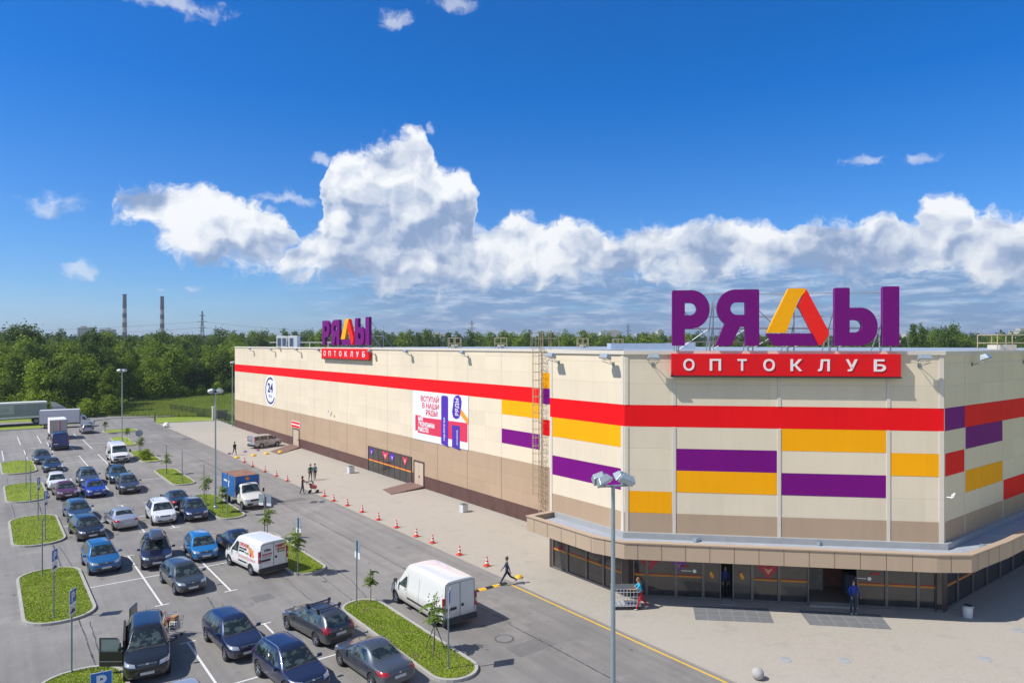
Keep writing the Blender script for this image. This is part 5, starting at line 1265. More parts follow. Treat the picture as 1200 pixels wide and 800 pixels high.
# ---- trucks
def box_truck(label, px, py, head, box_l, box_h, cab_m, box_m, cab=1.9, hd=0, roof_m=None, rear=False, lot=False, box_z=.85, box_w=2.1):
    b_, a_ = (px, py) if lot else G(px, py)
    t = thing('box_truck', label, 'truck', b_, a_, .004, R(head+hd), group='light trucks in the lot')
    Lt = cab+box_l+.15; h = Lt/2; w = .98; gc = .3; wr = .36
    st = [(h, w*.6, gc+.12, .66, .74, w*.5), (h-.08, w*.82, gc+.03, .84, .92, w*.66), (h-.40, w*.93, gc, .96, 1.05, w*.76), (h-.95, w*.97, gc, 1.12, 1.22, w*.80), (h-1.02, w*.97, gc, 1.14, 1.30, w*.80),
          (h-1.42, w*.97, gc, 1.2, 1.98, w*.76), (h-1.6, w*.97, gc, 1.2, 2.04, w*.76), (h-cab+.05, w*.97, gc, 1.2, 2.04, w*.78), (h-cab, w*.95, gc+.02, 1.2, 2.0, w*.76)]
    me, tree = shell(st, (h-.75,), wr); o = bpy.data.objects.new('cab', me); me.materials.clear(); me.materials.append(cab_m); COL.objects.link(o); o.parent = t
    patch(tree, t, 'windscreen', M_GLASS, [[(h-1.05, -w*.78), (h-1.05, w*.78), (h-1.42, w*.68), (h-1.42, -w*.68)]], 'z', 1, .008, 10, 8)
    for sg in (-1, 1):
        patch(tree, t, 'side_window', M_GLASS, [[(h-1.25, 1.22), (h-1.85, 1.22), (h-1.85, 1.80), (h-1.5, 1.80)]], 'y', sg, .008, 6, 4)
        patch(tree, t, 'headlight', M_LENS, [[(sg*w*.52, .72), (sg*w*.85, .74), (sg*w*.86, .92), (sg*w*.54, .90)]], 'x', 1, .012, 6, 3)
        mb = MB(); mb.cbox(h-1.25, sg*(w+.16), 1.35, .08, .16, .34); mb.build('mirror', M_DARK, t, bevel=.02)
        wheel(t, h-.75, sg*(w-.14), wr, .2, 6, side=sg); wheel(t, -h+.95, sg*(w-.10), wr, .26, 6, side=sg)
    patch(tree, t, 'grille', M_DARK, [[(-w*.45, .74), (w*.45, .74), (w*.47, .90), (-w*.47, .90)]], 'x', 1, .01, 6, 3)
    patch(tree, t, 'front_bumper', M_DARK, [[(-w*.85, .42), (w*.85, .42), (w*.85, .60), (-w*.85, .60)]], 'x', 1, .02, 10, 2)
    patch(tree, t, 'number_plate', M_PLATE, [[(-.26, .46), (.26, .46), (.26, .57), (-.26, .57)]], 'x', 1, .03, 4, 1)
    mb = MB(); mb.box(-h, -.5, .55, h-cab+.3, .5, .72); mb.box(-h+.1, -.9, .5, -h+.2, .9, .6); mb.build('chassis', M_DARK, t)
    x1, x0 = h-cab-.10, -h; bw_ = box_w/2
    mb = MB(); mb.box(x0, -bw_, box_z, x1, bw_, box_z+box_h); bx_ = mb.build('cargo_box', box_m, t, bevel=.02)
    mb = MB(); mb.box(x0+.02, -bw_+.02, box_z+box_h+.004, x1-.02, bw_-.02, box_z+box_h+.03); mb.build('box_roof', roof_m or box_m, bx_)
    mb = MB()
    for sg in (-1, 1): mb.box(x0-.005, sg*bw_-.03, box_z-.06, x1+.005, sg*bw_+.03, box_z+.05)
    for xx in (x0, x1):
        for sg in (-1, 1): mb.box(xx-.03, sg*bw_-.035, box_z, xx+.03, sg*bw_+.035, box_z+box_h-.02)
    mb.build('box_trim', M_RIM if not rear else M_RED, bx_)
    if rear:
        mb = MB(); mb.box(x0-.03, -bw_+.1, box_z+.1, x0-.004, -.03, box_z+box_h-.12); mb.build('rear_door', mat('door_grey', (.36, .38, .40), .5), bx_)
        mb = MB(); mb.box(x0-.03, .03, box_z+.1, x0-.004, bw_-.1, box_z+box_h-.12); mb.build('rear_door', mat('door_sand', (.40, .38, .33), .5), bx_)
        mb = MB(); mb.box(x0-.04, -.25, box_z+.1, x0-.035, -.1, box_z+box_h-.12); mb.build('door_stripe', M_VR, bx_)
    return t, h, x0, x1
M_BBLUE = mat('box_blue', (.012, .13, .42), .45, var=.1, vs=1.0); M_RUST = mat('rust_roof', (.27, .14, .09), .8, var=.3, vs=1.5)
t, h, x0, x1 = box_truck('white cab truck with a bright blue box and rusty roof standing by the lamp post', 18.2, 62.3, -90, 3.1, 1.75, paint('paint_cream', (.72, .70, .64), metal=0, dirt=.35), M_BBLUE, hd=4, roof_m=M_RUST, lot=True)
mb = MB(); mb.box(x0+.5, -1.06-.012, 1.95, x0+1.9, -1.045, 2.1); mb.build('side_stripe', M_PWH, t)
mb = MB(); mb.lathe([(.16, 0), (.17, .02), (.1, .025)], 12); mb.v = [Vector((x1+.012+v.z, v.x, 2.38+v.y)) for v in mb.v]; mb.build('round_badge', M_AMBER, t)
box_truck('white box truck with grey and sand rear doors behind the blue minibus', 66.5, 512.5, 90, 4.3, 2.1, K['vanwhite'], M_WHITE, rear=True)
box_truck('long white box truck standing across the far end of the lot', 79.5, 500.3, -8, 5.6, 2.15, K['vanwhite'], mat('box_offwhite', (.62, .63, .68), .5, var=.08, vs=.8), cab=2.1)
# ---- semi trailer
sb, sa_ = G(4, 498.0)
t = thing('semi_truck', 'grey curtain-sided semi truck with a white top edge standing on the access road', 'truck', sb, sa_, .01, R(3.5))
M_CURT = mat('curtain_grey', (.27, .29, .32), .6, var=.12, vs=.6)
mb = MB(); mb.box(-7.6, -1.25, 1.15, 6.2, 1.25, 3.72); bx_ = mb.build('curtain_box', M_CURT, t, bevel=.03)
mb = MB(); mb.box(-7.62, -1.28, 3.60, 6.22, 1.28, 3.86); mb.build('white_top_rail', M_WHITE, bx_)
mb = MB(); mb.box(-7.61, -1.28, 1.1, 6.21, -1.256, 1.42); mb.build('lower_skirt', M_WHITE, bx_)
mb = MB(); mb.box(-3.3, -1.275, 1.9, 1.4, -1.256, 3.45); mb.build('pale_sign', mat('sign_pale', (.42, .45, .45), .6), bx_)
vs, fs = text_verts('ЖАСОМ', .75, .02, .0); mb = MB(); L0 = max(v.x for v in vs); mb.add([(-2.8+v.x*(3.4/L0), -1.28-.005*(v.z > 0), 2.35+v.y) for v in vs], fs); mb.build('faded_lettering', mat('faded', (.24, .22, .24), .6), bx_)
mb = MB(); mb.box(-7.6, -.6, .9, 6.2, .6, 1.1); mb.box(-2.4, -.5, .2, -2.2, .5, .9); mb.build('chassis', M_DARK, t)
for x_ in (-5.9, -4.6, -3.3, 4.6):
    for sg in (-1, 1): wheel(t, x_, sg*1.05, .5, .3, 8, side=sg)
mb = MB(); mb.box(7.0, -1.2, .9, 9.0, 1.2, 2.7); mb.add([(7.0, -1.15, 2.7), (8.9, -1.15, 2.7), (8.9, 1.15, 2.7), (7.0, 1.15, 2.7), (7.0, -1.1, 3.7), (7.5, -1.1, 3.65), (7.5, 1.1, 3.65), (7.0, 1.1, 3.7)], [(0, 3, 2, 1), (4, 5, 6, 7), (0, 1, 5, 4), (1, 2, 6, 5), (2, 3, 7, 6), (3, 0, 4, 7)])
cb_ = mb.build('tractor_cab', K['palegrey'], t, bevel=.06)
mb = MB(); mb.box(8.99, -1.0, 1.7, 9.03, 1.0, 2.5); mb.build('windscreen', M_GLASS, cb_)
mb = MB(); mb.box(7.9, -1.22, 1.7, 8.8, -1.19, 2.4); mb.build('side_window', M_GLASS, cb_)
for sg in (-1, 1): wheel(t, 8.2, sg*1.05, .5, .3, 8, side=sg)
# ------------------------------------------------------------------ street furniture
M_BLUE = mat('sign_blue', (.012, .16, .50), .45, var=.05); M_SIGNW = mat('sign_white', (.74, .76, .78), .5, var=.05); M_BACK = mat('sign_back', (.30, .37, .42), .5, metal=.3, var=.08)
def sign_post(label, px, py, H_, plate=True, az=-9, h1=.60, h2=.50, two=False, w=.58, blue_back=False, loc=None, g='sign posts on the parking islands', letter=True):
    b_, a_ = loc if loc else G(px, py, .1); t = thing('sign_post', label, 'sign post', b_, a_, .1, head=R(-az)-TH, group=g)   # local x = plate normal? plates lie in the local y-z plane turned by az
    mb = MB(); mb.tube((0, 0, -.05), (0, 0, H_), .034, n=8); mb.lathe([(.06, -.02), (.06, .05), (.04, .07)], 10); mb.build('pole', M_GREY, t, smooth=40)
    if not plate: 
        mb = MB(); mb.box(-.012, -w/2, H_-.62, .012, w/2, H_-.04); mb.box(-.04, -.05, H_-.5, -.012, .05, H_-.42); mb.build('sign_plate', M_BACK, t); return t
    for q in ((0,) if not two else (-1, 1)):
        z1 = H_-.03; y0 = q*.34
        mb = MB(); mb.box(.036, y0-w/2, z1-h1, .048, y0+w/2, z1); pl = mb.build('sign_plate', M_BACK if blue_back else M_SIGNW, t)
        if blue_back: mb = MB(); mb.box(.0485, y0-w/2, z1-h1, .052, y0+w/2, z1); mb.build('sign_face', M_BLUE, pl); 
        else: mb = MB(); mb.box(.0485, y0-w/2+.02, z1-h1+.02, .052, y0+w/2-.02, z1-.02); mb.build('sign_face', M_BLUE, pl)
        if letter:
            vs, fs = text_verts('P', h1*.95, .004, .02); L0 = max(v.x for v in vs); mb = MB(); mb.add([(.055+v.z, y0-L0/2+v.x, z1-h1+.09+v.y) for v in vs], fs); mb.build('letter', M_SIGNW, pl)
        if h2:
            mb = MB(); mb.box(.036, y0-w/2, z1-h1-h2, .048, y0+w/2, z1-h1-.01); p2 = mb.build('lower_plate', M_SIGNW, t)
            mb = MB(); mb.box(.0485, y0-w*.36, z1-h1-h2+.12, .052, y0+w*.36, z1-h1-h2+.20); mb.box(.0485, y0-w*.2, z1-h1-h2+.201, .052, y0+w*.22, z1-h1-h2+.28); mb.build('car_pictogram', M_DARK, p2)
    return t
sign_post('blue parking sign with white lower plate on the nearest whole left island end', 84, 787, 3.55, az=-9)
sign_post('blue parking sign standing in the middle of the second left island', 63, 723, 3.5, az=-9)
sign_post('edge-on sign post at the far end of the second left island', 49.5, 673, 3.4, plate=False, az=-31)
sign_post('blue parking sign at the near end of the third left island', 53, 632, 3.5, az=-9)
sign_post('blue parking sign at the far end of the third left island', 44.6, 609, 3.4, az=-14)
sign_post('thin edge-on sign post at the near end of the fourth left island', 36, 588, 3.3, plate=False, az=-33)
sign_post('thin edge-on sign post at the far end of the fourth left island', 30.5, 571, 3.3, plate=False, az=-33)
sign_post('blue parking sign facing the camera, cut by the bottom picture edge', 0, 0, 3.4, az=60, h2=0, loc=w2ab(-13.25, 22.3), w=.62)
sign_post('edge-on sign post at the near end of the long right island', 525.5, 783, 3.4, az=2, letter=False)
sign_post('twin-plate sign post at the far end of the long right island', 418, 707, 3.4, az=-40, blue_back=True, letter=False, h2=.35)
sign_post('twin-plate sign post at the near end of the second right island', 349, 672, 3.4, az=-45, blue_back=True, letter=False, h2=.35)
sign_post('sign post with two side by side plates on the second right island', 310, 631, 3.2, az=-70, two=True, blue_back=True, letter=False, w=.40, h2=.2)
sign_post('blue-plated sign post left of the blue box truck', 266.7, 604, 3.5, az=-35, blue_back=True, letter=False, h2=.5)
sign_post('bare sign post at the far end of the island with the lamp post', 239, 586.5, 3.3, plate=False, az=-27)
sign_post('bare sign post at the near end of the fourth right island', 213.5, 565.6, 3.2, plate=False, az=-27)
sign_post('bare sign post at the far end of the fourth right island', 195, 554.6, 3.1, plate=False, az=-28)
b_, a_ = G(163, 533, .1); t = thing('round_sign', 'round grey sign seen from behind on a post beside the white panel van', 'sign post', b_, a_, .1, head=R(-90)-TH+R(30))
mb = MB(); mb.tube((0, 0, 0), (0, 0, 3.0), .04, n=8); mb.build('pole', M_GREY, t); mb = MB(); mb.tube((.04, 0, 2.75), (.06, 0, 2.75), .42, n=24); mb.build('sign_disc', M_BACK, t)
def lamp_post(label, b_, a_, H_, turn=0, loc=None, sc=1.0):
    t = thing('lamp_post', label, 'lamp post', b_, a_, .1, head=R(turn)-TH, group='tall car park lamp posts')
    mb = MB(); mb.tube((0, 0, 0), (0, 0, H_*.5), .088, .072, 12); mb.tube((0, 0, H_*.5), (0, 0, H_), .072, .055, 12); mb.build('pole', M_STEEL, t, smooth=40)
    mb = MB(); mb.cbox(0, 0, .02, .42, .42, .06); mb.lathe([(.15, .05), (.15, .14), (.11, .18)], 12); mb.build('base_plate', M_STEEL, t)
    mb = MB(); mb.tube((-.46*sc, 0, H_), (.46*sc, 0, H_), .035, n=8); mb.tube((-.30*sc, -.16, H_+.05), (-.30*sc, .16, H_+.05), .025, n=6); mb.tube((.30*sc, -.16, H_+.05), (.30*sc, .16, H_+.05), .025, n=6); mb.build('cross_arm', M_STEEL, t)
    for sx in (-1, 1):
        for sy in (-1, 1):
            mb = MB(); mb.M = Matrix.Translation((sx*.36*sc, sy*.20, H_+.22)) @ Matrix.Rotation(R(28*sy), 4, 'X') @ Matrix.Rotation(R(24*sx), 4, 'Y')
            mb.add([(-.24, -.17, -.10), (.24, -.17, -.10), (.24, .17, -.10), (-.24, .17, -.10), (-.15, -.10, .12), (.15, -.10, .12), (.15, .10, .12), (-.15, .10, .12)], [(0, 3, 2, 1), (4, 5, 6, 7), (0, 1, 5, 4), (1, 2, 6, 5), (2, 3, 7, 6), (3, 0, 4, 7)])
            hd_ = mb.build('lamp_head', M_LAMP, t, bevel=.02)
            mb = MB(); mb.M = Matrix.Translation((sx*.36*sc, sy*.20, H_+.22)) @ Matrix.Rotation(R(28*sy), 4, 'X') @ Matrix.Rotation(R(24*sx), 4, 'Y'); mb.box(-.21, -.14, -.115, .21, .14, -.101); mb.build('lamp_glass', M_LGL, hd_)
            mb = MB(); mb.tube((sx*.30*sc, sy*.14, H_+.04), (sx*.36*sc, sy*.19, H_+.14), .02, n=6); mb.build('bracket', M_STEEL, t)
    return t
lamp_post('nearest lamp post with four silver heads rising in front of the store corner', *w2ab(2.97, 20.3), 9.75, 12)
lamp_post('lamp post with four heads on the island by the blue box truck', *G(252.5, 596), 9.75, 8)
lamp_post('farthest lamp post with four heads in front of the dark trees', *G(143, 517), 9.95, 0)
b_, a_ = G(272.3, 499.5); t = thing('thin_mast', 'thin grey mast with a small white camera at the far building corner', 'mast', b_, a_, 0)
mb = MB(); mb.tube((0, 0, 0), (0, 0, 10.8), .09, .06, 8); mb.build('pole', M_STEEL, t); mb = MB(); mb.tube((-.3, 0, 10.9), (.3, .1, 11.0), .16, n=8); mb.build('camera_body', M_WHITE, t)
# traffic cones
M_CONE = mat('cone_red', (.72, .07, .03), .5); M_CW = mat('cone_white', (.78, .78, .76), .5)
def cone_proto():
    t = thing('traffic_cone', 'x', 'traffic cone', 0, 0, 0)
    mb = MB(); mb.box(-.19, -.19, 0, .19, .19, .035); mb.build('base', M_CONE, t, bevel=.01)
    mb = MB(); mb.lathe([(.135, .035), (.03, .58), (.02, .60)], 16); mb.build('cone', M_CONE, t, smooth=50)
    for z0, z1 in ((.16, .26), (.36, .46)):
        r = lambda z: .135-.105*(z-.035)/.545+.003
        mb = MB(); mb.lathe([(r(z0), z0), (r(z1), z1)], 16); mb.build('white_stripe', M_CW, t, smooth=50)
    return t
cones = [(407, 592.3, 'cone in the kerb row nearest the shop window ramp'), (424.5, 600, 'seventh cone counted from the walking man along the kerb'), (443.5, 609, 'sixth cone counted from the walking man along the kerb'), (464.7, 618, 'fifth cone counted from the walking man along the kerb'), (488, 628.5, 'fourth cone counted from the walking man along the kerb'),
 (507, 636, 'third cone counted from the walking man along the kerb'), (538.5, 650, 'second cone counted from the walking man along the kerb'), (570.6, 663, 'cone nearest to the walking man at the kerb'), (286.5, 541.5, 'farthest upright cone, beyond the blue box truck'), (296, 546.5, 'second farthest upright cone in the kerb row'),
 (310.5, 552.5, 'third farthest upright cone, behind the blue box'), (324, 557.7, 'cone second left of the woman with the pushchair'), (336.7, 563.5, 'cone just left of the woman with the pushchair'), (380, 581.5, 'cone right of the pushchair'), (391, 586.9, 'second cone right of the pushchair')]
c0 = None
for x, y, lb in cones:
    if c0 is None: c0 = cone_proto(); c = c0
    else: c = copy_tree(c0)
    q = G(x, y, .02); c.location = ab2w(*q, .05); c['label'] = 'red and white '+lb; c['group'] = 'red and white cones along the kerb'
# hemispherical bollards
def dome(px, py, m, label, r=.26):
    b_, a_ = G(px, py, .03); t = thing('dome_bollard', label, 'bollard', b_, a_, .026, group='dome bollards on the paving')
    mb = MB(); mb.lathe([(r*math.cos(R(x)), r*.8*math.sin(R(x))) for x in range(0, 90, 10)]+[(.01, r*.8)], 18); mb.build('dome', m, t, smooth=60)
    mb = MB(); mb.lathe([(r*1.06, -.0), (r*1.06, .025), (r*.98, .03)], 18); mb.build('foot_ring', M_KERB, t)
M_DOMY = mat('dome_yellow', (.80, .46, .02), .5); M_DOMP = mat('dome_violet', (.26, .12, .24), .5)
dome(608, 676.5, M_DOMY, 'yellow dome at the end of the speed hump by the walking man', .24)
for x, y, lb in ((277.5, 536.5, 'yellow dome nearest the dark-clad walker'), (297, 534, 'second yellow dome from the dark-clad walker'), (312, 532, 'third yellow dome, in front of the silver van'), (328.5, 530, 'yellow dome beside the far ramp')): dome(x, y, M_DOMY, lb, .34)
for x, y, lb in ((268.5, 532, 'dull violet dome left of the dark-clad walker'), (287, 529.5, 'dull violet dome behind the silver van'), (302, 528, 'dull violet dome beside the silver van wheel')): dome(x, y, M_DOMP, lb, .28)
b_, a_ = G(888, 796); mb = MB(); mb.lathe([(.02, 0)]+[(.25*math.cos(R(x)), .24+.25*math.sin(R(x))) for x in range(-70, 90, 10)]+[(.01, .49)], 20)
o = mb.build('stone_ball', mat('ball_concrete', (.42, .40, .38), .85, var=.15, bump=.3), smooth=60); o.location = ab2w(b_, a_, .026); tag(o, 'round grey concrete ball on the paving near the yellow line', 'bollard')
# speed hump
t = thing('speed_hump', 'yellow and black speed hump across the road behind the large white van', 'speed hump', 17.9, 34.0, .004)
p0, p1 = G(556, 692), G(594, 683); ac = (p0[1]+p1[1])/2; t.location = ab2w(17.9, ac, .004)
for i in range(13):
    mb = MB(); x0_, x1_ = i*.5+.004, i*.5+.496; mb.add([(x0_, -.2, 0), (x1_, -.2, 0), (x1_, -.08, .05), (x0_, -.08, .05), (x0_, .08, .05), (x1_, .08, .05), (x1_, .2, 0), (x0_, .2, 0)], [(0, 1, 2, 3), (3, 2, 5, 4), (4, 5, 6, 7), (0, 3, 4, 7), (1, 6, 5, 2), (0, 7, 6, 1)])
    mb.build('hump_segment', M_DOMY if i % 2 else M_BLACK, t)
# bins, lids, mats
def bin_(px, py, label, m, r=.24, h=.62, sq=False):
    b_, a_ = G(px, py, .02); t = thing('litter_bin', label, 'bin', b_, a_, .026)
    mb = MB(); (mb.lathe([(r*.86, 0), (r, h*.95), (r, h)], 18) if not sq else mb.box(-r, -r, 0, r, r, h)); mb.build('bin_body', m, t, smooth=None if sq else 50)
    mb = MB(); (mb.lathe([(r*1.08, h-.08), (r*1.08, h+.01), (r*.8, h+.012)], 18) if not sq else mb.box(-r-.02, -r-.02, h, r+.02, r+.02, h+.05)); mb.build('rim', M_STEEL, t)
    mb = MB(); mb.lathe([(r*.82, h+.0135), (r*.82, h+.016)], 18) if not sq else mb.box(-r*.7, -r*.7, h+.051, r*.7, r*.7, h+.055); mb.build('bin_opening', M_DARK, t)
M_BINW = mat('bin_white', (.62, .64, .66), .5, var=.12)
bin_(1134, 722.5, 'pale round bin standing outside the corner of the glazed entrance', M_BINW, .25, .60)
bin_(543.5, 599.5, 'white block bin on the paving below the long wall', M_BINW, .26, .62, True)
bin_(411, 554, 'small white bin left of the dark shop window', M_BINW, .3, .7, True)
b_, a_ = G(195, 500.5); mb = MB(); mb.lathe([(.5, 0), (.55, .25), (.35, .62), (.08, .75)], 7); o = mb.build('white_rock', M_WHITE, bevel=.05); o.location = ab2w(b_, a_, .1); tag(o, 'white painted boulder at the grass corner by the far road', 'rock')
for px, py in ((920, 772), (989, 773), (1154.5, 771.5), (1193, 738), ):
    b_, a_ = G(px, py, .03); mb = MB(); mb.lathe([(.27, 0), (.27, .012), (.24, .016)], 20); o = mb.build('ground_lid', mat('lid', (.42, .44, .45), .55, metal=.2, var=.15), smooth=30); o.location = ab2w(b_, a_, .025); tag(o, 'round pale metal lid set flush in the paving before the entrance', 'manhole lid', 'round lids in the entrance paving')
def manhole(px, py, label, r=.38):
    b_, a_ = G(px, py); t = thing('manhole', label, 'manhole', b_, a_, .002)
    mb = MB(); mb.lathe([(r*1.25, 0), (r*1.25, .008), (r, .009)], 24); mb.build('collar', mat('collar', (.11, .11, .11), .8), t); mb = MB(); mb.lathe([(r, .0095), (r, .014), (.02, .016)], 24); mb.build('lid', mat('iron_lid', (.22, .21, .20), .7, bump=.6, bs=40), t)
manhole(591, 748, 'round iron manhole in the road right of the large white van'); manhole(491.5, 608.5, 'small dark manhole in the paving between cone row and long wall', .3) 
bpy.data.objects[-1] if False else None
for q, lb in ((((812, 709.5), (900, 712.5), (907, 729.5), (815, 725.5)), 'grey slab apron before the narrow entrance'), (((936, 714.5), (1031, 719.5), (1045, 737), (949, 731.5)), 'grey slab apron before the wide entrance')):
    c = [G(x, y, .03) for x, y in q]; mb = MB(); mb.prism(c, .024, .034); struct(mb, 'pavement_inlay', mat('inlay', (.17, .175, .18), .7, var=.12, vs=2))
    mb = MB()
    for k in range(1, 6):
        f = k/6; a = Vector(c[0])*(1-f)+Vector(c[1])*f; b = Vector(c[3])*(1-f)+Vector(c[2])*f; mb.wallbox(a, b, .034, .038, .012, .012)
    for f in (.33, .66): mb.wallbox(Vector(c[0])*(1-f)+Vector(c[3])*f, Vector(c[1])*(1-f)+Vector(c[2])*f, .034, .0385, .012, .012)
    struct(mb, 'pavement_joint', mat('joint_pale', (.30, .29, .27), .8))
# fence and gate pillar by the far grass
def fence(p0, p1, H_, label, step=.5, post=2.5):
    p0, p1 = Vector(p0), Vector(p1); L_ = (p1-p0).length; t = thing('metal_fence', label, 'fence', p0.x, p0.y, 0, head=math.atan2((p1-p0).y, (p1-p0).x)); m = mat('fence_green', (.03, .05, .04), .6)
    x = 0
    while x <= L_: mb = MB(); mb.tube((x, 0, 0), (x, 0, H_), .05, n=6); mb.build('post', m, t); x += post
    mb = MB()
    x = 0
    while x <= L_: mb.box(x-.012, -.012, .08, x+.012, .012, H_-.05); x += step*.4
    for z in (.2, H_*.55, H_-.15): mb.box(0, -.02, z-.02, L_, .02, z+.02)
    mb.build('fence_panel', m, t)
fence(G(200, 482.5), G(247, 489.5), 1.7, 'dark railing fence across the far access road')
fence(G(256, 492.5), G(276, 499.8), 1.9, 'dark wire fence beside the far building corner')
b_, a_ = G(250.5, 492); t = thing('gate_pillar', 'cream pillar of the gate beside the dark railing', 'pillar', b_, a_, 0); mb = MB(); mb.cbox(0, 0, 1.2, .55, .55, 2.4); mb.build('shaft', M_TRIM, t); mb = MB(); mb.cbox(0, 0, 2.46, .7, .7, .1); mb.build('cap', M_WHITE, t)
mb = MB(); mb.box(.3, -.1, .15, 2.4, .1, 1.8); mb.build('gate_leaf', mat('gate_grey', (.22, .20, .20), .7), t)
# ------------------------------------------------------------------ people
SKIN = mat('skin', (.50, .30, .21), .6, var=.05); HAIRB = mat('hair_dark', (.035, .022, .015), .6); M_SOLE = mat('shoe_white', (.62, .62, .60), .6)
def person(label, px, py, head, top, legs, shoes=None, hair=HAIRB, stride=0.0, arm=(0, 0), elbow=(15, 15), spread=8, lean=0, H_=1.70, sleeve='long', cap=None, long_hair=False, loc=None, skirt=None, z=.03):
    b_, a_ = loc or G(px, py, z); t = thing('person', label, 'person', b_, a_, z, head=R(head))
    k = H_/1.75; V_ = []; Ed = []; Rd = []; Lab = []
    def v(p, r, lab, par=None):
        V_.append(Vector(p)); Rd.append(r if isinstance(r, tuple) else (r, r)); Lab.append(lab)
        if par is not None: Ed.append((par, len(V_)-1))
        return len(V_)-1
    ln_ = R(lean); up = lambda z: (math.sin(ln_)*(z-.92), 0, .92+(z-.92)*math.cos(ln_))
    drop = abs(math.sin(R(stride)))*.10
    pel = v(up(.95), (.135, .115), 'leg'); ab = v(up(1.12), (.125, .10), 'top', pel); ch = v(up(1.30), (.155, .115), 'top', ab); nk0 = v(up(1.42), (.10, .08), 'top', ch)
    nk = v(up(1.50), .052, 'skin', nk0); c_ = Vector(up(1.62))+Vector((.02, 0, 0)); hd = v(c_, (.078, .092), 'skin', nk); hd2 = v(c_+Vector((0, 0, .10)), (.07, .08), 'skin', hd)
    nose = v(c_+Vector((.098, 0, .01)), .014, 'skin', hd)
    for s, st in ((1, stride), (-1, -stride)):
        hp = v((0, s*.095, .90), (.098, .092), 'leg', pel); a = R(st); kb = R(max(0, -st)*.9+4)
        kn = V_[hp]+Vector((math.sin(a)*.43, s*.01, -math.cos(a)*.43)); k_i = v(kn, .062, 'leg', hp)
        an = kn+Vector((math.sin(a-kb)*.40, 0, -math.cos(a-kb)*.40)); cf = v(kn*.6+an*.4+Vector((-.01, 0, 0)), .056, 'leg', k_i); a_i = v(an, .040, 'leg', cf)
        dr = Vector((math.cos(a*.5), s*.12, -math.sin(max(0, -st)*.012))); hl = v(an+Vector((-.03, 0, -.045)), .036, 'shoe', a_i); v(an+dr*.15+Vector((0, 0, -.055)), (.042, .028), 'shoe', hl)
    for i, s in enumerate((1, -1)):
        sh = v(Vector(up(1.40))+Vector((0, s*.175, -.01)), .058, 'top', ch); a = R(arm[i]); sp = R(spread)
        el = V_[sh]+Vector((math.sin(a)*.28, s*math.sin(sp)*.28, -math.cos(a)*.28)); mid = v(V_[sh]*.5+el*.5, .050, 'top', sh)
        e_i = v(el, .040, 'top' if sleeve == 'long' else 'skin', mid); b = a+R(elbow[i]); d = Vector((math.sin(b), -s*.05, -math.cos(b)))
        wr = el+d*.25; w_i = v(wr, .026, 'top' if sleeve == 'long' else 'skin', e_i); pm = wr+d*.055; p_i = v(pm, (.034, .020), 'skin', w_i)
        side = Vector((0, 1, 0)).cross(d).normalized()
        for f_, ln2 in ((-1.5, .062), (-.5, .075), (.5, .078), (1.5, .066)):
            q0 = pm+side*f_*.017+d*.025; f0 = v(q0, .0095, 'skin', p_i); f1 = v(q0+d*ln2*.55+Vector((0, -s*.012, 0)), .0085, 'skin', f0); v(q0+d*ln2+Vector((0, -s*.030, 0)), .0075, 'skin', f1)
        tb_ = v(pm-d*.02+side*.035, .011, 'skin', p_i); v(pm+d*.02+side*.055, .009, 'skin', tb_)
    zmin = min(p.z-r[0] for p, r in zip(V_, Rd) if True)
    off = -min(V_[i].z-.028 for i in range(len(V_)) if Lab[i] == 'shoe')
    for i in range(len(V_)): V_[i] = (V_[i]+Vector((0, 0, off)))*k
    me = bpy.data.meshes.new('sk'); me.from_pydata([tuple(p) for p in V_], Ed, []); o = bpy.data.objects.new('sk', me); COL.objects.link(o)
    sm = o.modifiers.new('skin', 'SKIN'); 
    if not me.skin_vertices: 
        bm = bmesh.new(); bm.from_mesh(me); bm.verts.layers.skin.verify(); bm.to_mesh(me); bm.free()
    for i, sv in enumerate(me.skin_vertices[0].data): sv.radius = (Rd[i][1]*k, Rd[i][0]*k); sv.use_root = (i == 0)
    sb_ = o.modifiers.new('s', 'SUBSURF'); sb_.levels = 2; sb_.render_levels = 2
    bpy.context.view_layer.update()
    r = bpy.data.meshes.new_from_object(o.evaluated_get(bpy.context.evaluated_depsgraph_get())); bpy.data.objects.remove(o)
    names = ['top', 'leg', 'skin', 'shoe']; r.materials.clear()
    for m_ in (top, legs, SKIN, shoes or M_DARK): r.materials.append(m_)
    segs = [(V_[a], V_[b], Lab[b] if Lab[a] != 'leg' or Lab[b] != 'top' else 'top', Lab[a]) for a, b in Ed]
    for p in r.polygons:
        c = p.center; best = 9; lb = 'top'
        for a, b, l1, l0 in segs:
            ab_ = b-a; u = max(0, min(1, (c-a).dot(ab_)/max(ab_.length_squared, 1e-9))); d_ = (a+ab_*u-c).length
            if d_ < best: best = d_; lb = l1 if u > .5 else l0
        p.material_index = names.index(lb)
    r.shade_smooth(); ob = bpy.data.objects.new('body', r); COL.objects.link(ob); ob.parent = t
    hz = (Vector(c_)+Vector((0, 0, off)))*k
    mb = MB(); mb.lathe([(.088*k, -.035*k), (.100*k, .02*k), (.098*k, .07*k), (.075*k, .125*k), (.03*k, .155*k)], 14, c=(hz.x-.022*k, hz.y, hz.z+.02*k))
    if long_hair: mb.lathe([(.05*k, -.16*k), (.085*k, -.10*k), (.09*k, .02*k)], 12, c=(hz.x-.05*k, hz.y, hz.z))
    mb.build('cap' if cap else 'hair', cap or hair, t, smooth=60)
    for s in (-1, 1): mb = MB(); mb.lathe([(.002, -.011), (.011, -.006), (.011, .006), (.002, .011)], 8, c=(hz.x+.083*k, hz.y+s*.032*k, hz.z+.035*k)); mb.build('eye', M_DARK, t)
    return t
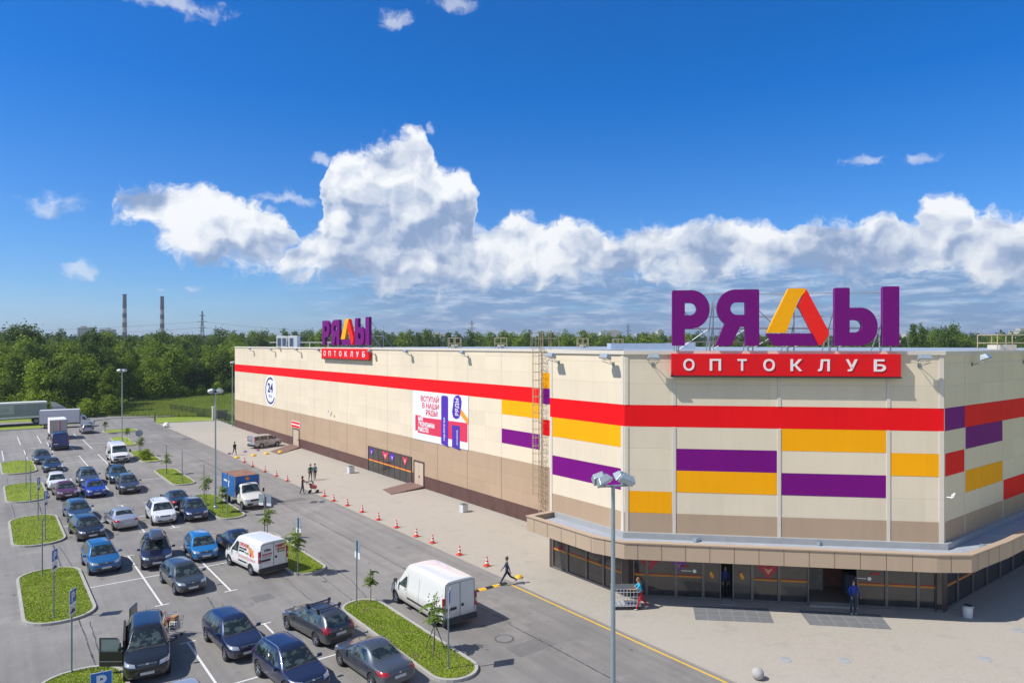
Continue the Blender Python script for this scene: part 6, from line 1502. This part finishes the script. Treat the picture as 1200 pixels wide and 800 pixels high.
C_ = lambda n, c: mat('cloth_'+n, c, .85, var=.12, vs=6)
person('man in navy top and trousers striding past the yellow dome', 594, 684.5, 145, C_('navy', (.02, .035, .09)), C_('navy2', (.015, .022, .05)), M_SOLE, stride=32, arm=(-28, 26), hair=mat('hair_brown', (.10, .055, .03), .7))
pm_ = person('man in turquoise shirt and red trousers pushing an empty cage trolley', 751, 713.5, 145, C_('turquoise', (.02, .35, .55)), C_('redtr', (.42, .015, .03)), M_SOLE, stride=20, arm=(48, 44), elbow=(42, 40), lean=12, sleeve='short', hair=mat('hair_ginger', (.22, .10, .04), .7))
person('man in royal blue jacket and cap standing before the wide entrance', 1000, 719, -90-37, C_('royal', (.015, .05, .32)), C_('jeans', (.03, .045, .07)), M_SOLE, arm=(8, 10), elbow=(50, 45), spread=16, cap=C_('cap', (.05, .05, .07)), H_=1.78)
person('dim figure in blue standing inside the narrow entrance', 850, 700, -90-37, C_('blue2', (.03, .06, .25)), C_('dk', (.03, .035, .05)), H_=1.72, loc=fr((fs_[2]+fs_[3])/2, -.55), z=.07)
person('man in dark clothes walking alone near the yellow domes', 275, 533, -90+10, C_('charcoal', (.035, .035, .04)), C_('dk', (.03, .035, .05)), stride=18, arm=(-15, 15))
person('woman in a dark jacket with red front pushing the pushchair', 354.5, 578.3, -32, C_('dred', (.10, .02, .025)), C_('dk', (.03, .035, .05)), arm=(45, 45), elbow=(40, 40), stride=10, H_=1.64, long_hair=True)
person('left person of the couple on the paving, in a dark green top', 363.8, 563.2, -100, C_('green', (.03, .07, .06)), C_('dk2', (.06, .065, .075)), stride=12, arm=(8, -8))
person('right person of the couple on the paving, in a pale blue top', 369, 561.8, -100, C_('pblue', (.16, .24, .30)), C_('dk', (.03, .035, .05)), stride=-12, arm=(-8, 8), H_=1.66)
person('distant figure in dark green standing at the mouth of the access road', 181.5, 494.5, 160, C_('green', (.03, .07, .06)), C_('dk', (.03, .035, .05)), stride=8)
person('person bending into the open side of the black off-roader, bare forearm showing', 0, 0, -20, C_('black', (.02, .02, .025)), C_('dk', (.03, .035, .05)), arm=(60, 35), elbow=(25, 40), lean=30, sleeve='short', loc=G(151, 776), H_=1.68)
# trolleys and pushchair
M_WIRE = mat('wire_white', (.62, .64, .66), .4, metal=.3, var=.05)
def wheels4(t, xs, ys, r):
    for x in xs:
        for y in ys: mb = MB(); mb.tube((x, y-.02, r), (x, y+.02, r), r, n=12); mb.build('wheel', M_BLACK, t)
b_, a_ = G(733, 711.5, .03); t = thing('cage_trolley', 'white wire cage trolley pushed by the man in turquoise', 'trolley', b_, a_, .03, head=R(145))
mb = MB(); mb.box(-.75, -.38, .20, .75, .38, .24); mb.build('deck', M_WIRE, t)
mb = MB()
for y in (-.38, .38):
    for z in (.45, .7, .95, 1.12): mb.tube((-.72, y, z), (.72, y, z), .012, n=5)
    for i in range(9): mb.tube((-.72+i*.18, y, .24), (-.72+i*.18, y, 1.12), .010, n=5)
for x in (.72,):
    for i in range(5): mb.tube((x, -.38+i*.19, .24), (x, -.38+i*.19, 1.12), .010, n=5)
    for z in (.5, .8, 1.12): mb.tube((x, -.38, z), (x, .38, z), .012, n=5)
mb.build('cage', M_WIRE, t)
mb = MB(); mb.box(-.70, -.36, 1.10, .70, .36, 1.14); mb.build('top_tray', mat('tray_grey', (.10, .11, .12), .5), t)
mb = MB(); mb.path([(-.72, -.36, .24), (-.80, -.36, 1.05), (-.80, .36, 1.05), (-.72, .36, .24)], .018, 6); mb.build('handle', M_RED, t)
wheels4(t, (-.6, .6), (-.3, .3), .085)
b_, a_ = G(200.5, 745); t = thing('shopping_trolley', 'full shopping trolley standing behind the black off-roader', 'trolley', b_, a_, .004, head=R(-50))
mb = MB()
for z in (.35, .55, .75, .98):
    e = (z-.35)*.12; mb.path([(-.35-e, -.25-e*.3, z), (.42+e, -.25-e*.3, z), (.42+e, .25+e*.3, z), (-.35-e, .25+e*.3, z), (-.35-e, -.25-e*.3, z)], .009, 5)
for i in range(8):
    x = -.35+i*.11
    for s in (-1, 1): mb.tube((x, s*.25, .35), (x*1.1, s*.27, .98), .006, n=4)
for i in range(5):
    for x in (-.35, .42): mb.tube((x, -.25+i*.125, .35), (x*1.15, -.27+i*.135, .98), .006, n=4)
mb.build('basket', M_CHROME, t)
mb = MB(); mb.path([(.42, -.2, .12), (-.4, -.2, .16), (-.5, -.2, 1.02)], .014, 6); mb.path([(.42, .2, .12), (-.4, .2, .16), (-.5, .2, 1.02)], .014, 6); mb.build('frame', M_CHROME, t)
mb = MB(); mb.tube((-.5, -.28, 1.03), (-.5, .28, 1.03), .02, n=8); mb.build('handle', M_RED, t); wheels4(t, (-.38, .42), (-.2, .2), .06)
for i, (x, y, z, sx, sy, sz, m_, nm, lb, ct) in enumerate(((.2, .0, .36, .35, .36, .40, M_WHITE, 'carton', 'white carton in the full shopping trolley, low at the front', 'box'), (-.18, -.05, .36, .30, .34, .52, C_('bagred', (.25, .05, .08)), 'shopping_bag', 'dark red bag in the full shopping trolley', 'bag'), (.15, .05, .77, .28, .30, .22, mat('carton_tan', (.42, .24, .10), .8), 'carton', 'tan carton on top of the full shopping trolley', 'box'))):
    bb, aa = G(200.5, 745); th_ = R(-50); o = MB(); o.box(-sx/2, -sy/2, 0, sx/2, sy/2, sz); q = o.build(nm, m_, bevel=.03); q.location = ab2w(bb+x*math.cos(th_)-y*math.sin(th_), aa+x*math.sin(th_)+y*math.cos(th_), z); q.rotation_euler = (0, 0, TH+th_); tag(q, lb, ct)
b_, a_ = G(367, 577.5); t = thing('pushchair', 'grey pushchair pushed along the kerb by the woman in dark red', 'pushchair', b_, a_, .03, head=R(-32))
mb = MB(); mb.path([(-.5, -.22, 1.0), (.35, -.22, .15)], .015, 6); mb.path([(-.5, .22, 1.0), (.35, .22, .15)], .015, 6); mb.path([(-.3, -.22, .15), (.15, -.22, .75)], .015, 6); mb.path([(-.3, .22, .15), (.15, .22, .75)], .015, 6); mb.tube((-.5, -.22, 1.0), (-.5, .22, 1.0), .02, n=8); mb.build('frame', M_GREY, t)
mb = MB(); mb.add([(-.25, -.2, .45), (.3, -.2, .4), (.3, .2, .4), (-.25, .2, .45), (-.35, -.2, .9), (.36, -.2, .62), (.36, .2, .62), (-.35, .2, .9)], [(0, 3, 2, 1), (4, 5, 6, 7), (0, 1, 5, 4), (1, 2, 6, 5), (2, 3, 7, 6), (3, 0, 4, 7)]); mb.build('seat', C_('pinkred', (.50, .10, .08)), t, bevel=.04)
mb = MB(); mb.add([(-.3+.34*math.cos(R(x)), y, .80+.34*math.sin(R(x))) for x in range(10, 171, 20) for y in (-.22, .22)], [(2*i, 2*i+1, 2*i+3, 2*i+2) for i in range(8)]); hh = mb.build('hood', C_('hoodgrey', (.12, .13, .15)), t, smooth=60); sol = hh.modifiers.new('s', 'SOLIDIFY'); sol.thickness = .02
wheels4(t, (-.3, .38), (-.24, .24), .13)
# ------------------------------------------------------------------ trees, wood, far things
def leaf_mat(name, c0, c1, tr=.35):
    m = bpy.data.materials.new(name); m.use_nodes = True; t = m.node_tree; L = t.links; p = t.nodes['Principled BSDF']
    oi = t.nodes.new('ShaderNodeObjectInfo'); co = t.nodes.new('ShaderNodeTexCoord').outputs['Object']
    r_ = E(t, oi.outputs['Random']); n_ = nz(t, co, .45, 3, .6); f_ = nz(t, co, 3.0, 2, .6)
    c = cmix(t, (r_*.45+n_*.4+f_*.3-.1).mn(1).mx(0), c0, c1)
    L.new(c, p.inputs['Base Color']); p.inputs['Roughness'].default_value = .65; p.inputs['Specular IOR Level'].default_value = .25
    tl = t.nodes.new('ShaderNodeBsdfTranslucent'); L.new(c, tl.inputs[0]); ms = t.nodes.new('ShaderNodeMixShader'); ms.inputs[0].default_value = tr
    L.new(p.outputs[0], ms.inputs[1]); L.new(tl.outputs[0], ms.inputs[2]); L.new(ms.outputs[0], t.nodes['Material Output'].inputs[0]); return m
M_LEAF = leaf_mat('leaves_mid', (.10, .17, .014), (.29, .38, .028)); M_LEAF2 = leaf_mat('leaves_dark', (.055, .11, .016), (.16, .23, .028)); M_LEAF3 = leaf_mat('leaves_bright', (.16, .25, .015), (.33, .43, .030)); M_LEAFS = leaf_mat('leaves_sapling', (.19, .29, .05), (.32, .42, .10), .45)
M_BARK = mat('bark', (.075, .06, .045), .9, var=.3, bump=.5)
def leaves(out, c, n, spread, size, rg, flat=.8):
    vs, fs = out
    for _ in range(n):
        d = Vector((rg.gauss(0, 1), rg.gauss(0, 1), rg.gauss(0, flat))); p = c+d*spread*.55
        nn = (d.normalized()*.7+Vector((rg.uniform(-1, 1), rg.uniform(-1, 1), rg.uniform(-.2, 1.2)))).normalized()
        a = nn.orthogonal().normalized(); a = Quaternion(nn, rg.uniform(0, 6.28)) @ a; b = nn.cross(a); s = size*rg.uniform(.6, 1.3); k = len(vs)
        vs += [p-a*s*.5, p+b*s*.32+nn*s*.08, p+a*s*.5, p-b*s*.32+nn*s*.05]; fs.append((k, k+1, k+2, k+3))
def tree_proto(seed, H_, Rw, kind='round', clumps=150, per=26, leaf=.42, base=.22):
    rg = random.Random(seed); lobes = []
    nl = 9 if kind != 'poplar' else 7
    for i in range(nl):
        f = (i+.5)/nl; z = H_*(base+(1-base)*(.12+.80*f)); prof = math.sin(math.pi*min(1, .22+.70*f))**.7 if kind != 'conifer' else (1-f)*.95+.08
        rr = Rw*prof; a = rg.uniform(0, 6.28)+i*2.4; o = rr*.45*rg.uniform(.6, 1.1)
        lobes.append((Vector((math.cos(a)*o, math.sin(a)*o, z)), rr*rg.uniform(.5, .72), H_*(1-base)*.16*rg.uniform(.8, 1.3)))
    vs, fs = [], []
    for i in range(clumps):
        c, r, hz = lobes[rg.randrange(nl)]; d = Vector((rg.gauss(0, 1), rg.gauss(0, 1), rg.gauss(0, .9)+.15)).normalized(); q = rg.uniform(.62, 1.08)
        leaves((vs, fs), c+Vector((d.x*r*q, d.y*r*q, d.z*hz*1.3*q)), per, .62*Rw/3.2+.2, leaf, rg)
    cm = MB(); cm.v = vs; cm.f = fs; cm.m = [0]*len(fs)
    tm = MB(); tw = .035*H_**.9*.55
    tm.tube((0, 0, -.3), (0, 0, H_*.3), tw, tw*.75, 8); tm.tube((0, 0, H_*.3), (Rw*.08, 0, H_*.75), tw*.75, tw*.25, 7)
    for c, r, hz in lobes: tm.tube((0, 0, max(H_*.18, c.z*.55)), c, tw*.32, tw*.08, 5)
    return cm, tm
PROT = []
for i, (sd, H_, Rw, kind, mt, cl) in enumerate([(1, 12, 4.2, 'round', M_LEAF, 170), (2, 14, 4.0, 'round', M_LEAF, 170), (3, 11, 4.4, 'round', M_LEAF3, 170), (4, 15, 3.2, 'poplar', M_LEAF2, 150), (5, 13, 4.6, 'round', M_LEAF2, 180), (6, 16, 3.6, 'round', M_LEAF, 170), (7, 15, 2.9, 'conifer', M_LEAF2, 150)]):
    cm, tm = tree_proto(sd, H_, Rw, kind, cl, 30, .52, .12 if kind != 'poplar' else .15)
    t = bpy.data.objects.new('tree', None); COL.objects.link(t); cm.build('crown', mt, t); tm.build('trunk', M_BARK, t, smooth=50); PROT.append([t, H_, True])
SHR = []
for sd, mt in ((11, M_LEAF3), (12, M_LEAF), (13, M_LEAF2)):
    cm, tm = tree_proto(sd, 4.2, 2.9, 'round', 110, 28, .42, .02); t = bpy.data.objects.new('shrub', None); COL.objects.link(t); cm.build('foliage', mt, t); tm.build('stem', M_BARK, t); SHR.append([t, 4.2, True])
rt_ = random.Random(77)
def put(P, X, Y, H_, label, cat, group=None, wide=1.0, z=-.16):
    src, h0, first = P
    if first: o = src; P[2] = False
    else: o = copy_tree(src)
    s = H_/h0; o.location = (X, Y, z); o.scale = (s*wide, s*wide, s); o.rotation_euler = (0, 0, rt_.uniform(0, 6.28)); tag(o, label, cat, group); return o
KIND = ['mid green broadleaf tree of the wood beyond the lot', 'mid green broadleaf tree of the wood beyond the lot', 'bright yellow-green tree of the wood beyond the lot', 'dark slender tree of the wood beyond the lot', 'dark broad tree of the wood beyond the lot', 'mid green broadleaf tree of the wood beyond the lot', 'dark pointed tree of the wood beyond the lot']
# front edge of the wood follows the meadow: distance as a function of the picture column
def edgeY(k):   # k = x/Y
    px = 600+F*k
    if px < 125: return 134+max(0, (60-px))*.05
    if px < 160: return 134+(px-125)*1.0
    return 172+(px-160)*.22
def where(px, d):
    col = 'at the left picture edge' if px < 30 else 'behind the semi truck' if px < 75 else 'behind the white trucks' if px < 120 else 'behind the farthest lamp post' if px < 165 else 'beyond the meadow' if px < 225 else 'nearest the far building corner'
    return ('front row, ' if d < 8 else 'second rank, ' if d < 30 else 'middle of the wood, ' if d < 90 else 'skyline, ')+col
def kind_of(i): return KIND[i].replace(' of the wood beyond the lot', '')
n_t = 0; row = 0; d = 0.0
while d < 300 and n_t < 175:
    k = -.86
    while k < -.385:
        Y = edgeY(k)+4+d+rt_.uniform(-2.5, 2.5); kk = k+rt_.uniform(-.012, .012)
        px = 600+F*kk
        H_ = (10.6 if d < 10 else 12.0 if d < 40 else 14.0+d*.016)*rt_.uniform(.86, 1.14)
        if px < 45 and 15 < d < 90: H_ *= 1.06
        i = rt_.choice([0, 1, 2, 2, 4, 5] if d < 40 else [0, 1, 3, 4, 4, 5, 6, 3])
        if not (150 < px < 162 and d < 10): put(PROT[i], kk*Y, Y, H_, kind_of(i)+', '+where(px, d), 'tree', 'trees of the wood left of the store', wide=1.12); n_t += 1
        k += (6.6 if d < 60 else 9.5)/Y*1.0
    d += 7.5 if d < 45 else 16 if d < 120 else 38
# shrubs along the foot of the wood
k = -.84; 
while k < -.385:
    Y = edgeY(k)+rt_.uniform(-2, 1.5); i = rt_.choice([0, 1, 1, 2]); px = 600+F*k
    if not 146 < px < 164: put(SHR[i], k*Y, Y, rt_.uniform(2.6, 5.2), ['bright green', 'mid green', 'dark'][i]+' bush at the wood edge '+where(px, 0).split(', ')[1], 'bush', 'bushes at the foot of the wood')
    k += 4.4/Y
# tree line over the store roof
k = -.42; rr2 = random.Random(9)
while k < .80:
    px = 600+F*k; Y = rr2.uniform(290, 380)
    top = 392.5+rr2.uniform(-2.5, 2.5) if px < 760 else 394.5+rr2.uniform(-2, 2)
    if px < 480: top = 391.5+rr2.uniform(-2.5, 2.5)
    if 620 < px < 640: top -= 3
    if 1085 < px < 1125: top = 389+rr2.uniform(-2, 2)
    H_ = 14+(HY-top)*Y/F; i = rr2.choice([0, 1, 3, 4, 5, 6, 4])
    put(PROT[i], k*Y, Y, H_, kind_of(i)+' on the skyline '+('left of the distant sign' if px < 385 else 'over the white banner' if px < 540 else 'left of the ladder top' if px < 620 else 'between ladder and big letters' if px < 790 else 'behind the big letters' if px < 1055 else 'right of the big letters'), 'tree', 'tree line behind the store roof', wide=1.1); k += .0135*rr2.uniform(.6, 1.4)
    n_t += 1
for px, Y, top, i, lb in ((1070, 240, 381, 6, 'tall dark tree standing highest just right of the last big letter'), (1077, 250, 385, 3, 'slightly shorter dark tree touching the tallest one by the last letter'), (1112, 235, 386.5, 4, 'broad dark tree left of the cream roof railing')):
    k = (px-600)/F; put(PROT[i], k*Y, Y, 14+(HY-top)*Y/F, lb, 'tree', wide=.75)
# far wood: one mass
rg = random.Random(21); vs, fs = [], []
for _ in range(3600):
    an = rg.uniform(-48, 48); dist = rg.uniform(480, 1150); X, Y = dist*math.sin(R(an)), dist*math.cos(R(an)); h = 13.2+dist*.0105*rg.uniform(.35, 1.15)
    for q in range(4): leaves((vs, fs), Vector((X+rg.uniform(-4, 4), Y+rg.uniform(-4, 4), h*(.35+.2*q))), 5, 5.0, 3.4, rg, .5)
m_ = MB(); m_.v = vs; m_.f = fs; m_.m = [0]*len(fs); o = m_.build('far_wood', leaf_mat('leaves_far', (.030, .062, .024), (.062, .105, .040), .2)); tag(o, 'unbroken far green wood running to the horizon', kind='stuff')
# meadow of tall grass between road and wood
rg = random.Random(5); vs, fs = [], []
for _ in range(60000):
    k = rg.uniform(-.62, -.385); px = 600+F*k; Y0 = 119 if px > 262 else 126; Y = rg.uniform(Y0+9, edgeY(k)+8)
    X = k*Y; h = rg.uniform(.25, .8)*(1+.5*math.sin(X*.21)*math.sin(Y*.17)); t_ = rg.uniform(0, 6.28); w = .11; n = len(vs); l = rg.uniform(-.3, .3)
    vs += [Vector((X-math.cos(t_)*w, Y-math.sin(t_)*w, -.16)), Vector((X+math.cos(t_)*w, Y+math.sin(t_)*w, -.16)), Vector((X+l, Y+l*.5, -.16+h))]; fs.append((n, n+1, n+2))
m_ = MB(); m_.v = vs; m_.f = fs; m_.m = [0]*len(fs); o = m_.build('meadow_grass', leaf_mat('meadow_blades', (.22, .31, .03), (.46, .50, .14), .5)); tag(o, 'tall unmown meadow grass before the wood', kind='stuff')
# saplings on the islands
def sapling(px, py, H_, label, seed, stakes=False, fr_=9):
    rg = random.Random(seed); b_, a_ = G(px, py, .1); t = thing('sapling', label, 'young tree', b_, a_, .1, head=rg.uniform(0, 6), group='young trees on the right-hand islands')
    mb = MB(); mb.tube((0, 0, 0), (.03, 0, H_*.55), .022, .016, 6); mb.tube((.03, 0, H_*.55), (.0, .03, H_*.9), .016, .006, 5); vs, fs = [], []
    for i in range(fr_):
        a = i*2.4+rg.uniform(-.3, .3); z = H_*rg.uniform(.52, .92); L_ = rg.uniform(.36, .70)*H_/2.2*(1.25-.5*z/H_); d = Vector((math.cos(a), math.sin(a), 0)); prev = Vector((0, 0, z)); s_ = d.cross(Vector((0, 0, 1)))
        for j in range(1, 9):
            f = j/8; p = Vector((0, 0, z))+d*L_*f+Vector((0, 0, L_*(.55*f-.75*f*f))); mb.tube(prev, p, .007, n=4); prev = p
            for s in (-1, 1):
                k = len(vs); lw = .21*(1.15-f*.5)*H_/2.2; q = p+s_*s*lw+Vector((0, 0, -.04)); vs += [p, p+d*.07+s_*s*lw*.5, q, p-d*.07+s_*s*lw*.5]; fs.append((k, k+1, k+2, k+3))
    for i in range(fr_):
        a = rg.uniform(0, 6.28); z = H_*rg.uniform(.5, .98); r_ = rg.uniform(.05, .30)*H_/2.2*(1.3-z/H_); cc = Vector((math.cos(a)*r_, math.sin(a)*r_, z)); mb.tube((0, 0, z-.12), cc, .005, n=4); leaves((vs, fs), cc, 12, .22*H_/2.2, .11, rg)
    mb.build('trunk', M_BARK, t); c = MB(); c.v = [Vector(v) for v in vs]; c.f = fs; c.m = [0]*len(fs); c.build('crown', M_LEAFS, t)
    if stakes:
        mb = MB(); 
        for k in range(3): an = k*2.09+.4; mb.tube((.5*math.cos(an), .5*math.sin(an), 0), (.03, 0, 1.25), .022, n=6)
        mb.build('stake', mat('stake_wood', (.16, .14, .12), .85), t)
sapling(434.5, 704.5, 1.75, 'bushy young tree at the far end of the long right island', 1, fr_=11)
sapling(509, 762, 2.5, 'slim young tree tied to three stakes on the long right island', 2, True, 11)
sapling(347, 672, 2.7, 'young tree with feathery leaves in front of the second right island sign', 3, fr_=18)
sapling(313.5, 632, 2.3, 'young tree below the two side by side sign plates', 4, fr_=18)
sapling(261, 600, 2.3, 'young tree between lamp post and blue box truck', 5, fr_=16)
sapling(241.5, 590, 2.5, 'young tree at the bare sign post beside the lamp post island', 6, fr_=16)
sapling(195.5, 556, 2.3, 'young tree beside the far bare sign post of the fourth right island', 7, fr_=16)
sapling(165, 534, 2.5, 'young tree beside the round grey sign', 8, fr_=18); sapling(149, 517.5, 2.2, 'young tree by the farthest lamp post', 9, fr_=16); sapling(123, 507.5, 2.0, 'young tree on the far round island', 10, fr_=16)
b_, a_ = G(170, 538, .1)
o = put(SHR[0], 0, 0, 1.1, 'low bright round bush on the island right of the white panel van', 'bush'); o.location = ab2w(b_, a_, .1)
# chimneys
def chimney(px, top, Y, label):
    k = (px-600)/F; H_ = 14+(HY-top)*Y/F; t = bpy.data.objects.new('chimney', None); COL.objects.link(t); t.location = (k*Y, Y, -.2); tag(t, label, 'chimney', 'red and white banded chimneys')
    ms = [mat('chim_dark', (.02, .008, .012), .8), mat('chim_pale', (.30, .27, .30), .8)]; n = 11; r0, r1 = 4.6, 3.1
    for i in range(n):
        z0, z1 = H_*(1-(i+1)/n*.9), H_*(1-i/n*.9); q = lambda z: r1+(r0-r1)*(1-z/H_); mb = MB(); mb.tube((0, 0, z0), (0, 0, z1), q(z0), q(z1), 20); mb.build('chimney_band', ms[i % 2 if i > 1 else 0], t, smooth=40)
    mb = MB(); mb.tube((0, 0, 0), (0, 0, H_*.1), 5.4, 4.7, 20); mb.build('chimney_foot', ms[1], t, smooth=40)
    for z in (.985, .80, .62): mb = MB(); mb.lathe([(r1+.9, H_*z), (r1+.9, H_*z+.9), (r1*.8, H_*z+.95)], 20); mb.build('gallery', ms[0], t)
chimney(146, 344.5, 1300, 'left one of the two banded power station chimneys'); chimney(190, 347, 1330, 'right one of the two banded power station chimneys')
def pylon(px, top, Y, label, w=5):
    k = (px-600)/F; H_ = 14+(HY-top)*Y/F; t = bpy.data.objects.new('pylon', None); COL.objects.link(t); t.location = (k*Y, Y, -.2); tag(t, label, 'pylon', 'lattice power pylons on the skyline'); m = mat('pylon_steel', (.16, .18, .20), .7, metal=.3)
    mb = MB(); lv = [0, .2, .38, .54, .68, .8, .9, 1.0]; r = lambda f: w*(1-f)**1.2*.5+.25
    for s in ((1, 1), (1, -1), (-1, 1), (-1, -1)):
        for a, b in zip(lv, lv[1:]): mb.tube((s[0]*r(a), s[1]*r(a), a*H_), (s[0]*r(b), s[1]*r(b), b*H_), .16, n=4); mb.tube((s[0]*r(a), s[1]*r(a), a*H_), (-s[0]*r(b), s[1]*r(b), b*H_), .10, n=4); mb.tube((s[0]*r(a), s[1]*r(a), a*H_), (s[0]*r(b), -s[1]*r(b), b*H_), .10, n=4)
    mb.build('lattice', m, t)
    for f, l in ((.66, 3.2), (.78, 4.6), (.90, 3)): mb = MB(); mb.tube((-l, 0, f*H_), (l, 0, f*H_), .22, n=4); mb.tube((-l, 0, f*H_), (0, 0, f*H_+1.6), .12, n=4); mb.tube((l, 0, f*H_), (0, 0, f*H_+1.6), .12, n=4); mb.build('cross_arm', m, t)
    return (k*Y, Y, H_)
pa = pylon(237, 364, 620, 'lattice pylon right of the two banded chimneys', 4.5); pb = pylon(553, 375, 760, 'lattice pylon on the skyline above the long wall', 7); pc = pylon(736, 379, 900, 'lattice pylon on the skyline left of the big letters', 7)
mb = MB()
for P0, P1 in ((pa, (-760, 700, 40)), (pa, pb)):
    for off, f in ((3.2, .66), (4.6, .78)):
        prev = None
        for i in range(21):
            u = i/20; p = Vector((P0[0]*(1-u)+P1[0]*u, P0[1]*(1-u)+P1[1]*u+off*.3, (P0[2]*(1-u)+P1[2]*u)*f-7*4*u*(1-u)))
            if prev is not None: mb.tube(prev, p, .09, n=4, caps=False)
            prev = p
o = mb.build('power_line', mat('cable', (.10, .11, .12), .7)); tag(o, 'thin power cables hanging between the skyline pylons', 'power line')
# distant apartment blocks
def block(px, top, Y, w_, label, m=None, d=14):
    k = (px-600)/F; H_ = 14+(HY-top)*Y/F; t = bpy.data.objects.new('apartment_block', None); COL.objects.link(t); t.location = (k*Y, Y, -.2); t.rotation_euler = (0, 0, R(rt_.uniform(-20, 20))); tag(t, label, 'building', 'distant housing blocks on the horizon')
    mb = MB(); mb.box(-w_/2, -d/2, 0, w_/2, d/2, H_); mb.build('wall', m, t); mb = MB(); mb.box(-w_/2-.3, -d/2-.3, H_+.01, w_/2+.3, d/2+.3, H_+1.2); mb.box(-3, -3, H_+1.21, 3, 3, H_+3.5); mb.build('roof', M_KERB, t)
    n = 0; z = 4.0
    wm = mat('far_window', (.10, .13, .17), .3)
    while z < H_-2:
        mb = MB(); x = -w_/2+2
        while x < w_/2-2: mb.box(x, -d/2-.06, z, x+1.7, -d/2+.05, z+1.6); x += 3.6
        mb.build('window_row', wm, t); z += 3.2
MW1, MW2, MW3 = mat('far_white', (.55, .56, .58), .7), mat('far_grey', (.26, .28, .33), .7), mat('far_pink', (.42, .36, .36), .7)
for px, top, Y, w_, m_, lb in ((98, 384.5, 1050, 12, MW2, 'grey distant block just left of the chimneys, taller one'), (104.5, 386, 1100, 14, MW2, 'grey distant block right beside the taller one left of the chimneys'), (126, 386.5, 1150, 20, MW2, 'small grey distant block nearer the chimneys'), (12, 389.5, 900, 30, MW2, 'low grey distant block at the left picture edge'),
    (708, 388.5, 1250, 16, MW1, 'white distant block left of the right-hand skyline pylon'), (720, 387.5, 1300, 18, MW3, 'pinkish distant block beside the right-hand skyline pylon'), (752, 391, 1300, 24, MW1, 'low white distant block right of the skyline pylon'), (773, 388, 1250, 12, MW1, 'white distant block just left of the big letters'), (765, 391.5, 1200, 30, MW3, 'wide low pale block left of the big letters'),
    (690, 391, 1200, 12, MW3, 'low pinkish distant block farthest left of the pale ones'), (1196, 388.5, 700, 14, MW1, 'white distant block at the right picture edge'), (512, 392, 900, 26, MW3, 'low pale distant building over the long wall'), (1062, 398, 420, 22, MW1, 'pale low shed roof right of the last big letter')):
    block(px, top, Y, w_, lb, m_)

# ------------------------------------------------------------------ the air
HAZE = 0.00018
hz = bpy.data.materials.new('haze_air'); hz.use_nodes = True; t_ = hz.node_tree; t_.nodes.clear()
pv_ = t_.nodes.new('ShaderNodeVolumePrincipled'); pv_.inputs['Color'].default_value = (.80, .88, 1.0, 1); pv_.inputs['Density'].default_value = HAZE; pv_.inputs['Anisotropy'].default_value = .3
ou_ = t_.nodes.new('ShaderNodeOutputMaterial'); t_.links.new(pv_.outputs[0], ou_.inputs['Volume'])
hb = MB(); hb.box(-6200, -6200, -3, 6200, 6300, 128); tag(hb.build('haze', hz), kind='stuff')

# trees that look alike: say which one of them, counted from the left
seen = {}
for o in COL.objects:
    if o.parent is None and o.get('category') in ('tree', 'bush') and 'label' in o: seen.setdefault(o['label'], []).append(o)
ORD = ['first', 'second', 'third', 'fourth', 'fifth', 'sixth', 'seventh', 'eighth', 'ninth']
for lb, os_ in seen.items():
    if 1 < len(os_) <= 9:
        for n_, o in enumerate(sorted(os_, key=lambda q: q.location.x/q.location.y)): o['label'] = lb.replace('broadleaf ', '').replace(', front row', ' in front row').replace(', second rank', ' in second rank')+', '+ORD[n_]+' from left'
